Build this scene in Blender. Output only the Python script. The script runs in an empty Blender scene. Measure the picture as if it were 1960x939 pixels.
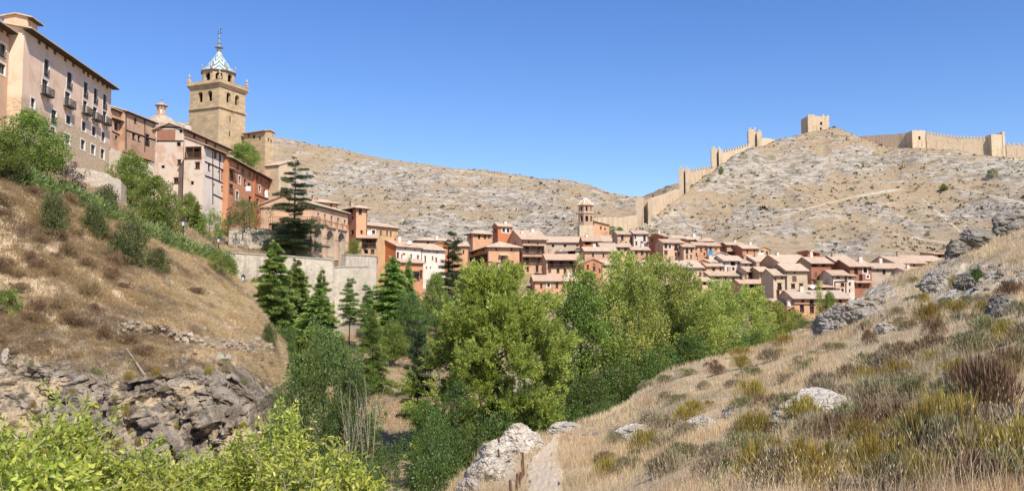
import bpy, math, random
import numpy as np
from mathutils import Vector, Matrix
from mathutils.bvhtree import BVHTree

S = bpy.context.scene
COL = S.collection
R = math.radians

# ------------------------------------------------------------------ camera
FPX, CX, CY = 1700.0, 980.0, 469.5          # focal length and centre of the photograph in its own pixels
PITCH = math.atan((600 - CY) / FPX)
CAMZ = 1.65
cam_d = bpy.data.cameras.new('camera')
cam_d.sensor_width = 36.0
cam_d.lens = 36.0 * FPX / 1960.0
cam_d.clip_start = 0.1
cam_d.clip_end = 20000
cam = bpy.data.objects.new('camera', cam_d)
cam.location = (0, 0, CAMZ)
cam.rotation_euler = (math.pi / 2 + PITCH, 0, 0)
COL.objects.link(cam)
S.camera = cam

# ------------------------------------------------------------------ sky, sun, exposure
SUN_AZ, SUN_EL = R(149), R(48)               # azimuth clockwise from the viewing direction (+Y)
sdir = Vector((math.sin(SUN_AZ) * math.cos(SUN_EL), math.cos(SUN_AZ) * math.cos(SUN_EL), math.sin(SUN_EL)))
w = bpy.data.worlds.new('World'); S.world = w; w.use_nodes = True
nt = w.node_tree
sky = nt.nodes.new('ShaderNodeTexSky'); sky.sky_type = 'NISHITA'; sky.sun_disc = False
sky.sun_elevation = SUN_EL; sky.sun_rotation = SUN_AZ
sky.altitude = 0; sky.air_density = 1.0; sky.dust_density = 0.1; sky.ozone_density = 3.0
nt.nodes['Background'].inputs[1].default_value = 0.105
hsv = nt.nodes.new('ShaderNodeHueSaturation'); hsv.inputs['Saturation'].default_value = 1.25; hsv.inputs['Hue'].default_value = .5145
nt.links.new(sky.outputs[0], hsv.inputs['Color']); nt.links.new(hsv.outputs[0], nt.nodes['Background'].inputs[0])
sl = bpy.data.lights.new('sun', 'SUN'); sl.energy = 3.8; sl.angle = R(0.6); sl.color = (1.0, 0.93, 0.81)
sun = bpy.data.objects.new('sun', sl); COL.objects.link(sun)
sun.rotation_euler = sdir.to_track_quat('Z', 'Y').to_euler()
S.view_settings.view_transform = 'Standard'; S.view_settings.look = 'None'
S.view_settings.exposure = 0.68; S.view_settings.gamma = 1.0; S.view_settings.use_curve_mapping = False
S.cycles.max_bounces = 6; S.cycles.diffuse_bounces = 3; S.cycles.glossy_bounces = 2
S.cycles.transmission_bounces = 3; S.cycles.transparent_max_bounces = 6
S.cycles.caustics_reflective = False; S.cycles.caustics_refractive = False

# ------------------------------------------------------------------ pixel <-> world
def ray(px, py):
    a = (px - CX) / FPX; b = (CY - py) / FPX
    y = math.cos(PITCH) - b * math.sin(PITCH)
    return a / y, (math.sin(PITCH) + b * math.cos(PITCH)) / y
def at(px, py, Y):
    u, t = ray(px, py)
    return Vector((u * Y, Y, CAMZ + t * Y))
def px_of(P):
    P = np.asarray(P, float); d = P - np.array([0, 0, CAMZ])
    fwd = d[..., 1] * math.cos(PITCH) + d[..., 2] * math.sin(PITCH)
    up = -d[..., 1] * math.sin(PITCH) + d[..., 2] * math.cos(PITCH)
    return CX + FPX * d[..., 0] / fwd, CY - FPX * up / fwd

# ------------------------------------------------------------------ noise
def _h(i, j, k, seed):
    n = (i.astype(np.int64) * 374761393 + j.astype(np.int64) * 668265263 + k.astype(np.int64) * 2147483647 + seed * 974711) & 0x7fffffff
    n = ((n ^ (n >> 13)) * 1274126177) & 0x7fffffff
    n = ((n ^ (n >> 16)) * 1911520717) & 0x7fffffff
    return ((n ^ (n >> 15)) & 0xffff) / 32767.5 - 1.0
def vnoise(x, y, z=None, seed=0):
    x = np.asarray(x, float); y = np.asarray(y, float); z = np.zeros_like(x) if z is None else np.asarray(z, float)
    i, j, k = np.floor(x), np.floor(y), np.floor(z)
    f, g, h = x - i, y - j, z - k
    f = f * f * (3 - 2 * f); g = g * g * (3 - 2 * g); h = h * h * (3 - 2 * h)
    r = 0
    for a in (0, 1):
        for b in (0, 1):
            for c in (0, 1):
                wgt = (f if a else 1 - f) * (g if b else 1 - g) * (h if c else 1 - h)
                r = r + wgt * _h(i + a, j + b, k + c, seed)
    return r
def fbm(x, y, z=None, octv=4, seed=0, ridge=False):
    r, a, s = 0, 1.0, 0.0
    for o in range(octv):
        n = vnoise(x, y, z, seed + o * 17)
        if ridge: n = 1 - 2 * np.abs(n)
        r = r + a * n; s += a; a *= 0.5
        x = x * 2.03 + 3.1; y = y * 2.03 - 1.7; z = None if z is None else z * 2.03 + 0.9
    return r / s
def worley(x, y, z, seed=0):
    """cell noise: (random value of the nearest cell, distance to the cell border)"""
    x, y, z = (np.asarray(a, float) for a in (x, y, z)); i, j, k = np.floor(x), np.floor(y), np.floor(z)
    f1 = np.full(x.shape, 9.0); f2 = f1.copy(); val = np.zeros(x.shape); gx = val.copy(); gz = val.copy()
    for a in (-1, 0, 1):
        for b in (-1, 0, 1):
            for c in (-1, 0, 1):
                q = [(_h(i + a, j + b, k + c, seed + t) * .5 + .5) for t in (1, 2, 3)]; dx, dy, dz = i + a + q[0] - x, j + b + q[1] - y, k + c + q[2] - z
                d = np.sqrt(dx * dx + dy * dy + dz * dz); n = d < f1; f2 = np.where(n, f1, np.minimum(f2, d)); v = _h(i + a, j + b, k + c, seed + 9)
                val = np.where(n, v, val); gx = np.where(n, dx * v, gx); gz = np.where(n, dz * _h(i + a, j + b, k + c, seed + 11), gz); f1 = np.where(n, d, f1)
    return val + 1.1 * gx + 1.1 * gz, f2 - f1
def smooth(e0, e1, x):
    t = np.clip((x - e0) / (e1 - e0), 0, 1); return t * t * (3 - 2 * t)

# ------------------------------------------------------------------ mesh helpers
def np_mesh(name, V, F, mats=(), midx=None, attrs=None, smooth_sh=False):
    """F: one (n,k) int array or a list of such arrays."""
    me = bpy.data.meshes.new(name)
    V = np.asarray(V, np.float32)
    Fs = [np.asarray(f, np.int32) for f in (F if isinstance(F, (list, tuple)) else [F]) if len(f)]
    me.vertices.add(len(V)); me.vertices.foreach_set('co', V.ravel())
    loops = np.concatenate([f.ravel() for f in Fs]); counts = np.concatenate([np.full(len(f), f.shape[1], np.int32) for f in Fs])
    me.loops.add(len(loops)); me.loops.foreach_set('vertex_index', loops)
    me.polygons.add(len(counts)); st = np.concatenate([[0], np.cumsum(counts)[:-1]]).astype(np.int32)
    me.polygons.foreach_set('loop_start', st)
    for m in mats: me.materials.append(m)
    if midx is not None: me.polygons.foreach_set('material_index', np.asarray(midx, np.int32))
    for k, v in (attrs or {}).items():
        a = me.attributes.new(k, 'FLOAT', 'POINT'); a.data.foreach_set('value', np.asarray(v, np.float32))
    me.polygons.foreach_set('use_smooth', np.full(len(counts), smooth_sh))
    me.update(calc_edges=True)
    return me
def link(name, me, parent=None, loc=None, rz=None):
    o = bpy.data.objects.new(name, me); COL.objects.link(o)
    if parent is not None: o.parent = parent
    if loc is not None: o.location = loc
    if rz is not None: o.rotation_euler = (0, 0, rz)
    return o
def tag(o, label=None, cat=None, group=None, kind=None):
    if label: o['label'] = label
    if cat: o['category'] = cat
    if group: o['group'] = group
    if kind: o['kind'] = kind
    return o
def thing(name, label, cat, loc, rz=0.0, group=None):
    return tag(link(name, None, None, loc, rz), label, cat, group)

class MB:
    """collects shapes for ONE mesh"""
    def __init__(s): s.v, s.f, s.m = [], [], []
    def poly(s, pts, m=0):
        n = len(s.v); s.v += [tuple(p) for p in pts]; s.f.append(tuple(range(n, n + len(pts)))); s.m.append(m)
    def mesh(s, pts, faces, m=0):
        n = len(s.v); s.v += [tuple(p) for p in pts]
        for f in faces: s.f.append(tuple(i + n for i in f)); s.m.append(m)
    def box(s, x0, x1, y0, y1, z0, z1, m=0):
        P = [(x0, y0, z0), (x1, y0, z0), (x1, y1, z0), (x0, y1, z0), (x0, y0, z1), (x1, y0, z1), (x1, y1, z1), (x0, y1, z1)]
        s.mesh(P, [(0, 3, 2, 1), (4, 5, 6, 7), (0, 1, 5, 4), (1, 2, 6, 5), (2, 3, 7, 6), (3, 0, 4, 7)], m)
    def bar(s, p, q, r, m=0, n=4, r2=None):
        p, q = Vector(p), Vector(q); d = (q - p)
        if d.length < 1e-6: return
        d.normalize(); a = d.orthogonal().normalized(); b = d.cross(a); r2 = r if r2 is None else r2
        P = [p + (a * math.cos(2 * math.pi * (i + .5) / n) + b * math.sin(2 * math.pi * (i + .5) / n)) * r for i in range(n)]
        P += [q + (a * math.cos(2 * math.pi * (i + .5) / n) + b * math.sin(2 * math.pi * (i + .5) / n)) * r2 for i in range(n)]
        s.mesh(P, [(i, (i + 1) % n, n + (i + 1) % n, n + i) for i in range(n)] + [tuple(range(n - 1, -1, -1)), tuple(range(n, 2 * n))], m)
    def lathe(s, prof, n=16, m=0, c=(0, 0, 0), rot=0.0, cap=True):
        P = []
        for r, z in prof:
            P += [(c[0] + r * math.cos(rot + 2 * math.pi * i / n), c[1] + r * math.sin(rot + 2 * math.pi * i / n), c[2] + z) for i in range(n)]
        F = []
        for k in range(len(prof) - 1):
            F += [(k * n + i, k * n + (i + 1) % n, (k + 1) * n + (i + 1) % n, (k + 1) * n + i) for i in range(n)]
        if cap: F += [tuple(range(n - 1, -1, -1)), tuple((len(prof) - 1) * n + i for i in range(n))]
        s.mesh(P, F, m)
    def prism(s, pts, dz, m=0):
        """pts: polygon (top), extruded down by dz along z"""
        n = len(pts); P = [tuple(p) for p in pts] + [(p[0], p[1], p[2] - dz) for p in pts]
        s.mesh(P, [tuple(range(n)), tuple(range(2 * n - 1, n - 1, -1))] + [(i, n + i, n + (i + 1) % n, (i + 1) % n) for i in range(n)], m)
    def me(s, name, mats, smooth_sh=False):
        me = bpy.data.meshes.new(name); me.from_pydata(s.v, [], s.f)
        for m in mats: me.materials.append(m)
        me.polygons.foreach_set('material_index', s.m)
        if smooth_sh: me.polygons.foreach_set('use_smooth', [True] * len(s.f))
        me.update(); return me
    def build(s, name, mats, parent=None, loc=None, rz=None, smooth_sh=False):
        return link(name, s.me(name, mats if isinstance(mats, (list, tuple)) else [mats], smooth_sh), parent, loc, rz)

# ------------------------------------------------------------------ materials
MATS = {}
class NT:
    def __init__(s, name):
        s.mat = bpy.data.materials.new(name); s.mat.use_nodes = True; s.t = s.mat.node_tree
        s.b = s.t.nodes['Principled BSDF']; s.b.inputs['Roughness'].default_value = 0.9
        s.b.inputs['Specular IOR Level'].default_value = 0.2
    def n(s, typ, **kw):
        nd = s.t.nodes.new(typ)
        for k, v in kw.items():
            if k.startswith('i_'): nd.inputs[k[2:].replace('_', ' ')].default_value = v
            else: setattr(nd, k, v)
        return nd
    def l(s, a, b): s.t.links.new(a, b)
    def noise(s, vec, scale, detail=4, rough=0.55, dist=0.0):
        nd = s.n('ShaderNodeTexNoise'); nd.inputs['Scale'].default_value = scale; nd.inputs['Detail'].default_value = detail
        nd.inputs['Roughness'].default_value = rough; nd.inputs['Distortion'].default_value = dist
        s.l(vec, nd.inputs['Vector']); return nd.outputs['Fac']
    def ramp(s, fac, stops):
        nd = s.n('ShaderNodeValToRGB'); e = nd.color_ramp.elements
        while len(e) < len(stops): e.new(0.5)
        for el, (p, c) in zip(e, stops): el.position = p; el.color = (*c, 1) if len(c) == 3 else c
        s.l(fac, nd.inputs[0]); return nd.outputs[0]
    def val(s, fac, lo, hi, a=0.0, b=1.0):
        nd = s.n('ShaderNodeMapRange'); nd.inputs[1].default_value = lo; nd.inputs[2].default_value = hi
        nd.inputs[3].default_value = a; nd.inputs[4].default_value = b; s.l(fac, nd.inputs[0]); return nd.outputs[0]
    def mix(s, fac, a, b, mode='MIX'):
        nd = s.n('ShaderNodeMix', data_type='RGBA', blend_type=mode)
        for sock, v in ((nd.inputs[0], fac), (nd.inputs[6], a), (nd.inputs[7], b)):
            if isinstance(v, (int, float)): sock.default_value = v
            elif isinstance(v, (tuple, list)): sock.default_value = (*v, 1) if len(v) == 3 else v
            else: s.l(v, sock)
        return nd.outputs[2]
    def math(s, op, a, b=None):
        nd = s.n('ShaderNodeMath', operation=op)
        for sock, v in zip(nd.inputs, (a, b)):
            if v is None: continue
            if isinstance(v, (int, float)): sock.default_value = v
            else: s.l(v, sock)
        return nd.outputs[0]
    def coord(s, which='Object'): return s.n('ShaderNodeTexCoord').outputs[which]
    def scaled(s, vec, sc):
        nd = s.n('ShaderNodeMapping'); nd.inputs['Scale'].default_value = sc; s.l(vec, nd.inputs['Vector']); return nd.outputs[0]
    def attr(s, name): return s.n('ShaderNodeAttribute', attribute_name=name).outputs['Fac']
    def rnd(s): return s.n('ShaderNodeObjectInfo').outputs['Random']
    def bump(s, h, strength=0.5, dist=0.1):
        nd = s.n('ShaderNodeBump'); nd.inputs['Strength'].default_value = strength; nd.inputs['Distance'].default_value = dist
        s.l(h, nd.inputs['Height']); s.l(nd.outputs[0], s.b.inputs['Normal'])
    def color(s, c): s.l(c, s.b.inputs['Base Color'])
def mat(name, fn):
    if name not in MATS:
        n = NT(name); fn(n); MATS[name] = n.mat
    return MATS[name]
def mul(c, k): return tuple(min(1, x * k) for x in c)
def flat_mat(name, c, rough=0.8, spec=0.3, vary=0.12, scale=6.0):
    def fn(n):
        v = n.noise(n.coord(), scale, 3)
        n.color(n.ramp(v, [(0.3, mul(c, 1 - vary)), (0.7, mul(c, 1 + vary))]))
        n.b.inputs['Roughness'].default_value = rough; n.b.inputs['Specular IOR Level'].default_value = spec
    return mat(name, fn)
def plaster(name, c, stain=0.25, c2=None, stone_z=None):
    """limewashed wall: patches, streaks, worn lower edge; optional rubble stone below stone_z (object z)"""
    c2 = c2 or mul(c, 0.78)
    def fn(n):
        co = n.coord(); rn = n.rnd()
        off = n.n('ShaderNodeVectorMath', operation='ADD'); n.l(co, off.inputs[0])
        cmb = n.n('ShaderNodeCombineXYZ'); n.l(n.math('MULTIPLY', rn, 57.0), cmb.inputs[0]); n.l(cmb.outputs[0], off.inputs[1]); p = off.outputs[0]
        big = n.noise(p, 0.35, 5, 0.6, 0.6)
        base = n.ramp(big, [(0.30, mul(c2, .9)), (0.40, c2), (0.47, c), (0.6, mul(c, 1.06)), (0.72, mul(c, 1.25))])
        streak = n.noise(n.scaled(p, (1.6, 1.6, 0.16)), 1.0, 5, 0.65)
        base = n.mix(n.val(streak, 0.52, 0.75, 0.0, stain), base, mul(c, 0.55))
        fine = n.noise(p, 7.0, 4, 0.7)
        base = n.mix(0.35, base, n.ramp(fine, [(0.25, mul(c, 0.72)), (0.75, mul(c, 1.2))]))
        h = fine
        if stone_z is not None:
            st = n.n('ShaderNodeTexVoronoi'); st.inputs['Scale'].default_value = 2.4; n.l(n.scaled(p, (1, 1, 1.7)), st.inputs['Vector'])
            sc = n.ramp(n.noise(n.scaled(p, (1, 1, 1.8)), 2.2, 3), [(0.3, (.40, .28, .17)), (0.5, (.58, .43, .285)), (0.7, (.68, .53, .37))])
            sc = n.mix(0.3, sc, n.ramp(st.outputs['Color'], [(0.2, (.40, .29, .18)), (0.8, (.68, .53, .37))]))
            sep = n.n('ShaderNodeSeparateXYZ'); n.l(co, sep.inputs[0])
            zz = n.math('ADD', sep.outputs[2], n.math('MULTIPLY', n.math('SUBTRACT', n.noise(p, 0.5, 4), 0.5), 4.0))
            k = n.val(zz, stone_z - .5, stone_z + .5, 1.0, 0.0)
            base = n.mix(k, base, sc)
        n.color(base); n.bump(h, 0.35, 0.03)
    return mat(name, fn)
def rubble(name, c1=(.30, .24, .17), c2=(.55, .47, .37), scale=2.2, flat=1.7):
    def fn(n):
        co = n.coord('Object')
        v = n.n('ShaderNodeTexVoronoi'); v.inputs['Scale'].default_value = scale; n.l(n.scaled(co, (1, 1, flat)), v.inputs['Vector'])
        e = n.n('ShaderNodeTexVoronoi', feature='DISTANCE_TO_EDGE'); e.inputs['Scale'].default_value = scale; n.l(n.scaled(co, (1, 1, flat)), e.inputs['Vector'])
        sepc = n.n('ShaderNodeSeparateColor'); n.l(v.outputs['Color'], sepc.inputs[0])
        b = n.ramp(sepc.outputs[0], [(0.0, c1), (1.0, c2)])
        b = n.mix(0.45, b, n.ramp(n.noise(co, 0.3, 5, 0.65), [(0.3, c1), (0.7, c2)]))
        b = n.mix(n.val(e.outputs['Distance'], 0.0, 0.07, 0.45, 0.0), b, mul(c1, 0.55))
        n.color(b); n.bump(n.math('MINIMUM', e.outputs['Distance'], 0.15), 0.6, 0.15)
    return mat(name, fn)
def stained_wall(name, c1, c2, spots=.7):
    def fn(n):
        co = n.coord(); v = n.n('ShaderNodeTexVoronoi'); v.inputs['Scale'].default_value = 2.6; n.l(n.scaled(co, (1, 1, 1.8)), v.inputs['Vector']); sc = n.n('ShaderNodeSeparateColor'); n.l(v.outputs['Color'], sc.inputs[0])
        b = n.ramp(n.noise(co, .22, 6, .7, .5), [(.3, c1), (.5, c2), (.7, mul(c2, 1.12))]); b = n.mix(.3, b, n.ramp(sc.outputs[0], [(0, mul(c1, .8)), (1, mul(c2, 1.2))]))
        st = n.noise(n.scaled(co, (.7, .7, .09)), 1.0, 6, .7); b = n.mix(n.val(st, .53, .68, 0, .6), b, mul(c1, .45)); sp = n.noise(co, 1.3, 5, .75); b = n.mix(n.val(sp, .62, .68, 0, spots), b, (.18, .14, .09))
        n.color(b); n.bump(n.math('ADD', sc.outputs[0], n.math('MULTIPLY', n.noise(co, 5, 4), 1.5)), .5, .05)
    return mat(name, fn)
def ashlar(name, c):
    def fn(n):
        co = n.coord()
        # courses wrap round corners: use x+y along the wall
        sep = n.n('ShaderNodeSeparateXYZ'); n.l(co, sep.inputs[0])
        cmb = n.n('ShaderNodeCombineXYZ'); n.l(n.math('ADD', sep.outputs[0], sep.outputs[1]), cmb.inputs[0]); n.l(sep.outputs[2], cmb.inputs[1])
        br = n.n('ShaderNodeTexBrick'); n.l(cmb.outputs[0], br.inputs['Vector'])
        br.inputs['Scale'].default_value = 1.0; br.inputs['Brick Width'].default_value = 1.15; br.inputs['Row Height'].default_value = 0.55
        br.inputs['Mortar Size'].default_value = 0.018; br.inputs['Color1'].default_value = (*mul(c, 0.66), 1); br.inputs['Color2'].default_value = (*mul(c, 1.25), 1)
        br.inputs['Mortar'].default_value = (*mul(c, 0.6), 1)
        b = n.mix(0.5, br.outputs['Color'], n.ramp(n.noise(co, 0.3, 6, 0.65, 0.4), [(0.3, mul(c, 0.68)), (0.5, c), (0.72, mul(c, 1.3))]))
        st = n.noise(n.scaled(co, (1.2, 1.2, 0.12)), 1.0, 4)
        b = n.mix(n.val(st, 0.55, 0.75, 0, 0.3), b, mul(c, 0.5))
        n.color(b); n.bump(n.math('ADD', br.outputs['Fac'], n.math('MULTIPLY', n.noise(co, 6, 4), -1.0)), 0.3, -0.05)
    return mat(name, fn)
def tile_mat(name, c):
    def fn(n):
        co = n.coord(); sep = n.n('ShaderNodeSeparateXYZ'); n.l(co, sep.inputs[0])
        wv = n.math('SINE', n.math('MULTIPLY', sep.outputs[0], 2 * math.pi / 0.26))
        wy = n.math('SINE', n.math('MULTIPLY', sep.outputs[1], 2 * math.pi / 0.34))
        cell = n.n('ShaderNodeTexVoronoi'); cell.inputs['Scale'].default_value = 2.6; n.l(co, cell.inputs['Vector'])
        sc = n.n('ShaderNodeSeparateColor'); n.l(cell.outputs['Color'], sc.inputs[0])
        b = n.ramp(sc.outputs[0], [(0, mul(c, 0.62)), (0.5, c), (1, mul(c, 1.3))])
        b = n.mix(0.55, b, n.ramp(n.noise(co, 1.1, 6, 0.72), [(0.3, mul(c, 0.55)), (0.5, c), (0.7, (.72, .60, .47))]))
        b = n.mix(n.val(wv, -0.4, -1.0, 0, 0.3), b, mul(c, 0.45))
        b = n.mix(n.val(n.rnd(), 0, 1, 0, 0.4), b, (.70, .56, .43))
        n.color(b); n.bump(n.math('ADD', wv, n.math('MULTIPLY', wy, 0.25)), 0.7, 0.06)
    return mat(name, fn)
# ================================================================== TERRAIN
def hermite(xs, A, xq):
    """monotone-ish cubic through A[k,...] at xs"""
    xs = np.asarray(xs, float); A = np.asarray(A, float); n = len(xs)
    h = np.diff(xs).reshape((-1,) + (1,) * (A.ndim - 1)); d = np.diff(A, axis=0) / h
    m = np.empty_like(A); m[0], m[-1] = d[0], d[-1]
    if n > 2:
        a, b = d[:-1], d[1:]
        m[1:-1] = np.where(a * b > 0, 2 * a * b / np.where(np.abs(a + b) < 1e-9, 1e-9, a + b), 0)
    k = np.clip(np.searchsorted(xs, xq, 'right') - 1, 0, n - 2)
    sh = (-1,) + (1,) * (A.ndim - 1)
    t = ((xq - xs[k]) / (xs[k + 1] - xs[k])).reshape(sh); H = (xs[k + 1] - xs[k]).reshape(sh)
    return (2*t**3-3*t**2+1)*A[k] + (t**3-2*t**2+t)*H*m[k] + (-2*t**3+3*t**2)*A[k+1] + (t**3-t**2)*H*m[k+1]

SHEETS = {}
class Sheet: pass
def loft(name, cols, nu, nrow, disp=None):
    """cols: [(px, [(py, Y), ...])]; nrow: samples per row interval. Builds world points of a ground sheet."""
    pxs = [c[0] for c in cols]
    P = np.array([[tuple(at(c[0], py, Y)) for py, Y in c[1]] for c in cols])
    uq = np.linspace(pxs[0], pxs[-1], nu)
    Q = hermite(pxs, P, uq)                                         # nu,K,3
    rq = np.concatenate([np.linspace(i, i + 1, n, endpoint=False) for i, n in enumerate(nrow)] + [[len(nrow)]])
    G = hermite(np.arange(P.shape[1]), np.swapaxes(Q, 0, 1), rq)    # nr,nu,3
    s = Sheet(); s.name = name; s.base = G.copy(); s.rq = rq; s.uq = uq
    s.attr = {}
    if disp: disp(s, G)
    s.G = G; nr = len(rq)
    idx = np.arange(nr * nu).reshape(nr, nu)
    s.F = np.stack([idx[:-1, :-1], idx[:-1, 1:], idx[1:, 1:], idx[1:, :-1]], -1).reshape(-1, 4)
    s.V = G.reshape(-1, 3)
    s.bvh = BVHTree.FromPolygons(s.V.tolist(), s.F.tolist())
    SHEETS[name] = s
    return s
def finish(s, obname, material, label):
    me = np_mesh(obname, s.V, s.F, [material], attrs={k: v.ravel() for k, v in s.attr.items()}, smooth_sh=True)
    o = link(obname, me); return tag(o, label, None, None, 'structure')
def hit(px, py, names=None):
    u, t = ray(px, py); d = Vector((u, 1, t)).normalized(); best = None
    for k, s in SHEETS.items():
        if names and k not in names: continue
        r = s.bvh.ray_cast(Vector((0, 0, CAMZ)), d)
        if r[0] is not None and (best is None or r[3] < best[1]): best = (r[0], r[3])
    return best[0] if best else None
def ground_z(x, y, names=None, default=-10.0):
    z = None
    for k, s in SHEETS.items():
        if names and k not in names: continue
        r = s.bvh.ray_cast(Vector((x, y, 400)), Vector((0, 0, -1)))
        if r[0] is not None and (z is None or r[0].z > z): z = r[0].z
    return default if z is None else z
def base_at(px, Y, names=None, py=600):
    """ground point under pixel column px at depth Y"""
    u, _ = ray(px, py); return Vector((u * Y, Y, ground_z(u * Y, Y, names)))
def saw(z, period, sharp=0.75):
    f = z / period - np.floor(z / period)
    return np.where(f < sharp, f / sharp, (1 - f) / (1 - sharp)) - 0.5
def poly_dist(px, py, line):
    """distance in photo pixels to a polyline"""
    best = np.full(px.shape, 1e9)
    for (x0, y0), (x1, y1) in zip(line[:-1], line[1:]):
        dx, dy = x1 - x0, y1 - y0
        t = np.clip(((px - x0) * dx + (py - y0) * dy) / (dx * dx + dy * dy), 0, 1)
        best = np.minimum(best, np.hypot(px - x0 - t * dx, py - y0 - t * dy))
    return best

def earth(name, grass, grass2, soil, rock1, rock2, s=1.0, scrub=0.0, scrub_c=(.07, .075, .035), bump=0.6, strata=(1, 1, 3.0), bd=0.3):
    """dry ground: straw and soil patches, bare rock where the 'rock' attribute is high, worn earth where 'path' is"""
    def fn(n):
        co = n.coord('Object')
        a = n.noise(co, 0.06 * s, 6, 0.6, 0.5); b = n.noise(co, 0.7 * s, 6, 0.7); c = n.noise(co, 3.5 * s, 5, 0.7)
        g = n.ramp(a, [(0.3, grass2), (0.5, grass), (0.62, soil), (0.75, grass)])
        g = n.mix(0.55, g, n.ramp(b, [(0.28, mul(soil, 0.62)), (0.45, soil), (0.55, grass), (0.75, mul(grass, 1.25))]))
        g = n.mix(0.4, g, n.ramp(c, [(0.3, mul(grass2, 0.6)), (0.7, mul(grass, 1.3))]))
        rk = n.noise(n.scaled(co, strata), 0.55 * s, 7, 0.72, 0.7)
        rc = n.ramp(rk, [(0.3, mul(rock1, 0.4)), (0.42, rock1), (0.55, rock2), (0.7, mul(rock2, 1.2))])
        rc = n.mix(0.35, rc, n.ramp(c, [(0.3, mul(rock1, .55)), (0.7, mul(rock2, 1.2))]))
        k = n.math('ADD', n.attr('rock'), n.math('MULTIPLY', n.math('SUBTRACT', b, 0.5), 1.6))
        colr = n.mix(n.val(k, 0.42, 0.58), g, rc)
        if scrub:
            v = n.n('ShaderNodeTexVoronoi'); v.inputs['Scale'].default_value = 0.33 * s; v.inputs['Randomness'].default_value = 1.0; n.l(co, v.inputs['Vector'])
            sz = n.n('ShaderNodeSeparateColor'); n.l(v.outputs['Color'], sz.inputs[0])
            dd = n.math('SUBTRACT', n.math('ADD', v.outputs['Distance'], n.math('MULTIPLY', n.math('SUBTRACT', c, 0.5), 0.5)), n.math('MULTIPLY', sz.outputs[0], scrub))
            m = n.val(dd, 0.0, 0.08, 0.85, 0.0)
            colr = n.mix(m, colr, n.ramp(c, [(0.3, mul(scrub_c, 0.7)), (0.7, mul(scrub_c, 1.6))]))
        colr = n.mix(n.val(n.attr('path'), 0.35, 0.6), colr, n.ramp(b, [(0.3, (.44, .36, .25)), (0.7, (.58, .50, .37))]))
        n.color(colr)
        h = n.math('ADD', n.math('MULTIPLY', b, 0.6), n.math('ADD', n.math('MULTIPLY', c, 0.35), n.math('MULTIPLY', rk, 0.7)))
        if scrub:
            st = n.noise(n.scaled(co, (.05, .05, .75)), 1.0, 6, .7, .3); colr = n.mix(n.val(st, .34, .46, .4, 0), colr, mul(rock1, .75)); h = n.math('ADD', h, st); n.color(colr)
        n.bump(h, bump, bd)
        n.b.inputs['Specular IOR Level'].default_value = 0.1
    return mat(name, fn)

# ---- hillside with the footpath (the slope the photographer stands on)
def d_hill(s, G):
    X, Y, Z = G[..., 0], G[..., 1], G[..., 2]
    far = smooth(8, 40, Y)
    n = fbm(X * 0.12, Y * 0.12, octv=5, seed=3)
    n2 = fbm(X * 0.9, Y * 0.9, octv=4, seed=5)
    px, py = px_of(G)
    pathd = np.hypot(0, poly_dist(px, py, [(1043, 1010), (1043, 930), (1040, 885), (1052, 865), (1060, 845), (1066, 826)]))
    near_path = smooth(30, 75, pathd * 1.0)
    rk = fbm(X * 0.15 + 40, Y * 0.15, octv=4, seed=11)
    bands = fbm(X * 0.05, Y * 0.05, Z * 0.5, octv=3, seed=12)
    spots = np.zeros_like(X)
    for (qx, qy, rx, ry, a) in [(1560, 785, 95, 26, .9), (1230, 800, 110, 22, .5), (1660, 560, 110, 55, .6), (1800, 560, 140, 45, .55), (1930, 430, 120, 40, .6),
                                (1860, 520, 120, 35, .7), (1100, 815, 60, 12, .5), (1400, 790, 120, 20, .35), (1600, 615, 60, 30, .6), (955, 875, 70, 50, 1.0), (985, 840, 50, 22, .9), (1090, 818, 40, 10, .7)]:
        spots = np.maximum(spots, a * np.exp(-((px - qx) / rx) ** 2 - ((py - qy) / ry) ** 2))
    rock = np.clip(0.08 + 0.3 * rk + 0.15 * bands + spots, 0, 1) * near_path
    wv, we = worley(X * .8, Y * .8, Z * 1.4, 14); led = (saw(Z + 0.6 * n2 + 1.5 * n, 1.3) * 0.35 + .22 * wv - .15 * np.exp(-we * 8)) * smooth(0.3, 0.7, rock) * far
    G[..., 2] += (0.35 * n * far + 0.10 * n2) * near_path + led
    s.attr['rock'] = rock; s.attr['path'] = np.zeros_like(rock); s.pathd = pathd
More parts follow.
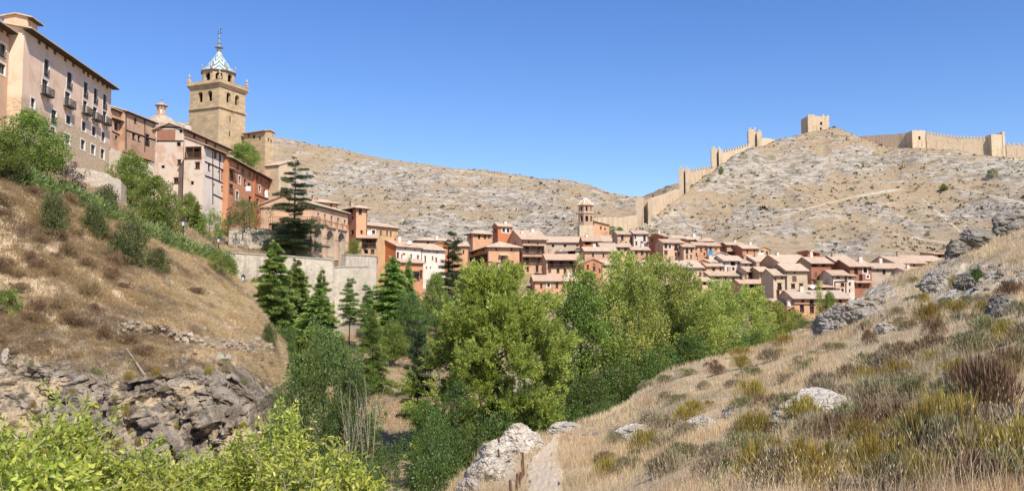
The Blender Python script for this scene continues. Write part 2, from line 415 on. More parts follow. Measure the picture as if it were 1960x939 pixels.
HS = loft('hillside', [
    (-500, [(2600, 3), (1600, 6), (1200, 12), (1260, 18), (1330, 24), (1200, 36), (1080, 60)]),
    (-150, [(2600, 3), (1500, 6), (1150, 12), (1200, 18), (1270, 24), (1150, 36), (1050, 60)]),
    (300, [(2500, 3), (1450, 6), (1130, 12), (1180, 18), (1240, 24), (1120, 38), (1020, 60)]),
    (700, [(2400, 3), (1400, 6), (1100, 14), (1060, 20), (1085, 26), (1040, 38), (990, 60)]),
    (860, [(2400, 3), (1380, 6), (1050, 16), (965, 25), (955, 31), (990, 42), (950, 60)]),
    (900, [(2350, 3), (1370, 6), (1030, 16), (930, 26), (896, 33), (970, 44), (940, 60)]),
    (950, [(2350, 3), (1360, 6), (1010, 17), (905, 29), (850, 36), (940, 46), (920, 60)]),
    (1000, [(2300, 3), (1350, 6), (1000, 18), (885, 32), (838, 39), (910, 50), (900, 66)]),
    (1060, [(2300, 3), (1330, 6), (990, 18), (870, 33), (829, 42), (890, 54), (890, 70)]),
    (1200, [(2250, 3), (1290, 6), (960, 16), (850, 30), (773, 48), (820, 62), (840, 80)]),
    (1300, [(2200, 3), (1260, 6), (930, 15), (800, 30), (704, 54), (770, 70), (790, 90)]),
    (1440, [(2200, 3), (1220, 6), (900, 14), (760, 30), (668, 60), (720, 78), (750, 100)]),
    (1600, [(2150, 3), (1190, 6), (870, 13), (700, 30), (602, 70), (650, 95), (680, 120)]),
    (1700, [(2150, 3), (1170, 6), (850, 13), (660, 32), (537, 82), (590, 110), (640, 140)]),
    (1800, [(2100, 3), (1150, 6), (830, 12), (620, 32), (502, 92), (560, 125), (620, 150)]),
    (1960, [(2100, 3), (1120, 6), (800, 12), (565, 32), (420, 100), (480, 140), (560, 170)]),
    (2150, [(2050, 3), (1080, 6), (760, 12), (500, 32), (345, 105), (400, 150), (500, 190)]),
    (2700, [(2050, 3), (1000, 6), (700, 12), (430, 32), (250, 110), (320, 160), (450, 200)]),
], 520, [10, 24, 90, 110, 60, 14, 6], d_hill)

# ---- bank on the other side of the gully: crag below, dry slope above
def d_bank(s, G):
    X, Y, Z = G[..., 0], G[..., 1], G[..., 2]
    r = s.rq[:, None] + 0 * X
    crag = smooth(0.5, 0.9, r) * (1 - smooth(1.85, 2.25, r + 0.55 * fbm(X * 0.15, Z * 0.2, octv=4, seed=8)))
    n = fbm(X * 0.22, Y * 0.22, Z * 0.22, octv=5, seed=21)
    rd = fbm(X * 0.28 + Z * .12, Y * 0.28, Z * 0.13, octv=6, seed=22, ridge=True)
    blk = saw(X * 0.5 + Z * 0.9 + 2.2 * n, 1.7) + saw(Z * 0.8 - X * 0.6 + 1.8 * n, 2.3)
    fine = fbm(X * 1.1, Y * 1.1, Z * .7, octv=4, seed=27, ridge=True); vert = fbm(X * .55 + 2 * n, Y * .3, Z * 0.05, octv=4, seed=28, ridge=True)
    w1, e1 = worley(X * .5 + .8 * n, Y * .2, Z * .17 - X * .10 + .5 * n, 31); w2, e2 = worley(X * 1.3 + .9 * n, Y * .5, Z * .55 - X * .35 + .6 * rd, 32); w3, e3 = worley(X * 3.0 + rd, Y * 1.2, Z * 1.7 - X * .9, 33)
    G[..., 1] -= crag * (1.0 * rd + 0.75 * w1 - .35 * np.exp(-e1 * 9) + .42 * w2 - .3 * np.exp(-e2 * 9) + .26 * w3 - .12 * np.exp(-e3 * 9) + 1.0 * n + .35 * fine + .6 * vert)
    G[..., 0] += crag * (0.8 * fbm(X * 0.4, Z * 0.4, octv=4, seed=25))
    G[..., 2] += (1 - crag) * (0.8 * n + 0.35 * fbm(X * .6, Y * .6, octv=4, seed=23) + 0.2 * fbm(X * 1.2, Y * 1.2, octv=3, seed=24)) * (1 - smooth(3.6, 3.9, r))
    low = (1 - crag) * (1 - smooth(2.2, 3.0, r + .5 * fbm(X * .2, Z * .2, octv=3, seed=30)))
    G[..., 1] -= low * (.3 * w2 - .15 * np.exp(-e2 * 9))
    s.attr['rock'] = np.clip(.34 * low + crag * (0.55 + .75 * fbm(X * .3, Y * .3, Z * .3, octv=4, seed=29)) + 0.12 + 0.35 * fbm(X * 0.2, Z * 0.3, octv=4, seed=26) * (1 - crag), 0, 1)
    s.attr['path'] = np.zeros_like(X); s.crag = crag
BK = loft('bank', [
    (-500, [(1300, 40), (900, 44), (700, 47), (490, 56), (270, 66), (262, 70), (255, 76)]),
    (-60, [(1250, 42), (890, 46), (695, 50), (505, 60), (318, 70), (308, 75), (300, 80)]),
    (0, [(1250, 43), (880, 47), (692, 51), (515, 61), (340, 71), (330, 76), (325, 81)]),
    (100, [(1230, 44), (875, 48), (700, 52), (545, 62), (372, 76), (360, 81), (352, 86)]),
    (200, [(1220, 46), (872, 50), (702, 54), (575, 64), (415, 82), (402, 87), (396, 93)]),
    (300, [(1200, 48), (870, 52), (702, 56), (595, 66), (464, 88), (452, 94), (450, 100)]),
    (400, [(1180, 50), (870, 54), (702, 58), (612, 70), (500, 96), (490, 101), (487, 108)]),
    (440, [(1160, 52), (865, 55), (700, 60), (625, 72), (523, 99), (512, 103), (515, 110)]),
    (490, [(1150, 53), (862, 57), (722, 62), (652, 72), (588, 95), (590, 100), (600, 112)]),
    (525, [(1120, 58), (862, 62), (742, 66), (682, 73), (640, 88), (645, 94), (660, 112)]),
    (540, [(1080, 68), (862, 72), (755, 76), (700, 80), (665, 88), (680, 96), (700, 112)]),
    (548, [(1000, 84), (862, 88), (780, 90), (730, 92), (700, 95), (715, 100), (735, 112)]),
], 420, [20, 130, 60, 90, 14, 10], d_bank)

# ---- garden ground between the road and the old buildings
def d_gard(s, G):
    X, Y = G[..., 0], G[..., 1]
    G[..., 2] += 0.5 * fbm(X * 0.15, Y * 0.15, octv=4, seed=31)
    s.attr['rock'] = np.clip(0.2 + 0.4 * fbm(X * 0.2, Y * 0.2, octv=3, seed=32), 0, 1); s.attr['path'] = np.zeros_like(X)
GD = loft('garden', [
    (-500, [(275, 66), (220, 80), (180, 108), (150, 130), (120, 200)]),
    (-60, [(320, 71), (290, 85), (270, 108), (250, 130), (250, 210)]),
    (0, [(342, 72), (315, 86), (297, 108), (280, 130), (285, 215)]),
    (100, [(372, 77), (345, 92), (322, 115), (300, 136), (310, 220)]),
    (200, [(414, 84), (385, 102), (350, 128), (320, 146), (340, 220)]),
    (300, [(463, 91), (435, 112), (405, 136), (385, 150), (395, 225)]),
    (395, [(500, 99), (476, 118), (440, 140), (424, 153), (428, 230)]),
    (422, [(532, 104), (487, 128.5), (452, 145), (434, 158), (440, 230)]),
    (445, [(640, 122), (489, 129.5), (464, 146), (442, 160), (446, 230)]),
    (520, [(660, 124), (492, 130.5), (480, 148), (452, 165), (456, 235)]),
    (570, [(660, 126), (496, 131.5), (490, 146), (476, 160), (490, 235)]),
    (640, [(670, 128), (506, 134), (508, 150), (502, 165), (520, 235)]),
], 220, [20, 30, 20, 20], d_gard)

# ---- valley floor rising to the town
def d_val(s, G):
    X, Y = G[..., 0], G[..., 1]
    r = s.rq[:, None] + 0 * X
    G[..., 2] += 0.6 * fbm(X * 0.08, Y * 0.08, octv=4, seed=41) * smooth(0, 1, r)
    s.attr['rock'] = np.clip(0.25 + 0.5 * fbm(X * 0.1, Y * 0.1, octv=4, seed=42), 0, 1); s.attr['path'] = np.zeros_like(X)
def vcol(px, k=0.0):
    return (px, [(1400, 36), (960, 50), (868, 70), (775, 86), (705, 101), (652, 122), (612, 150), (575, 172), (538, 200), (508, 228), (485, 258), (468, 292)])
VL = loft('valley', [vcol(-700), vcol(0), vcol(450), vcol(700),
    (820, [(1400, 36), (960, 50), (868, 70), (790, 86), (720, 101), (660, 122), (622, 150), (580, 178), (552, 200), (518, 226), (488, 256), (466, 292)]),
    (1100, [(1400, 36), (965, 50), (875, 70), (800, 86), (735, 101), (680, 122), (640, 150), (600, 176), (566, 200), (532, 226), (498, 254), (462, 292)]),
    (1350, [(1400, 36), (965, 50), (875, 70), (810, 86), (750, 101), (700, 122), (655, 150), (615, 172), (580, 194), (545, 218), (505, 248), (466, 292)]),
    (1600, [(1400, 36), (965, 50), (880, 70), (820, 86), (760, 101), (710, 122), (660, 150), (612, 168), (575, 184), (540, 202), (510, 226), (486, 292)]),
    (1850, [(1400, 36), (965, 50), (880, 70), (820, 86), (760, 101), (700, 122), (645, 150), (600, 168), (565, 184), (535, 202), (510, 230), (478, 292)]),
    (2600, [(1400, 36), (965, 50), (880, 70), (820, 86), (760, 101), (700, 122), (645, 150), (600, 168), (565, 184), (535, 202), (510, 230), (478, 292)])],
    260, [4, 10, 10, 10, 10, 10, 10, 10, 10, 10, 10], d_val)

# ---- castle hill on the right and the long bare hill on the left, with their rock ledges
def d_far(seed, amp, period, rockbias, paths, ledge=3.4, gulw=3.4):
    def d(s, G):
        X, Y, Z = G[..., 0], G[..., 1], G[..., 2]
        r = s.rq[:, None] + 0 * X
        env = smooth(0.8, 1.25, r)
        n = fbm(X * 0.018, Y * 0.018, octv=5, seed=seed)
        n2 = fbm(X * 0.09, Y * 0.09, Z * 0.09, octv=5, seed=seed + 5)
        gul = fbm(X * 0.02 + 0.3 * n, Y * 0.006, octv=4, seed=seed + 9, ridge=True)
        zz = Z + 6 * n + 1.6 * n2 + 0.06 * X
        led = saw(zz, period, 0.7)
        lk = smooth(-0.1, 0.35, fbm(X * 0.014, Y * 0.014, Z * 0.06, octv=4, seed=seed + 2) + 0.15)
        rim = 1 - 0.75 * np.exp(-((r - s.crest) / 0.22) ** 2)
        G[..., 2] += env * rim * (amp * 2.2 * n + amp * 1.3 * n2 + amp * gulw * gul + lk * amp * ledge * led)
        px, py = px_of(G)
        gz, gy = np.gradient(G[..., 2], axis=0), np.gradient(G[..., 1], axis=0)
        steep = np.clip(gz / np.maximum(np.abs(gy), 0.15), 0, 4)
        s.attr['rock'] = np.clip(rockbias + 0.22 * lk + 0.32 * (steep - 0.5) + 0.45 * n2 + 0.6 * fbm(X * 0.012, Y * 0.012, octv=4, seed=seed + 3), 0, 1)
        p = np.zeros_like(X)
        for ln, wd in paths: p = np.maximum(p, (1 - poly_dist(px, py, ln) / (1.0 * wd)) * (.75 + .5 * n2))
        s.attr['path'] = np.clip(p, 0, 1)
    return d
def crest(fn, c):
    def g(s, G): s.crest = c; fn(s, G)
    return g
CH = loft('castle_hill', [
    (1040, [(540, 240), (520, 262), (510, 275), (500, 290), (500, 300), (520, 330)]),
    (1136, [(510, 258), (470, 280), (456, 290), (446, 300), (441, 308), (475, 350)]),
    (1190, [(512, 263), (472, 285), (458, 300), (450, 312), (446, 322), (480, 370)]),
    (1235, [(514, 265), (474, 287), (455, 310), (437, 328), (426, 340), (470, 390)]),
    (1275, [(516, 266), (476, 288), (450, 318), (420, 345), (398, 360), (440, 420)]),
    (1315, [(518, 266), (478, 288), (445, 325), (405, 360), (370, 388), (410, 440)]),
    (1375, [(522, 266), (482, 288), (440, 330), (385, 375), (326, 415), (360, 480)]),
    (1445, [(527, 263), (487, 285), (440, 330), (370, 385), (288, 435), (320, 500)]),
    (1500, [(532, 258), (492, 280), (440, 330), (360, 390), (270, 448), (300, 510)]),
    (1550, [(536, 256), (496, 278), (440, 330), (355, 390), (257, 455), (290, 520)]),
    (1600, [(540, 253), (500, 275), (440, 330), (350, 390), (250, 458), (285, 520)]),
    (1650, [(543, 248), (503, 270), (440, 325), (355, 385), (268, 450), (300, 520)]),
    (1700, [(545, 243), (505, 265), (445, 318), (370, 375), (284, 440), (310, 520)]),
    (1760, [(548, 240), (508, 262), (455, 312), (390, 362), (286, 430), (315, 515)]),
    (1860, [(546, 240), (506, 262), (455, 308), (385, 356), (298, 425), (325, 510)]),
    (1960, [(540, 238), (500, 260), (440, 305), (370, 350), (306, 420), (335, 510)]),
    (2150, [(530, 236), (490, 258), (420, 300), (350, 345), (300, 415), (335, 510)]),
    (2600, [(530, 236), (490, 258), (400, 300), (330, 345), (260, 415), (300, 510)])],
    760, [14, 60, 110, 130, 24], crest(d_far(51, 1.0, 6.0, 0.38, [
        ([(1240, 438), (1262, 425), (1275, 412), (1290, 428), (1312, 440)], 2.6), ([(1300, 445), (1400, 432), (1480, 418), (1560, 395), (1640, 375), (1725, 362)], 3.2),
        ([(1640, 375), (1725, 362)], 7), ([(1470, 440), (1440, 452), (1420, 460)], 4), ([(1765, 380), (1800, 410), (1835, 440), (1850, 462)], 4), ([(1745, 455), (1840, 468)], 3), ([(1840, 360), (1900, 375), (1960, 388)], 2.5)]), 4.0))
BH = loft('long_hill', [
    (60, [(510, 208), (470, 230), (420, 300), (330, 430), (205, 640), (240, 800)]),
    (350, [(510, 228), (470, 250), (425, 320), (345, 450), (235, 680), (265, 850)]),
    (520, [(515, 240), (475, 262), (435, 330), (360, 460), (263, 690), (290, 860)]),
    (700, [(514, 248), (474, 270), (440, 340), (375, 470), (297, 680), (320, 850)]),
    (850, [(512, 253), (472, 275), (442, 340), (390, 465), (318, 650), (340, 820)]),
    (950, [(510, 258), (470, 280), (440, 345), (395, 460), (331, 620), (355, 800)]),
    (1040, [(508, 260), (468, 282), (438, 345), (396, 450), (344, 590), (370, 780)]),
    (1075, [(507, 261), (467, 283), (437, 345), (395, 448), (345, 580), (372, 770)]),
    (1130, [(506, 262), (466, 284), (436, 345), (398, 440), (358, 560), (385, 750)]),
    (1190, [(506, 263), (466, 285), (436, 345), (405, 430), (376, 540), (395, 720)]),
    (1225, [(506, 264), (466, 286), (434, 345), (408, 425), (378, 520), (400, 700)]),
    (1265, [(506, 266), (466, 288), (432, 348), (404, 425), (362, 500), (390, 690)]),
    (1300, [(506, 268), (466, 290), (430, 350), (398, 425), (350, 495), (375, 680)]),
    (1420, [(506, 268), (466, 290), (425, 350), (380, 425), (330, 495), (360, 680)]),
    (1560, [(506, 268), (466, 290), (425, 350), (380, 425), (330, 495), (360, 680)])],
    640, [14, 60, 110, 150, 24], crest(d_far(71, 1.15, 8.0, 0.36, [([(870, 325), (960, 338), (1015, 343)], 2.0)]), 4.0))

M_HILL = earth('dry hillside', (.52, .40, .25), (.38, .30, .19), (.42, .325, .215), (.31, .26, .20), (.58, .52, .42), s=1.6, bump=0.8, bd=0.25, strata=(1, 1, 2.0))
M_BANK = earth('dry bank', (.58, .45, .29), (.38, .28, .18), (.46, .345, .225), (.105, .085, .066), (.36, .30, .235), s=1.1, bump=0.9, bd=0.35, strata=(1.0, 1.0, .55))
M_VAL = earth('valley ground', (.36, .27, .16), (.16, .15, .07), (.26, .19, .12), (.22, .19, .16), (.40, .36, .30), s=0.8)
M_FAR = earth('bare hill', (.405, .305, .19), (.30, .23, .145), (.36, .26, .165), (.155, .13, .10), (.50, .435, .35), s=0.42, scrub=0.27, scrub_c=(.19, .165, .10), bump=0.9, bd=0.9)
finish(HS, 'hillside_terrain', M_HILL, 'dry grassy hillside with the footpath')
finish(BK, 'bank_terrain', M_BANK, 'dry bank above a dark crag across the gully')
finish(GD, 'garden_ground', M_VAL, 'garden ground below the old houses')
finish(VL, 'valley_ground', M_VAL, 'valley floor rising to the town')
finish(CH, 'castle_hill', M_FAR, 'bare hill below the castle walls')
finish(BH, 'long_hill', M_FAR, 'long bare hill behind the town')
gp = MB(); gp.box(-6000, 6000, -3000, 9000, -24, -22); tag(gp.build('ground', M_VAL), 'ground reaching to the horizon', None, None, 'structure')
# ================================================================== BUILDINGS
PL = {
    'pink': plaster('pink plaster', (.62, .35, .205), 0.3), 'rose': plaster('rose plaster', (.67, .445, .29), 0.25),
    'red': plaster('red plaster', (.52, .19, .09), 0.3), 'orange': plaster('orange plaster', (.55, .255, .135), 0.3),
    'cream': plaster('cream plaster', (.60, .46, .31), 0.3), 'white': plaster('white plaster', (.72, .62, .52), 0.25),
    'ochre': plaster('ochre plaster', (.55, .35, .195), 0.3), 'beige': plaster('beige plaster', (.53, .42, .315), 0.3),
    'rust': plaster('rust plaster', (.36, .155, .095), 0.35), 'grey': plaster('grey plaster', (.42, .34, .28), 0.35),
    'dusty': plaster('dusty pink plaster', (.56, .355, .235), 0.5, (.40, .225, .135)),
    'patchy': plaster('patchy plaster', (.66, .54, .44), 0.45, (.55, .32, .21)),
    'manor': plaster('manor plaster', (.80, .575, .42), 0.35, (.70, .45, .30), 9.0),
    'manor_wing': plaster('manor wing plaster', (.60, .40, .26), 0.3, (.54, .32, .19), 8.0),
}
TILE = {k: tile_mat('roof tiles ' + k, c) for k, c in {'pale': (.63, .46, .315), 'rose': (.57, .385, .255), 'warm': (.60, .35, .205), 'old': (.50, .38, .28)}.items()}
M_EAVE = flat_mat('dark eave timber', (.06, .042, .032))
M_WOOD = flat_mat('brown timber', (.13, .07, .042))
M_SHUT = flat_mat('brown shutter', (.19, .10, .065))
M_REDW = flat_mat('red brown shutter', (.20, .075, .045))
M_WHITE = flat_mat('white lime surround', (.74, .69, .62), vary=.05)
M_IRON = flat_mat('black iron', (.02, .02, .022), 0.5, 0.5)
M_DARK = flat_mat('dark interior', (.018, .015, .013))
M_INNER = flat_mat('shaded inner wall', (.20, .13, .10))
M_REVEAL = flat_mat('window reveal', (.44, .33, .26))
M_STONE = rubble('rubble stone', (.40, .33, .25), (.62, .54, .43), 2.6)
M_STONE2 = rubble('grey rubble stone', (.44, .375, .285), (.62, .54, .425), 2.2)
M_FORT = stained_wall('fortress stone', (.48, .35, .225), (.60, .465, .32), .25)
M_FORT2 = stained_wall('pale fortress stone', (.52, .395, .255), (.65, .515, .35), .2)
M_RAMP = stained_wall('stained rampart masonry', (.40, .335, .25), (.60, .52, .41))
M_TOWER = ashlar('cathedral ashlar', (.53, .39, .235))
M_BRICK = flat_mat('red brick', (.36, .17, .105), vary=.25, scale=9)
M_BRICKP = flat_mat('tan brick', (.46, .31, .21), vary=.2, scale=9)
def fn_glass(n):
    n.color(n.ramp(n.noise(n.coord(), 1.5, 2), [(0.3, (.012, .013, .016)), (0.7, (.05, .05, .055))]))
    n.b.inputs['Roughness'].default_value = 0.12; n.b.inputs['Specular IOR Level'].default_value = 0.5
M_GLASS = mat('dark window glass', fn_glass)

WCACHE = {}
def q1(x): return max(0.3, round(x * 10) / 10)
def railing(mb, x0, x1, y, z0, z1, m, step=.14, r=.014):
    mb.box(x0, x1, y - .025, y + .025, z1 - .05, z1, m); mb.box(x0, x1, y - .02, y + .02, z0 + .05, z0 + .09, m)
    n = max(2, int((x1 - x0) / step))
    for i in range(n + 1):
        x = x0 + (x1 - x0) * i / n; mb.box(x - r, x + r, y - r, y + r, z0, z1 - .03, m)
def win_meshes(kind, w, h, rv):
    key = (kind, w, h, rv.name)
    if key in WCACHE: return WCACHE[key]
    base = kind[0]
    d = {'g': 1.1, 'o': 1.3, 's': .28, 'h': .08, 'p': .06}.get(base, .24)
    f = MB(); x = w / 2
    for P in ([(-x, 0, 0), (-x, d, 0), (-x, d, h), (-x, 0, h)], [(x, d, 0), (x, 0, 0), (x, 0, h), (x, d, h)],
              [(-x, d, h), (x, d, h), (x, 0, h), (-x, 0, h)], [(-x, 0, 0), (x, 0, 0), (x, d, 0), (-x, d, 0)]): f.poly(P, 0)
    kids = []
    if base == 'W':                                         # white surround standing proud
        t = .22
        f.box(-x - t, -x - .002, -.035, .06, -t, h + t, 1); f.box(x + .002, x + t, -.035, .06, -t, h + t, 1)
        f.box(-x - .002, x + .002, -.035, .06, h + .002, h + t, 1); f.box(-x - .002, x + .002, -.035, .06, -t, -.002, 1)
    elif base in 'wbBd':
        f.box(-x - .09, x + .09, -.03, .08, h + .003, h + .15, 2)
        if base == 'w': f.box(-x - .06, x + .06, -.07, .04, -.09, -.003, 2)
    p = MB()
    if base in 'wWbB':
        fr = .07
        for a, b in ((-x + .002, -x + fr), (x - fr, x - .002), (-fr / 2, fr / 2)): f.box(a, b, d - .07, d - .004, .002, h - .002, 2)
        f.box(-x + fr, x - fr, d - .068, d - .006, h - fr, h - .004, 2); f.box(-x + fr, x - fr, d - .068, d - .006, .004, fr, 2)
        if h > 1.3: f.box(-x + fr, x - fr, d - .06, d - .01, h * .62, h * .62 + .05, 2)
        p.poly([(-x, d, 0), (x, d, 0), (x, d, h), (-x, d, h)]); kids.append(('pane', p.me('pane', [M_GLASS])))
    elif base == 's': p.poly([(-x, d, 0), (x, d, 0), (x, d, h), (-x, d, h)]); kids.append(('shutter', p.me('shutter', [M_DARK])))  # dark sheet standing for the unlit inside of a bare opening
    elif base in 'hp':
        n = max(2, int(w / (.16 if base == 'h' else .9)))
        for i in range(n):
            a = -x + w * i / n; p.box(a + .012, a + w / n - .012, .02 if i % 2 else .03, d, .01, h - .01)
        p.poly([(-x, d + .002, 0), (x, d + .002, 0), (x, d + .002, h), (-x, d + .002, h)], 1)
        kids.append(('shutter', p.me('shutter', [M_SHUT if base == 'h' else M_BRICK, M_DARK])))
    elif base == 'd':
        n = max(2, int(w / .2))
        for i in range(n): p.box(-x + w * i / n + .004, -x + w * (i + 1) / n - .004, d - .05, d, 0, h)
        kids.append(('door', p.me('door', [M_WOOD])))
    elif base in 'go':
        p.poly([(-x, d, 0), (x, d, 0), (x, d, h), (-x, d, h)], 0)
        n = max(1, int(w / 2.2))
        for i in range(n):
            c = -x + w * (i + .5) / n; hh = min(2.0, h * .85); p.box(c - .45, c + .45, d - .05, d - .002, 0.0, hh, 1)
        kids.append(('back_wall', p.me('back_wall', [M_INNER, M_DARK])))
        np_ = max(1, round(w / 1.8))
        for i in range(np_ + 1):
            c = -x + .06 + (w - .12) * i / np_; f.box(c - .055, c + .055, .02, .13, 0.002, h - .002, 2)
        f.box(-x + .002, x - .002, .0, .15, h - .16, h - .004, 2)
    if base == 'g' or 'b' in kind[1:] or 'B' in kind[1:] or base in 'bB':
        r = MB()
        if base == 'g': railing(r, -x, x, -.03, 0, min(1.0, h * .5), 0, .17, .02); r.box(-x - .1, x + .1, -.14, .0, -.16, -.004, 0); nm = 'railing'; mt = M_WOOD
        elif 'B' in kind:
            pr = .75; e = .45; r.box(-x - e, x + e, -pr, -.002, -.13, -.01, 0); railing(r, -x - e, x + e, -pr + .04, 0, 1.0, 0)
            for sx in (-x - e + .03, x + e - .03):
                r.box(sx - .02, sx + .02, -pr, -.01, .94, .99, 0)
                for k in range(5): r.box(sx - .014, sx + .014, -pr + .14 * k + .05, -pr + .14 * k + .078, 0, .95, 0)
            for sx in (-x, x): r.bar((sx, -.02, -.65), (sx, -pr + .1, -.14), .03, 0)
            nm = 'balcony'; mt = M_IRON
        else: railing(r, -x - .05, x + .05, -.08, 0.02, min(1.0, h * .5), 0); r.box(-x - .05, x + .05, -.1, -.0, -.05, 0.0, 0); nm = 'railing'; mt = M_IRON
        kids.append((nm, r.me(nm, [mt])))
    WCACHE[key] = (f.me('window', [rv, M_WHITE, M_WOOD]), kids)
    return WCACHE[key]

class House: pass
def facade(mb, L, z0, z1, holes, place, m=0, zsplit=None):
    xs = sorted({0, L} | {h[0] for h in holes} | {h[1] for h in holes}); zs = sorted({z0, z1} | {h[2] for h in holes} | {h[3] for h in holes})
    for xa, xb in zip(xs[:-1], xs[1:]):
        for za, zb in zip(zs[:-1], zs[1:]):
            cx, cz = (xa + xb) / 2, (za + zb) / 2
            if any(h[0] < cx < h[1] and h[2] < cz < h[3] for h in holes): continue
            mb.poly([place(xa, za), place(xb, za), place(xb, zb), place(xa, zb)], m)

def house(name, label, A, B, wall='pink', roof='side', pitch=17, ov=.55, tile='pale', side=None, dp=8.0, wins=(), base=None, cat='house',
          left=None, right=None, chim=(), beams=(), rv=None, under=None, rise=None, group=None, gz=None, eave=M_EAVE, wob=0.0, awn=()):
    """A=(px, py of the eave, Y): left end of the front; B=(px, angle of the front in plan, degrees). side=('L'|'R', px): where the seen side wall ends."""
    rng = random.Random(label)
    pA = at(*A); ang = R(B[1]); ex = Vector((math.cos(ang), math.sin(ang), 0)); ey = Vector((-ex.y, ex.x, 0))
    uB, _ = ray(B[0], A[1]); L = (uB * pA.y - pA.x) / (ex.x - uB * ex.y)
    if L < 0.5: print('HOUSE L', label, L); L = 5.0
    if side:
        us, _ = ray(side[1], A[1]); O = pA if side[0] == 'L' else pA + ex * L
        dp = (us * O.y - O.x) / (ey.x - us * ey.y)
        if dp < 1 or dp > 40: print('HOUSE dp', label, dp); dp = 8.0
    zE = pA.z
    if base is not None: zb = at(A[0], base, A[2]).z
    else:
        cs = [pA, pA + ex * L, pA + ey * dp, pA + ex * L + ey * dp]
        zb = min(ground_z(c.x, c.y, ('garden', 'valley', 'castle_hill', 'long_hill')) for c in cs) - .8
    if gz is not None: zb = gz
    if zE - zb < 2.5: zb = zE - 4.0
    if zE - zb > 30: zb = zE - 30
    H = zE - zb
    root = thing(name, label, cat, (pA.x, pA.y, zb), ang, group)
    C = Vector((0, 0, CAMZ)) - Vector((pA.x, pA.y, zb)); c = Vector((C.dot(ex), C.dot(ey), C.z))
    faces = {'F': (lambda a, z: (a, 0, z), L, 0.0), 'R': (lambda a, z: (L, a, z), dp, math.pi / 2), 'L': (lambda a, z: (0, dp - a, z), dp, -math.pi / 2), 'K': (lambda a, z: (L - a, dp, z), L, math.pi)}
    vis = [k for k, ok in (('F', c.y < 0), ('L', c.x < 0), ('R', c.x > L)) if ok]
    def cast(px, py, face=None):
        u, t = ray(px, py); d = Vector((u * ex.x + ex.y, u * ey.x + ey.y, t)); best = None
        for k in ([face] if face else vis):
            if k == 'F': s_ = -c.y / d.y if abs(d.y) > 1e-6 else -1
            elif k == 'L': s_ = -c.x / d.x if abs(d.x) > 1e-6 else -1
            else: s_ = (L - c.x) / d.x if abs(d.x) > 1e-6 else -1
            if s_ <= 0: continue
            p = c + d * s_; a = p.x if k == 'F' else p.y if k == 'R' else dp - p.y
            lim = faces[k][1]
            if not face and not (-.2 <= a <= lim + .2): continue
            if best is None or s_ < best[0]: best = (s_, k, a, p.z)
        return best
    holes = {k: [] for k in 'FRLK'}; rvm = rv or M_REVEAL
    for wn in wins:
        wx, wy, ww, wh, kind = wn[:5]
        r0 = cast(wx, wy)
        if r0 is None: print('win miss', label, wn); continue
        k = r0[1]; l, r_ = cast(wx - ww / 2, wy, k), cast(wx + ww / 2, wy, k); b, t = cast(wx, wy + wh / 2, k), cast(wx, wy - wh / 2, k)
        W, Hh = q1(abs(r_[2] - l[2])), q1(abs(t[3] - b[3])); lim = faces[k][1]
        W = min(W, math.floor((lim - .3) * 10) / 10); Hh = min(Hh, math.floor((H - .4) * 10) / 10)
        ca = min(max((l[2] + r_[2]) / 2, W / 2 + .12), lim - W / 2 - .12); cz = min(max(b[3], .2), H - Hh - .12)
        ho = (ca - W / 2, ca + W / 2, cz, cz + Hh)
        if any(ho[0] < h[1] + .05 and ho[1] > h[0] - .05 and ho[2] < h[3] + .05 and ho[3] > h[2] - .05 for h in holes[k]): continue
        holes[k].append(ho)
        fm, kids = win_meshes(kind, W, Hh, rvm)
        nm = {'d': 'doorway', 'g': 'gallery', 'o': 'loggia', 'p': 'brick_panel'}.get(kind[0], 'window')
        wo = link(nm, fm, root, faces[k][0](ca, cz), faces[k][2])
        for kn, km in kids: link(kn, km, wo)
    wl = lambda v: PL[v] if isinstance(v, str) else v
    wm = [wl(wall), wl(left or wall), wl(right or wall)]
    mb = MB()
    for k, mi in (('F', 0), ('R', 2), ('L', 1), ('K', 0)): facade(mb, faces[k][1], 0, H, holes[k], faces[k][0], mi)
    mb.poly([(0, 0, 0), (0, dp, 0), (L, dp, 0), (L, 0, 0)], 0)
    rb = MB(); th = .16; tp = math.tan(R(pitch))
    def slab(pts, t=th): rb.prism([(x, y, z + t + .02) for x, y, z in pts], t, 0)
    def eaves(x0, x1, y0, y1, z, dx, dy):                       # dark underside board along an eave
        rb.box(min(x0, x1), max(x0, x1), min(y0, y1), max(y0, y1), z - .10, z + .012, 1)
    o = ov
    if roof == 'side':
        rz = tp * dp / 2; g = o * .5
        slab([(-g, -o, H - o * tp), (L + g, -o, H - o * tp), (L + g, dp / 2, H + rz), (-g, dp / 2, H + rz)])
        slab([(-g, dp / 2, H + rz), (L + g, dp / 2, H + rz), (L + g, dp + o, H - o * tp), (-g, dp + o, H - o * tp)])
        mb.poly([(L, 0, H), (L, dp, H), (L, dp / 2, H + rz)], 2); mb.poly([(0, dp, H), (0, 0, H), (0, dp / 2, H + rz)], 1)
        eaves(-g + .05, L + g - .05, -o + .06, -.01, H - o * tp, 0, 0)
        top = lambda x, y: H + rz - abs(y - dp / 2) * tp
    elif roof == 'front':
        rz = tp * L / 2; g = o * .5
        slab([(-o, -g, H - o * tp), (L / 2, -g, H + rz), (L / 2, dp + g, H + rz), (-o, dp + g, H - o * tp)])
        slab([(L / 2, -g, H + rz), (L + o, -g, H - o * tp), (L + o, dp + g, H - o * tp), (L / 2, dp + g, H + rz)])
        mb.poly([(0, 0, H), (L, 0, H), (L / 2, 0, H + rz)], 0); mb.poly([(L, dp, H), (0, dp, H), (L / 2, dp, H + rz)], 0)
        top = lambda x, y: H + rz - abs(x - L / 2) * tp
    elif roof in ('shed', 'shedx'):
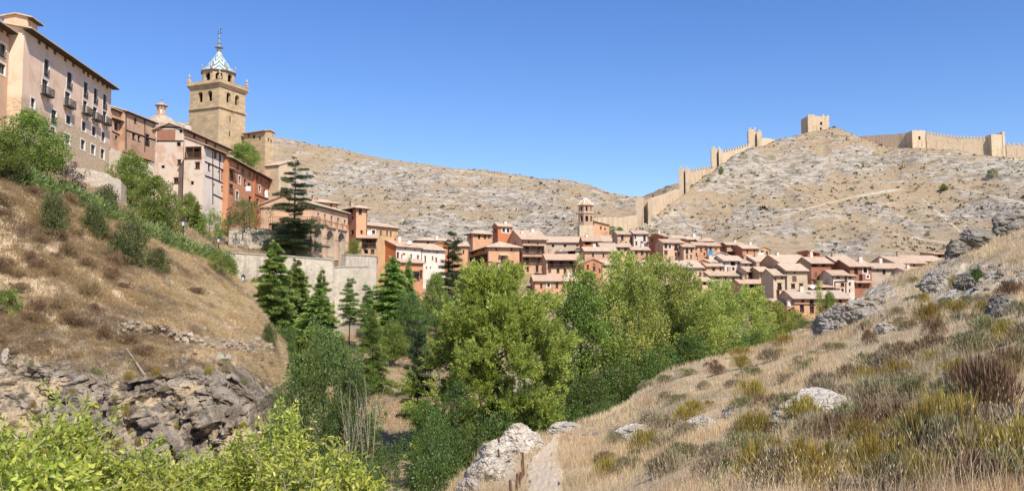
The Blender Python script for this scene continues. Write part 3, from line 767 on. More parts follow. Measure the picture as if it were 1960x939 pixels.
        if roof == 'shed':
            rz = rise if rise is not None else tp * dp
            k = rz / dp; slab([(-.2, -o, H - o * k), (L + .2, -o, H - o * k), (L + .2, dp + .1, H + rz + .1 * k), (-.2, dp + .1, H + rz + .1 * k)])
            mb.poly([(L, 0, H), (L, dp, H), (L, dp, H + rz)], 2); mb.poly([(0, dp, H), (0, 0, H), (0, dp, H + rz)], 1); mb.poly([(L, dp, H), (0, dp, H), (0, dp, H + rz), (L, dp, H + rz)], 0)
            eaves(-.15, L + .15, -o + .06, -.01, H - o * k, 0, 0)
            top = lambda x, y: H + y * k
        else:
            rz = rise; k = rz / L                                # rises from right end to the left end when rise > 0
            slab([(-.2, -o, H + rz), (L + .2, -o, H), (L + .2, dp + o, H), (-.2, dp + o, H + rz)])
            mb.poly([(0, 0, H), (L, 0, H), (0, 0, H + rz)], 0); mb.poly([(0, 0, H), (0, 0, H + rz), (0, dp, H + rz), (0, dp, H)], 1); mb.poly([(L, dp, H), (0, dp, H), (0, dp, H + rz)], 0)
            top = lambda x, y: H + rz - x * k
    elif roof == 'hip':
        m = min(L, dp) / 2; rz = tp * m; e = H - o * tp
        if L >= dp: r1, r2 = (m, dp / 2, H + rz), (L - m, dp / 2, H + rz)
        else: r1, r2 = (L / 2, m, H + rz), (L / 2, dp - m, H + rz)
        a, b_, c_, d_ = (-o, -o, e), (L + o, -o, e), (L + o, dp + o, e), (-o, dp + o, e)
        same = (Vector(r1) - Vector(r2)).length < .05
        if L >= dp: polys = [[a, b_, r2, r1], [b_, c_, r2], [c_, d_, r1, r2], [d_, a, r1]]
        else: polys = [[a, b_, r1], [b_, c_, r2, r1], [c_, d_, r2], [d_, a, r1, r2]]
        if same: polys = [[a, b_, r1], [b_, c_, r1], [c_, d_, r1], [d_, a, r1]]
        for P in polys: slab(P)
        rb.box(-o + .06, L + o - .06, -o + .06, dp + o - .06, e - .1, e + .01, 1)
        top = lambda x, y: H + rz * .4
    else:
        slab([(-.1, -.1, H), (L + .1, -.1, H), (L + .1, dp + .1, H), (-.1, dp + .1, H)]); top = lambda x, y: H
    wallo = mb.build('wall', wm, root)
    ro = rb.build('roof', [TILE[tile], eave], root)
    if not chim and name == 'town_house' and rng.random() < .55: chim = [(rng.uniform(.15, .85), rng.uniform(.3, .6))]
    if name == 'town_house' and rng.random() < .6:
        x = rng.choice([.12, L - .12]); pb = MB(); pb.bar((x, -.09, 0), (x, -.09, H - .15), .055, n=6); pb.build('drainpipe', M_WOOD if rng.random() < .5 else M_EAVE, root)
    for fx, fy in chim:
        x, y = fx * L, fy * dp; z = top(x, y); k = MB(); s_ = rng.uniform(.26, .38); hh = rng.uniform(.8, 1.3)
        k.box(x - s_, x + s_, y - s_, y + s_, z - .5, z + hh, 0); k.box(x - s_ - .08, x + s_ + .08, y - s_ - .08, y + s_ + .08, z + hh + .12, z + hh + .2, 1)
        for sx in (-1, 1): k.box(x + sx * (s_ - .09) - .07, x + sx * (s_ - .09) + .07, y - s_ + .05, y + s_ - .05, z + hh, z + hh + .12, 0)
        k.build('chimney', [M_BRICKP if rng.random() < .5 else PL['white'], TILE[tile]], ro)
    if beams:
        bm = MB()
        for x0, y0, x1, y1 in beams:
            r0 = cast((x0 + x1) / 2, (y0 + y1) / 2)
            if r0 is None: continue
            k = r0[1]; pa, pb = cast(x0, y0, k), cast(x1, y1, k)
            P, Q = faces[k][0](pa[2], pa[3]), faces[k][0](pb[2], pb[3])
            bm.bar(P, Q, .13)
        if bm.v: bm.build('timber_frame', M_EAVE, root)
    for x0, y0, x1, y1 in awn:                                  # small tiled pent roof over a bay
        r0 = cast((x0 + x1) / 2, y0)
        if r0 is None: continue
        k = r0[1]; pa, pb = cast(x0, y0, k), cast(x1, y1, k); pr = .9
        def F(a, out, z, k=k): return {'F': (a, -out, z), 'L': (-out, dp - a, z), 'R': (L + out, a, z)}[k]
        bm = MB(); a0, a1, z = pa[2], pb[2], pa[3]
        T = [F(a0, .0, z + .3), F(a1, .0, z + .3), F(a1, pr, z), F(a0, pr, z)]
        bm.prism(T, .12, 0); bm.build('pent_roof', [TILE[tile]], root)
    if under:
        ub = MB(); sb = under[0]; gzz = ground_z(pA.x, pA.y, ('garden', 'valley')) - zb - 3
        ub.box(.05, L - .05, sb, dp - .1, gzz, -.02); ub.build('lower_storey', under[1], root)
        jb = MB(); n = int(L / .8)
        for i in range(n + 1): x = .1 + (L - .2) * i / n; jb.bar((x, sb + .1, -1.0), (x, .1, -.05), .07)
        jb.build('bracket', M_EAVE, root)
    h = House(); h.root, h.L, h.dp, h.H, h.ex, h.ey, h.O, h.top = root, L, dp, H, ex, ey, Vector((pA.x, pA.y, zb)), top
    h.pt = lambda x, y, z: h.O + ex * x + ey * y + Vector((0, 0, z))
    return h
# ------------------------------------------------------------------ the manor and old houses on the left
MAN = 94.4
manor = house('manor_house', 'tall pink manor house with white window surrounds and iron balconies', (47, 54, 110), (217.5, MAN), 'manor', pitch=10, ov=1.1, dp=13, rv=M_WHITE,
    wins=[(89, 130, 10, 33, 'Wb'), (133, 155, 10, 32, 'Wb'), (164, 172, 8, 30, 'Wb'), (183, 184, 7.5, 29, 'Wb'), (200.5, 195, 7, 28, 'Wb'),
          (86, 168, 11, 30, 'WB'), (129, 191, 10, 28, 'WB'), (162.5, 206, 8, 26, 'WB'), (181.5, 218, 8, 25, 'WB'), (200, 225, 7.5, 25, 'WB'),
          (63, 197, 8, 18, 'W'), (103, 223, 10, 26, 'Wb'), (131, 229, 9, 17, 'W'), (160.5, 242, 8, 18, 'W'), (179.5, 251, 8, 18, 'W'), (197.5, 262, 7, 18, 'W'),
          (101, 250, 9, 13, 'W'), (129.5, 266, 9, 18, 'W'), (158.5, 277, 8, 18, 'W'), (178, 286, 8, 18, 'W'), (196, 295, 7.5, 18, 'W')] +
         [(x / 2.845, y / 2.845, 6 - i * .2, 10 - i * .25, 'h') for i, (x, y) in enumerate([(214, 225), (256, 250), (300, 278), (357, 310), (400, 336), (457, 371), (481, 388), (508, 405), (533, 422), (560, 440), (584, 457)])])
p = manor.pt(0, 1.7, manor.H); d = manor.ex; q = p - d * 26
pxa, pya = px_of(np.array([q.x, q.y, q.z - .6]))
house('manor_wing', 'orange tan wing at the picture edge joining the taller pink manor house', (float(pxa), float(pya), q.y), (26, MAN), 'manor_wing', pitch=10, ov=1.0, dp=12, rv=M_WHITE,
    wins=[(4, 47, 6, 10, 'h'), (20, 57, 6, 10, 'h'), (5, 97, 12, 27, 'Wb'), (4, 132, 12, 20, 'W')])
house('attic_house', 'small pink attic block with a dark eave above the manor roof', (54, 33, 117), (73, MAN), 'rose', pitch=12, ov=.7, side=('L', 8), gz=manor.O.z + manor.H - 1)
house('old_house', 'narrow old pink house with two tiled eaves beside the manor corner', (213, 207, 149), (240, 82), 'dusty', tile='rose', dp=8, base=300,
    wins=[(222, 242, 6, 12, 'w'), (223, 264, 5, 9, 's')], beams=[(214, 228, 239, 240), (214, 251, 236, 262)], awn=[(214, 226, 240, 240)], chim=[(.55, .3)])
house('old_house', 'old timbered pink house jettied over a dark undercroft left of the gabled house', (240, 212, 151.5), (299, 82), 'dusty', tile='rose', dp=8, base=291, under=(1.3, M_STONE),
    wins=[(259, 231, 4, 9, 'w'), (256, 261, 6, 11, 'w'), (266, 265, 5, 10, 'w'), (282, 268, 7, 20, 'b'), (294, 249, 4, 8, 'w')],
    beams=[(241, 249, 276, 261), (277, 228, 277, 290), (241, 215, 241, 285), (276, 262, 298, 268)])
g1 = house('gabled_house', 'tall patchy house with red brick panels in its gable', (352, 246, 149), (439, 84.3), 'dusty', side=('L', 299), pitch=20, ov=.8, left='patchy', tile='rose',
    wins=[(318, 258, 36, 22, 'p'), (346, 251, 5, 7, 's'), (342, 276, 8, 8, 's'), (343, 311, 6, 9, 'w'), (337, 346, 9, 10, 'w'), (312, 319, 6, 6, 's'), (372, 256, 4, 8, 'w'), (395, 270, 4, 8, 'w'), (412, 280, 3, 7, 'w')],
    beams=[(300, 270, 351, 270), (300, 243.5, 351, 244)], chim=[(.25, .3)])
house('timbered_house', 'white half timbered house with a wooden loggia on its end wall', (391, 277, 145), (437, 84.3), 'white', roof='shed', rise=1.3, side=('L', 353), ov=.8, left='patchy', tile='rose',
    wins=[(370, 291, 31, 22, 'g'), (378, 317, 9, 11, 'w'), (368, 350, 6, 7, 's'), (400, 320, 4, 12, 'w'), (412, 297, 5, 14, 'h'), (421.5, 303, 4, 9, 'w'), (426, 337, 5, 20, 'd'), (418, 329, 2.5, 6, 's'), (410, 354, 2.5, 6, 's'), (425, 361, 3, 8, 'w'), (433, 340, 2.5, 9, 'h')],
    beams=[(392, 309, 437, 330), (406, 341, 437, 355), (407, 286, 407, 391), (420, 290, 420, 349), (392, 336, 406, 341), (407, 371, 437, 386)])
house('red_terrace_house', 'red plastered house with stacked balconies next to the white half timbered house', (438, 300, 152.5), (487, 90.3), 'orange', dp=8, tile='rose', ov=.9,
    wins=[(458.6, 344, 4, 14, 'W'), (469, 349, 4, 10, 'w'), (454, 374, 5, 16, 'W'), (478.5, 381, 5, 8, 'w'), (455, 320, 3, 9, 'w'), (465, 327, 3, 7, 'w'), (478, 334, 3, 7, 'w'), (442.5, 334, 7, 16, 'g'), (442.5, 360, 7, 16, 'g'), (477, 357, 5, 10, 'w'), (466, 388, 4, 8, 's')],
    awn=[(438, 322, 449, 329)])
house('red_terrace_house', 'red plastered house with laundry at the downhill end of the terrace', (487.5, 327, 167.5), (521, 90.3), 'red', dp=8, tile='rose', ov=.9, right='ochre',
    wins=[(497, 361, 3.5, 12, 'W'), (506, 367, 3, 10, 'w'), (493, 385, 4, 8, 'w'), (505, 391, 3, 7, 'w'), (513, 372, 3, 9, 'W'), (492, 340, 3, 7, 'w'), (500, 345, 3, 6, 's'), (510, 350, 3, 6, 's'), (516, 356, 2.5, 6, 's'), (495, 408, 4, 9, 's')],
    beams=[(488, 372, 520, 384)])
house('church_nave', 'pale stone cathedral body with a red brick attic beside the bell tower', (467, 256, 184), (508, -30), M_TOWER, roof='side', pitch=13, side=('R', 524), ov=.5, tile='warm', right=M_TOWER, cat='church', gz=18, eave=M_BRICK,
    wins=[(476, 260, 3.5, 6, 's'), (486, 262, 4, 7, 's'), (497, 265, 3.5, 6, 's'), (514, 268, 3, 6, 's'), (519, 271, 3, 6, 's')])
house('church_annex', 'sandy buttressed lower church block behind the dark cedar', (508, 318, 178), (534, -25), 'cream', roof='shed', rise=1.5, side=('R', 560), ov=.3, tile='pale', cat='church', gz=12)

# ------------------------------------------------------------------ bell tower
def arch_face(mb, place, W, z0, z1, arches, depth, m=0, mr=0, n=8):
    """wall from z0 to z1 with round arched openings (xc, w, zb, zs=spring)"""
    x = 0.0
    for xc, aw, zb, zs in sorted(arches):
        xa, xb, r = xc - aw / 2, xc + aw / 2, aw / 2
        mb.poly([place(x, 0, z0), place(xa, 0, z0), place(xa, 0, z1), place(x, 0, z1)], m)
        if zb > z0: mb.poly([place(xa, 0, z0), place(xb, 0, z0), place(xb, 0, zb), place(xa, 0, zb)], m)
        arc = [(xc - r * math.cos(math.pi * i / n), zs + r * math.sin(math.pi * i / n)) for i in range(n + 1)]
        for (a, b), (c_, d) in zip(arc[:-1], arc[1:]):
            mb.poly([place(a, 0, b), place(c_, 0, d), place(c_, 0, z1), place(a, 0, z1)], m)
            mb.poly([place(a, 0, b), place(a, depth, b), place(c_, depth, d), place(c_, 0, d)], mr)
        mb.poly([place(xa, 0, zb), place(xa, depth, zb), place(xa, depth, zs), place(xa, 0, zs)], mr)
        mb.poly([place(xb, depth, zb), place(xb, 0, zb), place(xb, 0, zs), place(xb, depth, zs)], mr)
        mb.poly([place(xa, 0, zb), place(xb, 0, zb), place(xb, depth, zb), place(xa, depth, zb)], mr)
        x = xb
    mb.poly([place(x, 0, z0), place(W, 0, z0), place(W, 0, z1), place(x, 0, z1)], m)
def square_places(s):
    return [lambda a, d, z: (a - s / 2, -s / 2 + d, z), lambda a, d, z: (s / 2 - d, a - s / 2, z), lambda a, d, z: (s / 2 - a, s / 2 - d, z), lambda a, d, z: (-s / 2 + d, s / 2 - a, z)]
def ngon_places(r, n, rot):
    out = []; ap = r * math.cos(math.pi / n); W = 2 * r * math.sin(math.pi / n)
    for i in range(n):
        th = rot + 2 * math.pi * (i + .5) / n
        nx, ny = math.cos(th), math.sin(th); tx, ty = -ny, nx
        out.append(lambda a, d, z, nx=nx, ny=ny, tx=tx, ty=ty: (nx * (ap - d) + tx * (a - W / 2), ny * (ap - d) + ty * (a - W / 2), z))
    return out, W
def fn_chev(n):
    co = n.coord(); sep = n.n('ShaderNodeSeparateXYZ'); n.l(co, sep.inputs[0])
    ang = n.math('ARCTAN2', sep.outputs[1], sep.outputs[0])
    pp = n.math('PINGPONG', n.math('MULTIPLY', ang, 8 / math.pi), 1.0)
    z = n.math('FRACT', n.math('ADD', n.math('MULTIPLY', sep.outputs[2], 0.42), n.math('MULTIPLY', pp, 0.55)))
    rp = n.n('ShaderNodeValToRGB'); e = rp.color_ramp.elements; rp.color_ramp.interpolation = 'CONSTANT'
    stops = [(0, (.58, .62, .62)), (.30, (.10, .19, .33)), (.50, (.56, .60, .60)), (.62, (.56, .52, .24)), (.78, (.12, .22, .22))]
    while len(e) < 5: e.new(.5)
    for el, (p_, c_) in zip(e, stops): el.position = p_; el.color = (*c_, 1)
    n.l(z, rp.inputs[0]); n.color(rp.outputs[0]); n.b.inputs['Roughness'].default_value = .35
M_CHEV = mat('glazed chevron tiles', fn_chev)
M_FIN = flat_mat('weathered metal', (.30, .30, .30), .5, .5)
def bell_tower():
    Y = 178.0; cpx = 419; s = 7.9
    u, _ = ray(cpx, 200); ang = R(-24)
    ex = Vector((math.cos(ang), math.sin(ang), 0)); ey = Vector((-ex.y, ex.x, 0))
    corner = Vector((u * Y, Y, 0)); c = corner - ex * s / 2 + ey * s / 2
    zz = lambda py: CAMZ + ray(cpx, py)[1] * Y
    zs, zc, z0 = zz(205), zz(164), 18.0
    root = thing('bell_tower', 'square sandstone bell tower with an octagonal top and chevron tiled spire', 'bell tower', (c.x, c.y, z0), ang)
    zs, zc = zs - z0, zc - z0
    mb = MB(); mb.box(-s / 2, s / 2, -s / 2, s / 2, 0, zs)
    for k, (fx, py) in enumerate([(.42, 222), (.42, 250)]):
        z = zz(py) - z0; mb.box(s / 2 - .1, s / 2 + .004, -s / 2 + fx * s - .14, -s / 2 + fx * s + .14, z - .6, z + .6, 1)
    mb.build('shaft', [M_TOWER, M_DARK], root)
    b = MB(); b.box(-s / 2 - .28, s / 2 + .28, -s / 2 - .28, s / 2 + .28, zs, zs + .35); b.build('string_course', M_TOWER, root)
    bf = MB(); hb = zc - zs - .35; zb = zs + .35
    for pl in square_places(s - .1): arch_face(bf, pl, s - .1, zb, zc, [(s * .36 - .05, 1.25, zb + .28 * hb, zb + .66 * hb), (s * .68 - .05, 1.25, zb + .28 * hb, zb + .66 * hb)], .7)
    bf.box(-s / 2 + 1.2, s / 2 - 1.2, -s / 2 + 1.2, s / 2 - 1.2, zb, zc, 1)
    bf.build('belfry', [M_TOWER, M_DARK], root)
    cn = MB()
    for e_, z, h in ((.18, zc, .3), (.36, zc + .3, .3), (.52, zc + .6, .22)): cn.box(-s / 2 - e_, s / 2 + e_, -s / 2 - e_, s / 2 + e_, z, z + h)
    cn.box(-s / 2 - .3, s / 2 + .3, -s / 2 - .3, s / 2 + .3, zc + .82, zc + 1.35); co = cn.build('cornice', M_TOWER, root)
    zt = zc + 1.35
    for sx in (-1, 1):
        for sy in (-1, 1):
            p = MB(); x, y = sx * (s / 2 + .1), sy * (s / 2 + .1)
            p.box(x - .28, x + .28, y - .28, y + .28, zt, zt + .7); p.lathe([(.3, zt + .7), (.12, zt + .95), (.26, zt + 1.25), (.2, zt + 1.5), (.03, zt + 1.9)], 8, c=(x, y, 0)); p.build('pinnacle', M_TOWER, co)
    r = 3.4; rot = math.pi / 8; zo = zz(130) - z0
    pls, W = ngon_places(r, 8, rot); oc = MB()
    for pl in pls: arch_face(oc, pl, W, zt, zo, [(W / 2, 1.35, zt + .14 * (zo - zt), zt + .62 * (zo - zt))], .5)
    oc.lathe([(2.4, zt), (2.4, zo)], 8, 1, rot=rot); oc.build('octagon', [M_TOWER, M_DARK], root)
    ev = MB(); ev.lathe([(r + .1, zo), (r + .38, zo + .15), (r + .38, zo + .36), (r + .1, zo + .42)], 8, rot=rot); ev.build('eave_ring', flat_mat('grey eave stone', (.22, .19, .16)), root)
    za = zz(84) - z0; rf = MB(); hh = za - zo - .42
    o = bpy.data.objects; rf.lathe([(r + .02, 0), (r * .74, hh * .22), (r * .47, hh * .52), (r * .22, hh * .80), (.34, hh)], 8, rot=rot)
    ro = rf.build('spire_roof', M_CHEV, root, (0, 0, zo + .42))
    for i in range(8):
        th = rot + 2 * math.pi * i / 8; k = MB(); k.lathe([(.12, 0), (.05, .4), (.16, .62), (.02, 1.5)], 6); k.build('finial', M_FIN, ro, (math.cos(th) * (r + .15), math.sin(th) * (r + .15), -.05))
    zt2 = zz(36) - z0; f = MB(); H = zt2 - za
    f.lathe([(.5, 0), (.55, .05 * H), (.28, .08 * H), (.28, .12 * H), (.95, .14 * H), (.8, .16 * H), (.28, .20 * H), (.22, .30 * H), (.42, .33 * H), (.18, .37 * H), (.14, .50 * H), (.3, .53 * H), (.1, .57 * H), (.05, .9 * H), (.03, H)], 10)
    fo = f.build('spire_finial', M_FIN, root, (0, 0, za))
    v = MB(); v.box(-.5, .5, -.03, .03, .72 * H, .75 * H); v.box(-.03, .03, -.4, .4, .80 * H, .82 * H); v.poly([(.1, 0, .86 * H), (.6, 0, .88 * H), (.1, 0, .93 * H)]); v.build('weather_vane', M_IRON, fo)
bell_tower()
def lantern_dome():
    Y = 172.0; P = at(308, 240, Y); zz = lambda py: at(308, py, Y).z - P.z
    root = thing('dome_lantern', 'small tiled dome with an octagonal brick lantern and spike', 'dome', (P.x, P.y, P.z - 3))
    d = MB(); d.lathe([(3.2, 0), (3.2, 3.0), (2.9, 3.4), (2.0, zz(226) + 3), (1.05, zz(222) + 3)], 8); d.build('dome', TILE['old'], root)
    pls, W = ngon_places(.95, 8, 0); z0, z1 = zz(222) + 3, zz(204) + 3
    l = MB()
    for pl in pls: arch_face(l, pl, W, z0, z1, [(W / 2, W * .5, z0 + .35, z1 - .55)], .15)
    l.lathe([(.7, z0), (.7, z1)], 8, 1); lo = l.build('lantern', [M_BRICKP, M_WHITE], root)
    c = MB(); c.lathe([(1.0, z1), (1.3, z1 + .1), (1.3, z1 + .22), (.75, zz(199) + 3), (.16, zz(196) + 3)], 8); c.build('lantern_cap', TILE['old'], root)
    s = MB(); s.lathe([(.14, 0), (.08, .4), (.24, .6), (.06, .8), (.03, zz(187) - zz(196))], 6); s.build('spike', M_FIN, root, (0, 0, zz(196) + 3))
lantern_dome()
def church_tower():
    Y = 272.0; cpx = 1121; u, _ = ray(cpx, 420); zz = lambda py: at(cpx, py, Y).z; z0 = zz(462)
    root = thing('church_tower', 'slim octagonal brick church tower with a red cone roof', 'church tower', (u * Y, Y, z0), R(4))
    px2m = Y / FPX; r = 14 * px2m
    b = MB(); b.box(-r, r, -r, r, 0, zz(432) - z0); b.lathe([(r * 1.15, 0), (r * .2, 0.001)], 4, c=(0, 0, zz(432) - z0), rot=R(45)); b.build('base', M_FORT2, root)
    r2 = 13.2 * px2m / math.cos(math.pi / 8); pls, W = ngon_places(r2, 8, math.pi / 8); m = MB(); za, zb = zz(432) - z0, zz(409) - z0
    for pl in pls: arch_face(m, pl, W, za, zb, [(W / 2, W * .5, za + .32 * (zb - za), za + .68 * (zb - za))], .35)
    m.lathe([(r2 * .8, za), (r2 * .8, zb)], 8, 1, rot=math.pi / 8); m.build('middle_stage', [M_BRICKP, M_DARK], root)
    k = MB(); k.lathe([(r2 + .3, zb), (r2 + .3, zb + .3)], 8, rot=math.pi / 8); k.build('string_course', M_FORT2, root)
    zb += .3; zc = zz(394) - z0; r3 = r2 * .97; pls, W = ngon_places(r3, 8, math.pi / 8); m = MB()
    for pl in pls: arch_face(m, pl, W, zb, zc, [(W / 2, W * .34, zb + .15 * (zc - zb), zc - .3 * (zc - zb))], .3)
    m.lathe([(r3 * .8, zb), (r3 * .8, zc)], 8, 1, rot=math.pi / 8); m.build('belfry', [M_BRICKP, M_DARK], root)
    ro = MB(); ro.lathe([(r3 + .45, zc), (r3 + .45, zc + .15), (.12, zz(379) - z0)], 8, rot=math.pi / 8); rr = ro.build('cone_roof', TILE['warm'], root)
    for i in range(8):
        th = math.pi / 8 + 2 * math.pi * i / 8; q = MB(); q.bar((math.cos(th) * (r3 + .45), math.sin(th) * (r3 + .45), zc + .2), (0, 0, zz(379) - z0 + .1), .13); q.build('ridge_rib', M_WHITE, rr)
    f = MB(); f.lathe([(.2, 0), (.3, .4), (.08, .7), (.04, 1.6)], 6); f.build('finial', M_FIN, root, (0, 0, zz(379) - z0))
church_tower()

# ------------------------------------------------------------------ walls built of stone
def stone_wall(name, label, pts, th=.6, m=M_STONE, cat='stone wall', cope=None, sub=6, sink=3.0, rough=.12, hang=None):
    """pts: (px, py top, py base or None, Y) along the wall"""
    rng = random.Random(label); P = []
    for (x0, t0, b0, Y0), (x1, t1, b1, Y1) in zip(pts[:-1], pts[1:]):
        for i in range(sub):
            k = i / sub; P.append((x0 + (x1 - x0) * k, t0 + (t1 - t0) * k, Y0 + (Y1 - Y0) * k, (b0 + (b1 - b0) * k) if b0 is not None else None))
    P.append((pts[-1][0], pts[-1][1], pts[-1][3], pts[-1][2]))
    W = [at(x, t, Y) for x, t, Y, b in P]; Z0 = [(at(x, b, Y).z - sink) if b is not None else ground_z(w_.x, w_.y) - sink for (x, t, Y, b), w_ in zip(P, W)]
    O = W[0].copy(); O.z = Z0[0]; root = thing(name, label, cat, O); mb = MB(); n = len(W)
    dirs = [(W[min(i + 1, n - 1)] - W[max(i - 1, 0)]) for i in range(n)]; V = []
    for i in range(n):
        d = Vector((dirs[i].x, dirs[i].y, 0)).normalized(); nn = Vector((-d.y, d.x, 0)) * th; j = rng.uniform(-rough, rough) * (0 < i < n - 1)
        for off, z in ((Vector(), Z0[i]), (Vector(), W[i].z + j), (nn, W[i].z + j), (nn, Z0[i])): V.append(Vector((W[i].x, W[i].y, 0)) + off + Vector((0, 0, z)) - O)
    F = []
    for i in range(n - 1):
        a, b = 4 * i, 4 * i + 4; F += [(a, b, b + 1, a + 1), (a + 1, b + 1, b + 2, a + 2), (a + 2, b + 2, b + 3, a + 3)]
    F += [(0, 1, 2, 3), tuple(4 * (n - 1) + k for k in (3, 2, 1, 0))]
    mb.mesh(V, F); mb.build('wall', m, root)
    if cope:
        c = MB(); V = []
        for i in range(n):
            d = Vector((dirs[i].x, dirs[i].y, 0)).normalized(); nn = Vector((-d.y, d.x, 0)); w_ = W[i] - O
            for off, z in ((-.1, .01), (-.1, .16), (th + .1, .16), (th + .1, .01)): V.append(w_ + nn * off + Vector((0, 0, z + rough * .6)))
        F = []
        for i in range(n - 1):
            a, b = 4 * i, 4 * i + 4; F += [(a + k, b + k, b + (k + 1) % 4, a + (k + 1) % 4) for k in range(4)]
        F += [(0, 1, 2, 3), tuple(4 * (n - 1) + k for k in (3, 2, 1, 0))]; c.mesh(V, F); c.build('coping', cope, root)
    return root, W
stone_wall('retaining_wall', 'stone retaining wall under the jettied old house', [(209, 282, 330, 146), (250, 298, 340, 147.5), (301, 322, 352, 149)], .8, M_STONE)
stone_wall('retaining_wall', 'rounded stone retaining wall below the manor house corner', [(120, 322, 372, 108), (160, 322, 380, 109), (205, 333, 388, 110), (232, 345, 392, 111.5), (243, 360, 394, 114), (246, 372, 394, 120)], .9, M_STONE)
stone_wall('garden_wall', 'rough stone garden wall below the red terrace houses', [(438, 441, 470, 138), (470, 434, 468, 139), (510, 440, 474, 140), (562, 456, 482, 141)], .7, M_STONE2, cope=M_STONE)
stone_wall('rampart_wall', 'long pale stained rampart wall above the cedars', [(425, 484, 600, 126), (480, 487, 610, 127), (560, 492, 615, 128), (636, 498, 620, 130), (640, 512, 620, 130.4), (707, 511, 620, 133)], 1.2, M_RAMP, cope=M_STONE, rough=.05)
stone_wall('rampart_wall', 'upper stretch of rampart wall between the arcade and the red gabled house', [(662, 488, 540, 139), (690, 489, 540, 142), (721, 491, 545, 146), (722, 505, 545, 152)], 1.0, M_RAMP, cope=M_STONE, rough=.04)

def arcade():
    A = at(597, 443, 140); ang = R(77); ex = Vector((math.cos(ang), math.sin(ang), 0))
    uB, _ = ray(664, 450); L = (uB * A.y - A.x) / (ex.x - uB * ex.y); ztop = at(640, 437, 148).z; zb = at(630, 490, 145).z; zlow = at(640, 520, 140).z
    root = thing('arcade', 'terrace arcade of tall blind arches with brick piers and a balustrade', 'arcade', (A.x, A.y, zb), ang)
    H = ztop - zb; n = 3; mb = MB(); pl = lambda a, d, z: (a, d, z); bay = L / n
    arch_face(mb, pl, L, 0, H, [((i + .5) * bay, bay * .62, .1, H * .62) for i in range(n)], .9)
    mb.box(.02, L - .02, .9, 6, 0, H - .01, 1); mb.poly([(L, 0, 0), (L, .9, 0), (L, .9, H), (L, 0, H)]); mb.poly([(0, .9, 0), (0, 0, 0), (0, 0, H), (0, .9, H)]); mb.poly([(0, 0, H), (L, 0, H), (L, 6, H), (0, 6, H)])
    mb.build('arch_wall', [PL['beige'], PL['grey']], root)
    for i in range(n + 1):
        x = i * bay; k = MB(); k.box(x - .32, x + .32, -.22, -.003, -.5, H - .02, 0); k.box(x - .4, x + .4, -.3, -.004, H * .6, H * .6 + .2, 0); k.build('pier', PL['rose'], root)
        k = MB(); k.box(x - .42, x + .42, -.34, .3, zlow - zb - 3, -.5, 0); k.box(x - .5, x + .5, -.42, .3, -.5, -.3, 1); k.build('brick_pier', [M_BRICK, PL['beige']], root)
    k = MB(); k.box(-.2, L + .2, .02, 5, zlow - zb - 3, -.02); k.build('plinth', M_STONE2, root)
    b = MB(); b.box(-.2, L + .2, -.28, .1, H, H + .18, 0); b.box(-.2, L + .2, -.22, .04, H + .95, H + 1.08, 0)
    for i in range(2 * n + 1): x = i * bay / 2; b.box(x - .2, x + .2, -.26, .08, H + .18, H + 1.2, 1)
    for i in range(24): x = (i + .5) * L / 24; b.box(x - .05, x + .05, -.14, -.04, H + .18, H + .95, 0)
    b.build('balustrade', [PL['rose'], M_BRICK], root)
arcade()
def terrace_shelter():
    A = at(514, 424, 148); ang = R(8); root = thing('terrace_shelter', 'dark open shelter under a flat terrace behind the big cedar', 'shelter', (A.x, A.y, A.z - 6), ang); L = 8.5
    m = MB(); m.box(0, L, 0, 6, 5.6, 5.95); m.build('deck', PL['rose'], root)
    m = MB(); m.box(0, L, 5.5, 6, -2, 5.6); m.box(0, .4, .4, 5.5, -2, 5.6); m.build('back_wall', PL['grey'], root)
    for i in range(4): x = .3 + (L - .6) * i / 3; m = MB(); m.box(x - .18, x + .18, .1, .46, -2, 5.6); m.build('post', M_BRICK, root)
    m = MB(); railing(m, 0, L, .1, 5.95, 6.9, 0, .3, .03); m.build('railing', M_IRON, root)
terrace_shelter()

# ------------------------------------------------------------------ castle walls
CYX = [1136, 1190, 1235, 1275, 1315, 1375, 1445, 1500, 1550, 1600, 1650, 1700, 1760, 1860, 1960, 2150]
CYY = [306, 321, 339, 359, 387, 414, 434, 447, 454, 457, 449, 439, 429, 424, 419, 414]
cY = lambda px: float(np.interp(px, CYX, CYY))
def fort_wall(label, pts, merl=0, m=M_FORT, th=2.0):
    root, W = stone_wall('fortress_wall', label, [(x, t, b, cY(x) - .5) for x, t, b in pts], th, m, 'fortress wall', sub=8, sink=3.5, rough=.18)
    if merl:
        tot = [0]
        for a, b in zip(W[:-1], W[1:]): tot.append(tot[-1] + (b - a).length)
        me = MB(); me.box(-.45, .45, 0, .7, -.3, 1.15); mesh = me.me('merlon', [m])
        for i in range(merl):
            s_ = tot[-1] * (i + .5) / merl; k = max(j for j in range(len(tot)) if tot[j] <= s_); k = min(k, len(W) - 2); f = (s_ - tot[k]) / (tot[k + 1] - tot[k]); p = W[k].lerp(W[k + 1], f); d = W[k + 1] - W[k]
            link('merlon', mesh, root, p - root.location, math.atan2(d.y, d.x))
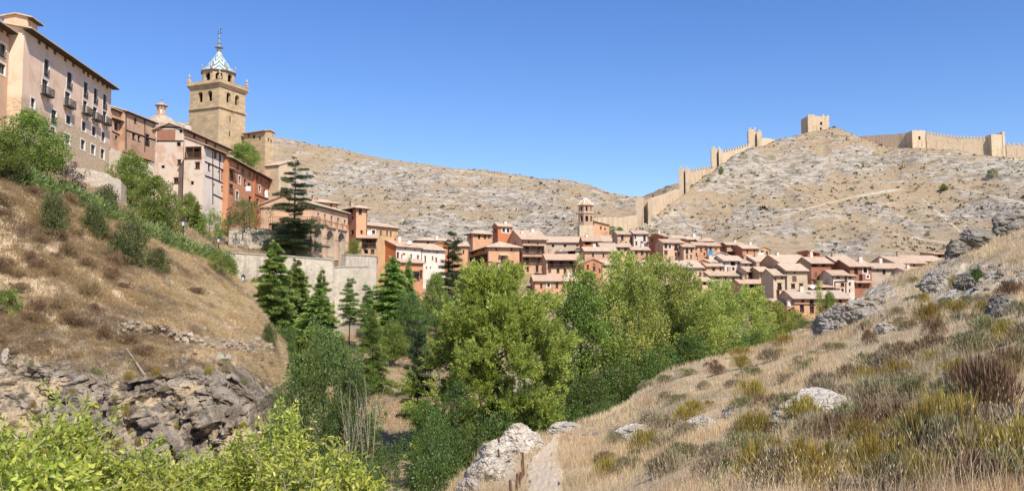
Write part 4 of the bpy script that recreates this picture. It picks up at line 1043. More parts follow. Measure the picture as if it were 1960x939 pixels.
def fort_tower(label, x0, x1, top, base, depth=6.0, m=M_FORT, merl=True, wins=(), gap=None, ang=0, ragged=.3):
    Y = cY((x0 + x1) / 2) - 2.5; A = at(x0, base, Y); B = at(x1, base, Y); zt = at(x0, top, Y).z; L = (B - A).length; H = zt - A.z + 3.5
    root = thing('fortress_tower', label, 'fortress tower', (A.x, A.y, A.z - 3.5), R(ang)); rng = random.Random(label)
    mb = MB()
    if gap:                                                         # open-backed tower seen edge on: two wings and a deep slot
        a, b = (gap[0] - x0) / (x1 - x0) * L, (gap[1] - x0) / (x1 - x0) * L
        mb.box(0, a, 0, depth, 0, H); mb.box(b, L, 0, depth, 0, H - gap[2]); mb.box(a - .01, b + .01, depth * .6, depth - .01, 0, H - .6)
    else: 
        hs = []
        for wx, wy, ww, wh in wins:
            a = (wx - x0) / (x1 - x0) * L; z = at(wx, wy, Y).z - A.z + 3.5; w2, h2 = ww / FPX * Y / 2, wh / FPX * Y / 2; hs.append((a - w2, a + w2, z - h2, z + h2))
        n = 9; facade(mb, L, 0, H, hs, lambda a_, z_: (a_, 0, z_)); mb.box(0.01, L - .01, 1.2, depth, 0, H); mb.poly([(0, depth, 0), (0, 0, 0), (0, 0, H), (0, depth, H)]); mb.poly([(L, 0, 0), (L, depth, 0), (L, depth, H), (L, 0, H)]); mb.poly([(0, 0, H), (L, 0, H), (L, depth, H), (0, depth, H)])
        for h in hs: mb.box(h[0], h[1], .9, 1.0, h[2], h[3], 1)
        for i in range(n):
            if rng.random() < .7: a = L * i / n; mb.box(a + .05, a + L / n - .05, .05, 1.0, H + .003, H + rng.uniform(.05, ragged))
    mb.build('tower_body', [m, M_DARK], root)
    if merl:
        k = max(2, int(L / 1.8)); me = MB(); me.box(-.4, .4, 0, .6, -.1, 1.0); mesh = me.me('merlon', [m])
        for i in range(k): link('merlon', mesh, root, (L * (i + .5) / k, .02, H - (gap[2] if gap and i * 2 >= k else 0)))
fort_wall('lowest stretch of fortress wall running from the church to the dark notched tower', [(1136, 418, 447), (1165, 416, 447), (1195, 416, 446), (1220, 412, 436)])
fort_tower('notched fortress tower with a dark side at the foot of the wall climb', 1217, 1245, 378, 424, 7, M_FORT, False, gap=(1232, 1240, .6), ang=-12)
fort_wall('fortress wall climbing from the dark notched tower to the tall square tower', [(1244, 382, 424), (1275, 372, 400), (1302, 362, 376)])
fort_tower('tall fortress tower halfway up the ridge above the lower wall', 1300, 1321, 322, 371, 6, M_FORT, True, gap=(1309, 1312, .2), ang=-10)
fort_wall('short crenellated fortress wall between the two middle towers', [(1320, 331, 368), (1345, 325, 348), (1368, 322, 334)], 9)
fort_tower('fortress tower with twin tops beside the dark green bush', 1362, 1382, 284, 326, 6, M_FORT2, True, gap=(1372, 1376, .4), ang=-10)
fort_wall('crenellated fortress wall rising steeply to the highest ridge tower', [(1381, 294, 324), (1405, 288, 308), (1436, 279, 290)], 11, M_FORT2)
fort_tower('split fortress tower at the top of the climbing wall', 1433, 1458, 248, 286, 6, M_FORT2, True, gap=(1445, 1449, 1.2), ang=-10)
fort_wall('low curved fortress wall ending in the hillside behind the split tower', [(1457, 265, 283), (1474, 265, 278), (1484, 268, 275), (1494, 273, 274)], 0, M_FORT2)
fort_tower('broad square castle tower alone on the hilltop', 1547, 1589, 222, 258, 9, M_FORT, False, [(1573, 236, 4, 6), (1572, 246, 3.4, 5)], ang=4, ragged=.9)
fort_wall('crumbled wall stub beside the hilltop castle tower', [(1588, 247, 256), (1600, 248, 256), (1612, 254, 258)], 0, M_FORT2)
fort_wall('plain fortress wall between the hilltop and the gate tower', [(1630, 262, 270), (1680, 259, 276), (1748, 254, 285)], 0, M_FORT)
fort_tower('square gate tower with a small door opening on the long wall', 1747, 1773, 250, 288, 6, M_FORT2, False, [(1761, 264, 4, 7)], ang=3)
fort_wall('long fortress wall topped by many merlons', [(1773, 256, 287), (1806, 261, 292), (1836, 265, 296), (1870, 266, 299), (1900, 265, 301)], 20, M_FORT)
fort_tower('pale fortress tower at the end of the merloned wall', 1899, 1926, 257, 303, 6, M_FORT2, False, gap=(1920, 1921, -1.2), ang=2)
fort_wall('last stretch of merloned wall at the picture edge', [(1926, 277, 304), (1962, 279, 306), (2010, 281, 308)], 9, M_FORT)
house('stone_hut', 'small ruined stone hut below the end of the castle wall', (1941, 303, 400), (1968, 5), M_FORT2, roof='flat', dp=5, gz=at(1945, 325, 400).z, wins=[(1953, 313, 4, 6, 's')], cat='hut')
stone_wall('ruined_wall', 'low ruined stone wall leading to the small hut', [(1905, 317, 320, 398), (1938, 303, 318, 399)], .8, M_FORT2)
# ------------------------------------------------------------------ the town
TG = 'town houses stacked on the slope'
def town(label, A, B, *a, **k):
    k.setdefault('group', TG); return house('town_house', label, A, B, *a, **k)
# pixel helper for rows of windows: (x0, dx, n, y0, dy, w, h, kind)
def row(x0, x1, n, y0, y1, w, h, kind): return [(x0 + (x1 - x0) * i / max(1, n - 1), y0 + (y1 - y0) * i / max(1, n - 1), w, h, kind) for i in range(n)]
# upper left group behind the cedar
town('long pink building with a tiled roof rising behind the terrace arcade', (590, 388, 152), (666, 76), 'rose', 'side', 18, dp=9, tile='pale', wins=row(609, 660, 5, 412, 426, 2.6, 8, 'w') + [(622, 434, 3, 8, 'w'), (648, 440, 3, 7, 'w')])
town('pink upper block with small arched windows and a pale hip roof', (592, 384, 164), (646, 40), 'pink', 'hip', 18, side=('L', 574), tile='pale', wins=[(634, 395, 4, 7, 'w'), (617, 396, 4, 7, 'w'), (600, 396, 3, 7, 'w')])
tw = town('red tower house with a hip roof and large dark windows', (682, 396, 178), (703, 40), 'pink', 'hip', 20, side=('L', 650), left='orange', tile='pale', wins=[(670, 402, 11, 11, 'o'), (689.5, 404, 6, 11, 'w'), (675, 417, 4, 6, 's'), (662, 440, 4, 6, 'w'), (675, 444, 5, 6, 'w'), (692, 444, 4, 5, 'w')], ov=.7)
town('red house with a long leaning roof beside the red tower house', (700, 430, 182), (762, 50), 'ochre', 'side', 16, dp=7, left='red', tile='rose', wins=[(715, 444, 6, 7, 'W'), (741, 447, 2.5, 7, 'w'), (748, 448, 2.5, 7, 'w'), (729, 446, 3, 6, 'w')], chim=[(.1, .5)])
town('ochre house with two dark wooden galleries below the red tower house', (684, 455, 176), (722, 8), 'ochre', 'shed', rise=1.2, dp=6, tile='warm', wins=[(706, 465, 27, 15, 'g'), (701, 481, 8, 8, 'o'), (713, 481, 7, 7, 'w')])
town('red gabled house standing on the rampart with white long side', (758, 470, 184), (806, 50), 'white', 'side', 22, side=('L', 721), left='red', tile='rose', wins=[(735, 470, 4, 5, 's')] + [(761.5, 489, 4, 11, 'w'), (773, 490, 4, 9, 'w'), (787, 491, 2.5, 6, 'w'), (800, 493, 3, 7, 'w'), (776, 475, 2, 4, 's'), (794, 478, 2, 4, 's')], chim=[(.4, .4)])
town('long white house with small scattered windows next to the red gabled house', (806, 476, 199), (852, 42), 'white', 'side', 20, dp=8, tile='pale', wins=[(814, 496, 3, 10, 'w'), (828, 494, 2, 5, 'w'), (835, 497, 3, 7, 'w'), (816, 512, 2, 6, 's'), (821, 480, 2, 4, 's'), (837, 483, 2.5, 4, 's'), (824, 512, 2, 4, 's')])
town('low orange house with a glazed timber front below the long white house', (766, 501, 176), (810, 35), 'orange', 'side', 16, dp=5, left='red', tile='rose', wins=[(784, 512, 5, 5, 's'), (792, 528, 22, 16, 'w'), (806, 525, 4, 14, 'w')], beams=[(767, 522, 806, 524)])
town('ochre house with a wide pale roof up behind the white houses', (799, 459, 232), (876, 18), 'ochre', 'hip', 15, side=('L', 790), tile='pale', wins=[(819, 466, 4, 6, 'w'), (831, 469, 4, 5, 's'), (812, 470, 2.5, 4, 's'), (848, 467, 3, 5, 'w')], chim=[(.5, .2)])
town('small red house with a low gable between the ochre house and the dark cedar', (827, 468, 222), (857, 20), 'red', 'front', 18, dp=8, tile='rose', wins=[(838, 474, 3, 4, 's'), (849, 475, 3, 4, 's')])
town('house hidden behind the flat topped cedar with a white round vent', (860, 470, 228), (897, 10), 'pink', 'side', 18, dp=8, tile='pale', wins=[(876, 474, 6, 5, 'W'), (887, 482, 3, 6, 'w')])
town('pink house with a pointed hip roof like a cupola', (905, 445, 254), (941, 30), 'pink', 'hip', 24, side=('L', 894), tile='pale', wins=[(917, 453, 4, 7, 'w'), (928, 453, 4, 7, 'w'), (900, 453, 2.5, 6, 'w'), (936, 453, 2.5, 6, 'w')], ov=.8)
town('tall red tower house with pale shuttered windows', (953, 432, 246), (980, 22), 'red', 'side', 24, side=('L', 943), tile='rose', wins=[(964, 440, 5, 8, 'W'), (972.5, 441, 5, 8, 'W'), (947.5, 441, 2.4, 7, 'w'), (951, 441, 2, 6, 'w')])
town('big pink hip roofed house with a corner gallery and a hooded balcony', (935, 471, 222), (994, 15), 'pink', 'hip', 20, side=('L', 897), left='ochre', tile='pale', ov=.8,
     wins=[(950, 474, 4, 5, 'w'), (979, 477, 4, 5, 'w'), (962.5, 495, 7, 12, 'wb'), (905, 477, 5, 5, 'w'), (911, 477, 3, 5, 'w'), (925.5, 475, 3, 5, 'w'), (916, 496, 33, 16, 'g'), (950, 508, 5, 6, 'w'), (981, 504, 4, 8, 'w')], awn=[(955, 488, 973, 488)], beams=[(935, 501, 990, 507)])
town('four storey pink house with two long dark balconies', (999, 457, 229), (1046, 12), 'dusty', 'side', 18, side=('L', 971), left='pink', tile='pale', ov=.8,
     wins=[(1021, 477, 42, 15, 'g'), (1021, 498, 42, 14, 'g'), (1012, 463, 3, 4, 's'), (1029, 466, 3, 4, 's'), (1028, 514, 5, 11, 'w'), (1038, 515, 3, 5, 'w'), (1010, 515, 4, 8, 'w'), (986, 461, 3, 4, 's'), (993, 482, 3, 7, 'w'), (992, 499, 3, 7, 'w'), (980, 484, 3, 6, 'w')], chim=[(.2, .3), (.7, .4)])
house('church_nave', 'plain beige church nave with round windows below the brick church tower', (1040, 463, 262), (1117, 3), 'beige', 'side', 20, dp=11, tile='rose', cat='church', wins=[(1058.5, 470, 5, 5, 'o'), (1081.5, 470, 5, 5, 'o'), (1105, 470, 4, 2.5, 's')])
town('house with one long timber gallery and an orange tiled roof', (1046, 496, 219), (1107, 6), 'rose', 'side', 20, dp=8, tile='warm', ov=.7, wins=[(1076, 505, 56, 15, 'g'), (1052, 518, 6, 8, 'h'), (1068, 518, 5, 7, 'w'), (1081.5, 519, 5, 8, 'w'), (1098, 521, 5, 9, 'w')])
town('small white house with a curved lean-to roof behind the timber gallery house', (1068, 478, 240), (1120, 4), 'white', 'shedx', rise=-.6, dp=7, tile='pale', wins=[(1094, 481, 15, 7, 'o'), (1073, 480, 2.5, 4, 's'), (1112, 487, 4, 6, 'w')])
town('low pink house with a broad orange roof in front of the timber gallery house', (1022, 537, 202), (1104, 4), 'pink', 'side', 17, dp=9, tile='warm', wins=[(1050, 545, 5, 8, 'W'), (1066, 546, 5, 9, 'w'), (1085, 548, 6, 9, 'w'), (1036, 547, 4, 7, 'w')], chim=[(.85, .3)])
town('pale roofed pink house half hidden by the feathery tree top', (910, 522, 200), (972, 10), 'rose', 'side', 18, dp=7, tile='warm', wins=row(920, 962, 4, 530, 534, 4, 7, 'w'))
# around and right of the church tower
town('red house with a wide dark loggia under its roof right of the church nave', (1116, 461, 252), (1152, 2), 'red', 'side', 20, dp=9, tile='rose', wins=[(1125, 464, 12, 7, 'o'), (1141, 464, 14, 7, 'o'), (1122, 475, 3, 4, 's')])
town('beige house with a broad roof between the red loggia house and the pink twin house', (1148, 462, 262), (1184, 3), 'beige', 'side', 18, dp=14, tile='pale', wins=[(1160, 467, 4, 3, 's'), (1172, 468, 4, 3, 's')])
town('pale red house with a lean roof beside the foot of the church tower', (1137, 430, 284), (1166, 10), 'pink', 'shedx', rise=1.2, dp=7, tile='pale', wins=[(1150, 436, 3, 5, 'w'), (1158, 438, 3, 4, 's')])
town('pink house with a tall dark window left of its paler twin', (1182, 448, 250), (1212, 3), 'rose', 'side', 15, dp=9, tile='rose', wins=[(1191, 455, 5, 9, 'w'), (1208, 461, 4, 17, 'h'), (1198.5, 464, 4, 3, 's'), (1188, 464, 3, 4, 'w')], chim=[(.95, .3)])
town('paler pink twin house with four dark windows', (1213, 447, 249), (1241, 4), 'white', 'side', 15, dp=9, tile='rose', wins=[(1216, 453, 2.5, 6, 'w'), (1233.5, 456, 5, 10, 'w'), (1218, 465.5, 3.4, 6, 'w'), (1228.5, 466, 5, 6, 'w')])
town('long pink house with a brown shuttered bay below the red loggia house', (1150, 472, 238), (1208, 4), 'rose', 'side', 17, dp=8, tile='rose', wins=[(1163, 477, 5, 6, 'w'), (1184.5, 476, 5, 6, 'w'), (1197, 477, 6, 5, 'w'), (1190, 485, 4, 6, 'w'), (1202, 486, 4, 5, 'w')])
town('low house with a brown boarded gallery beside the red gable house', (1119, 480, 229), (1181, 4), 'dusty', 'side', 17, dp=8, tile='pale', wins=[(1173.5, 489.5, 14, 8, 'h'), (1155, 489, 3, 5, 'w'), (1135, 488, 4, 5, 'w')])
town('narrow pink house under the twin houses with a dark gutter line', (1209, 478, 236), (1243, 3), 'pink', 'side', 16, dp=7, tile='rose', wins=[(1218, 484, 4, 5, 'w'), (1229, 484, 5, 6, 'w'), (1238, 487, 4, 8, 'w')])
town('big red house wall with a narrow lit end below the fortress path', (1270, 452, 243), (1279, 35), 'orange', 'side', 18, side=('L', 1242), left='red', tile='rose', wins=[(1248, 459.5, 3, 5, 'w'), (1256, 470, 3, 5, 'w'), (1266.5, 457, 3.4, 5, 'w'), (1262, 482, 4, 6, 'w')])
town('pink house with three iron balconies right of the big red house', (1269, 464, 236), (1307, 6), 'rose', 'side', 16, dp=8, tile='rose', wins=[(1274.5, 470, 4, 7, 'wb'), (1282, 472, 4, 7, 'W'), (1294, 474, 6, 9, 'wb'), (1302.5, 473, 3.5, 5, 'w'), (1274.5, 484, 6, 8, 'd'), (1293, 486, 3, 6, 'w'), (1299, 486, 3, 5, 'w')])
town('pale pink house with one iron balcony and two low windows', (1307, 472, 234), (1329, 6), 'rose', 'side', 16, dp=7, tile='rose', wins=[(1315, 480, 4, 9, 'wb'), (1323.5, 479, 3.6, 6, 'w'), (1315, 491, 3, 6, 'w'), (1322.5, 491, 3, 6, 'w')])
town('orange house with a satellite dish in the row under the bare hill', (1278, 456, 256), (1312, 6), 'orange', 'side', 16, dp=8, tile='rose', wins=[(1287, 459.5, 3.4, 4, 'w'), (1303, 461, 3, 4, 'w')])
town('orange house at the high end of the row under the bare hill', (1309, 458, 260), (1345, 6), 'orange', 'side', 16, dp=8, tile='pale', wins=[(1320, 463, 3, 5, 'w'), (1340, 464, 4, 5, 'w'), (1330, 462, 3, 4, 'w')])
town('small red house with a white dormer next to the orange row', (1336, 461, 258), (1366, 6), 'red', 'side', 16, dp=8, tile='rose', wins=[(1341, 464, 4, 5, 'w'), (1352.5, 464, 6, 5, 'W')], chim=[(.4, .2)])
town('pinkish house with a red shutter beside the house with the blue sheet', (1329, 469, 240), (1353, 6), 'pink', 'side', 16, dp=7, tile='rose', wins=[(1332.5, 476, 4, 6, 'h'), (1342, 478, 5, 9, 'h'), (1333, 487, 3, 5, 'w'), (1348, 486, 3, 4, 'w')])
blue = town('pinkish house with a bright blue sheet hung under its window', (1354, 470, 240), (1378, 6), 'pink', 'side', 16, dp=7, tile='rose', wins=[(1360, 476.5, 4, 5, 'w'), (1370, 477, 4, 5, 'h'), (1372, 485, 3, 4, 'w')])
town('brown red house with a dark open storey under its balcony floor', (1390, 468, 252), (1424, 8), 'ochre', 'side', 18, side=('L', 1378), left='rust', tile='rose', wins=[(1402, 473.5, 4, 5, 'w'), (1414.5, 472.5, 5, 6, 'w'), (1406, 486, 28, 11, 'g'), (1384, 474, 4, 4, 's')])
town('bright orange house with two small windows beside a triangular white cloth', (1421, 475, 246), (1452, 5), 'orange', 'side', 16, dp=8, tile='pale', wins=[(1430.5, 481.5, 3, 4, 'w'), (1444, 480, 3, 4, 'w'), (1437, 490, 14, 5, 'o')])
town('ochre house with a broken roofline behind the bright orange house', (1451, 477, 256), (1474, 8), 'ochre', 'front', 22, dp=9, tile='pale', wins=[(1459, 482, 5, 4, 'w'), (1468, 484, 3, 5, 'w')])
town('broad low house with a very large pale roof among the poplar tops', (1232, 511, 208), (1346, 5), 'cream', 'side', 17, dp=12, tile='pale', wins=[(1318, 527, 6, 7, 'w'), (1296, 522, 5, 6, 'w'), (1340, 524, 3, 6, 'w'), (1260, 524, 5, 6, 'w')])
town('red house with a steep gable between the poplar tops', (1118, 503, 214), (1153, 4), 'orange', 'front', 24, dp=9, tile='rose', wins=[(1125, 511, 4, 7, 'w'), (1137, 514, 4.6, 7, 'w'), (1137, 530, 4.4, 8, 'w'), (1148, 518, 3, 6, 'w'), (1137, 501, 2.6, 4, 's')])
town('pale roofed low house beside the steep red gable', (1152, 506, 222), (1186, 3), 'cream', 'side', 18, dp=8, tile='pale', wins=[(1160, 501, 10, 4, 'o'), (1168, 510, 12, 4, 'o')])
town('narrow pink house with stacked balconies left of the steep red gable', (1099, 506, 224), (1119, 3), 'pink', 'side', 18, dp=7, tile='rose', wins=[(1104, 511, 6, 8, 'g'), (1113, 515, 4, 8, 'w'), (1103, 524, 6, 8, 'w'), (1113, 528, 4, 8, 'h')])
# right hand part of the town
town('red house end with a peaked gable below the blue sheet house', (1334, 502, 220), (1358, 8), 'red', 'front', 24, dp=8, tile='rose', wins=[(1343, 500, 2.6, 4, 's'), (1350, 510, 3, 5, 'w')])
town('small ochre house with two stepped roofs right of the red peaked gable', (1351, 501, 226), (1384, 5), 'ochre', 'side', 16, dp=6, tile='pale', wins=[(1362, 507, 6, 3, 'o'), (1376, 507, 4, 4, 'w')])
town('low house with a dark eave under the small ochre house', (1352, 509, 218), (1385, 5), 'rose', 'side', 16, dp=5, tile='pale', wins=[(1366, 515, 5, 4, 'w'), (1379, 515, 3, 4, 'w')])
town('bright white house with a wide dark balcony opening', (1385, 498, 224), (1422, 8), 'white', 'side', 18, side=('L', 1362), tile='pale', ov=.7, wins=[(1403, 504, 9, 8, 'o'), (1414, 503, 3, 4, 'w'), (1403.5, 514, 4, 4, 'w'), (1416, 514, 2.6, 4, 'w'), (1376, 493, 2.6, 4, 's')])
town('white annex stepping down from the bright white house', (1420, 503, 223), (1436, 8), 'white', 'side', 16, dp=6, tile='pale', wins=[(1427.5, 505, 3.4, 4, 'w'), (1424.5, 516, 4, 6, 'w')])
town('white gabled house end peeping over the bright white house', (1362, 489, 236), (1397, 4), 'white', 'front', 20, dp=7, tile='pale', wins=[(1371, 492, 3, 4, 's')])
town('house with a long sagging pale roof below the bare hill', (1446, 500, 222), (1490, 12), 'dusty', 'side', 19, dp=11, tile='pale', wins=[(1456, 506, 5, 5, 'w'), (1468, 505, 6, 6, 'g'), (1475, 503, 5, 6, 'h'), (1484, 502, 6, 6, 'w')])
town('wide house with a slanting pale roof and small attic windows behind the cream house', (1493, 503, 204), (1553, 8), 'ochre', 'side', 20, dp=12, tile='pale', wins=[(1508, 506, 3, 4, 's'), (1527, 505, 4, 4, 's'), (1541, 505, 4, 5, 'w')], chim=[(.25, .45)])
town('ochre house with a row of dark balconies under the sagging pale roof', (1453, 519, 206), (1481, 6), 'ochre', 'side', 18, dp=7, tile='pale', wins=[(1461, 524, 8, 8, 'g'), (1471, 522, 8, 6, 'g'), (1459, 532, 3, 5, 'w'), (1467.5, 531, 4, 6, 'w')])
town('pinkish house with two dark balconies left of the ochre balcony house', (1429, 519, 210), (1454, 6), 'rose', 'side', 18, dp=7, tile='rose', wins=[(1436, 522, 7, 7, 'g'), (1446.5, 523, 7, 7, 'g'), (1438, 532, 6, 6, 'w'), (1449, 533, 3.6, 6, 'w')])
town('low pink house with a long veranda above the poplar tops', (1416, 542, 194), (1478, 4), 'pink', 'side', 16, dp=6, tile='warm', wins=[(1426, 548, 5, 8, 'w'), (1441, 548, 12, 8, 'g'), (1459, 549, 11, 9, 'g'), (1472, 548, 5, 9, 'w')])
town('pale low house with an open porch left of the long veranda house', (1344, 538, 204), (1362, 6), 'rose', 'side', 16, dp=7, tile='pale', wins=[(1349, 541, 6, 6, 'o'), (1357, 545, 3, 6, 'w')])
town('house with a flat pale roof behind the open porch house', (1358, 527, 212), (1417, 5), 'beige', 'side', 15, dp=8, tile='pale', wins=[(1372, 532, 10, 4, 'o'), (1390, 533, 5, 5, 'w'), (1404, 535, 5, 5, 'w')])
town('tall cream house with a brown shutter and two dark windows', (1504, 517, 178), (1545, 5), 'cream', 'side', 20, dp=8, tile='pale', left='ochre', wins=[(1521, 519, 4, 5, 's'), (1520.5, 533.5, 8, 11, 'h'), (1518, 547, 7, 8, 'w'), (1533.5, 547, 7, 9, 'w'), (1514, 561, 5, 7, 'w'), (1530, 562, 4, 6, 'w')])
town('cream house annex with a dark balcony left of the tall cream house', (1480, 526, 178), (1504, 4), 'cream', 'side', 20, dp=7, tile='pale', wins=[(1492, 548, 7, 11, 'wb'), (1489, 561, 6, 11, 'w'), (1498, 560, 4, 6, 'w'), (1484, 534, 4, 7, 'h'), (1497, 531, 4, 6, 'h')])
town('red wall house with a leaning roof below the cream house annex', (1480, 578, 174), (1512, 4), 'red', 'side', 14, dp=5, tile='rose', wins=[(1487, 585, 4, 5, 's'), (1503, 586, 4, 6, 'w')])
town('tall red house with wide dark attic openings', (1552, 503, 187), (1592, 5), 'rust', 'side', 19, dp=8, tile='rose', left='ochre', wins=[(1560, 506, 11, 5, 'o'), (1577, 506, 10, 5, 'o'), (1561.5, 525.5, 5.4, 10, 'h'), (1576, 522, 5, 5, 'w'), (1558.5, 538.5, 3.4, 4, 's'), (1573.5, 538.5, 3.4, 4, 's')], beams=[(1552, 535, 1591, 535)])
town('red dormer house on top of the wide slanting roof', (1546, 485, 210), (1569, 4), 'red', 'shedx', rise=.7, dp=6, tile='pale', wins=[(1552.5, 485, 5, 3, 's'), (1560, 485, 5, 3, 's')])
town('red house with a white chimney and a tall dark window', (1597, 499, 196), (1632, 5), 'rust', 'side', 20, dp=7, tile='rose', right='orange', wins=[(1606, 505, 5, 10, 'w'), (1618.5, 502, 3.4, 4, 'w')], chim=[(.25, .4)])
town('dark red house with a white blind and a hooded lower storey', (1625, 509, 183), (1668, 6), 'rust', 'side', 20, dp=8, tile='rose', wins=[(1638.5, 518.5, 6, 10, 'wb'), (1656, 517, 7, 10, 'W'), (1637.5, 529, 3, 4, 's'), (1647.5, 531, 5.4, 10, 'wb'), (1661, 529, 4, 5, 'W'), (1646, 545, 6, 6, 'w'), (1655, 548, 5, 5, 'h')], awn=[(1634, 540, 1667, 540)])
town('half timbered pinkish white house with a red patched wall', (1592, 526, 181), (1624, 4), 'patchy', 'side', 19, dp=6, tile='rose', wins=[(1604, 530, 7, 6, 'h'), (1612.5, 544.5, 6, 6, 'w'), (1612.5, 555, 5, 4, 'w'), (1601, 556, 14, 8, 'h'), (1619, 533, 4, 6, 'w')], beams=[(1597, 539.5, 1622, 538), (1619, 541, 1619, 560), (1598, 540, 1598, 565)])
town('narrow white house strip between the half timbered house and the dark red house', (1622, 527, 182.5), (1635, 4), 'white', 'side', 18, dp=6, tile='rose', wins=[(1626, 543, 4.4, 4, 'w'), (1626, 556, 3, 4, 'w'), (1627, 531, 5, 4, 'h')])
town('long pink house with a stone coloured roof lowest in the town', (1518, 570, 170), (1624, 4), 'pink', 'side', 20, dp=8, tile='old', left='rose', wins=[(1536.5, 572.5, 5, 6, 'w'), (1553.5, 575, 7, 10, 'wb'), (1535, 590, 8, 12, 'w'), (1554, 592, 8, 12, 'w'), (1608.5, 574, 6, 9, 'w'), (1590, 573, 5, 7, 'w'), (1590, 592, 6, 9, 'w')], beams=[(1519, 582, 1560, 583)], chim=[(.27, .4)])
town('tiny red annex with a sloping roof at the corner of the lowest long house', (1502, 586, 169), (1517, 4), 'orange', 'shedx', rise=-.9, dp=4, tile='rose', wins=[(1512, 593, 4, 5, 'w')])
town('house with a terracotta terrace wall under the tall red house', (1546, 549, 180), (1594, 4), 'rust', 'side', 12, dp=4, tile='rose', wins=[(1578, 553, 6, 6, 'w'), (1556, 553, 5, 5, 'w')])
town('long low beige house with three dark windows at the right end of the town', (1668, 513, 188), (1746, 5), 'beige', 'side', 15, dp=9, tile='rose', wins=[(1680, 517, 2.6, 4, 's'), (1692, 519, 5, 9, 'w'), (1720.5, 517, 5.4, 10, 'w'), (1738, 520, 3, 5, 'w')])
town('small white house partly hidden by the rocky slope', (1733, 519, 184), (1764, 6), 'white', 'side', 14, dp=6, tile='rose', wins=[(1746, 527, 4, 5, 'w')])
town('broad tiled roof house climbing behind the long beige house', (1713, 503, 205), (1772, 8), 'rose', 'side', 17, dp=12, tile='rose', wins=[(1750, 508, 4, 4, 's')])
town('pink roofed house nearest the grey boulder at the town edge', (1740, 499, 214), (1812, 8), 'pink', 'side', 15, dp=12, tile='rose', wins=[(1790, 505, 4, 4, 's')])
town('small shed with a dark opening just left of the boulder outcrop', (1786, 486, 226), (1812, 6), 'ochre', 'shed', rise=.8, dp=6, tile='rose', wins=[(1801, 487, 12, 6, 'o')])

# ------------------------------------------------------------------ small things on the houses
def dish(label, px, py, Y, r=.45):
    P = at(px, py, Y); root = thing('satellite_dish', label, 'satellite dish', P, R(-8), 'satellite dishes on the houses')
    m = MB(); m.lathe([(.02, 0), (r * .5, r * .07), (r, r * .28), (r * 1.0, r * .30), (r * .5, r * .1), (.02, .03)], 14, cap=False); o = m.build('reflector', flat_mat('white painted metal', (.78, .77, .75), .4), root, (0, -.3, .3)); o.rotation_euler = (R(65), 0, 0)
    a = MB(); a.bar((0, -.3, .3), (0, .35, -.1), .03); a.bar((0, -.3, .1), (0, -.75, .42), .015); a.build('arm', M_IRON, root)
dish('white satellite dish above the ochre gallery house', 709, 449, 174.5, .5)
dish('white satellite dish on the roof of the long white house', 785, 467, 188, .45)
dish('white satellite dish on a pole among the cedars', 880, 533, 176, .5)
dish('white satellite dish at the end of the veranda house', 1474, 548, 190, .6)
dish('white satellite dish over the lowest long house roof', 1555, 552, 172, .45)
b = MB(); P = at(1360, 483, 238.6)
n = 8
for i in range(n):
    for j in range(5):
        q = lambda a, c: P + Vector(((a / n - .5) * 1.2, -.06 - .05 * math.sin(a * 2.1) - (.0 if c == 0 else .02 * math.sin(a * 1.3 + c)), -c / 5 * 1.25 + .6))
        b.poly([q(i, j), q(i, j + 1), q(i + 1, j + 1), q(i + 1, j)])
o = b.build('hanging_sheet', flat_mat('blue cloth', (.03, .30, .55)), None); tag(o, 'bright blue sheet hanging below a window', 'sheet')
for lab, px, py, Y, w_, h_, c in [('white laundry hung on the red terrace house', 471, 361, 158.6, .9, .9, (.75, .74, .74)), ('white laundry at the downhill red terrace house', 506, 371, 172, .6, 1.4, (.74, .72, .72)), ('triangular white cloth beside the bright orange house', 1453, 487, 242, 1.6, 1.2, (.72, .68, .64))]:
    P = at(px, py, Y) + Vector((.45, -.2, 0)); b = MB()
    for i in range(6):
        for j in range(4):
            q = lambda a, c: P + Vector(((a / 6 - .5) * w_, -.05 * math.sin(a * 2.3 + c), (.5 - c / 4) * h_))
            b.poly([q(i, j), q(i, j + 1), q(i + 1, j + 1), q(i + 1, j)])
    tag(b.build('laundry', flat_mat('cloth ' + lab[:14], c), None), lab, 'laundry')
# ================================================================== VEGETATION AND STONES
NR = np.random.default_rng(7)
def unit(v): return v / np.maximum(np.linalg.norm(v, axis=-1, keepdims=True), 1e-9)
def rdir(n, rg): return unit(rg.normal(size=(n, 3)))
def leaf_cards(P, D, ln, wd, rg, tint, flat=None, bend=0.0):
    """diamond leaves: P base points, D directions, ln/wd arrays. flat: bias of the leaf normal towards +Z (0..1)"""
    n = len(P); N = rdir(n, rg)
    if flat is not None: N = unit(N * (1 - flat) + np.array([0, 0, 1.0]) * flat)
    T = unit(np.cross(N, D)); ln = np.broadcast_to(np.asarray(ln, float), (n,))[:, None]; wd = np.broadcast_to(np.asarray(wd, float), (n,))[:, None]
    mid = P + D * ln * .45; tip = P + D * ln
    if bend: tip = tip + np.array([0, 0, -1.0]) * ln * bend
    V = np.stack([P, mid + T * wd * .5, tip, mid - T * wd * .5], 1).reshape(-1, 3)
    F = np.arange(4 * n).reshape(n, 4)
    return V, F, np.repeat(tint, 4)
def join(parts):
    V, F, T, o = [], [], [], 0
    for v, f, t in parts: V.append(v); F.append(f + o); T.append(t); o += len(v)
    return np.concatenate(V), np.concatenate(F), np.concatenate(T)
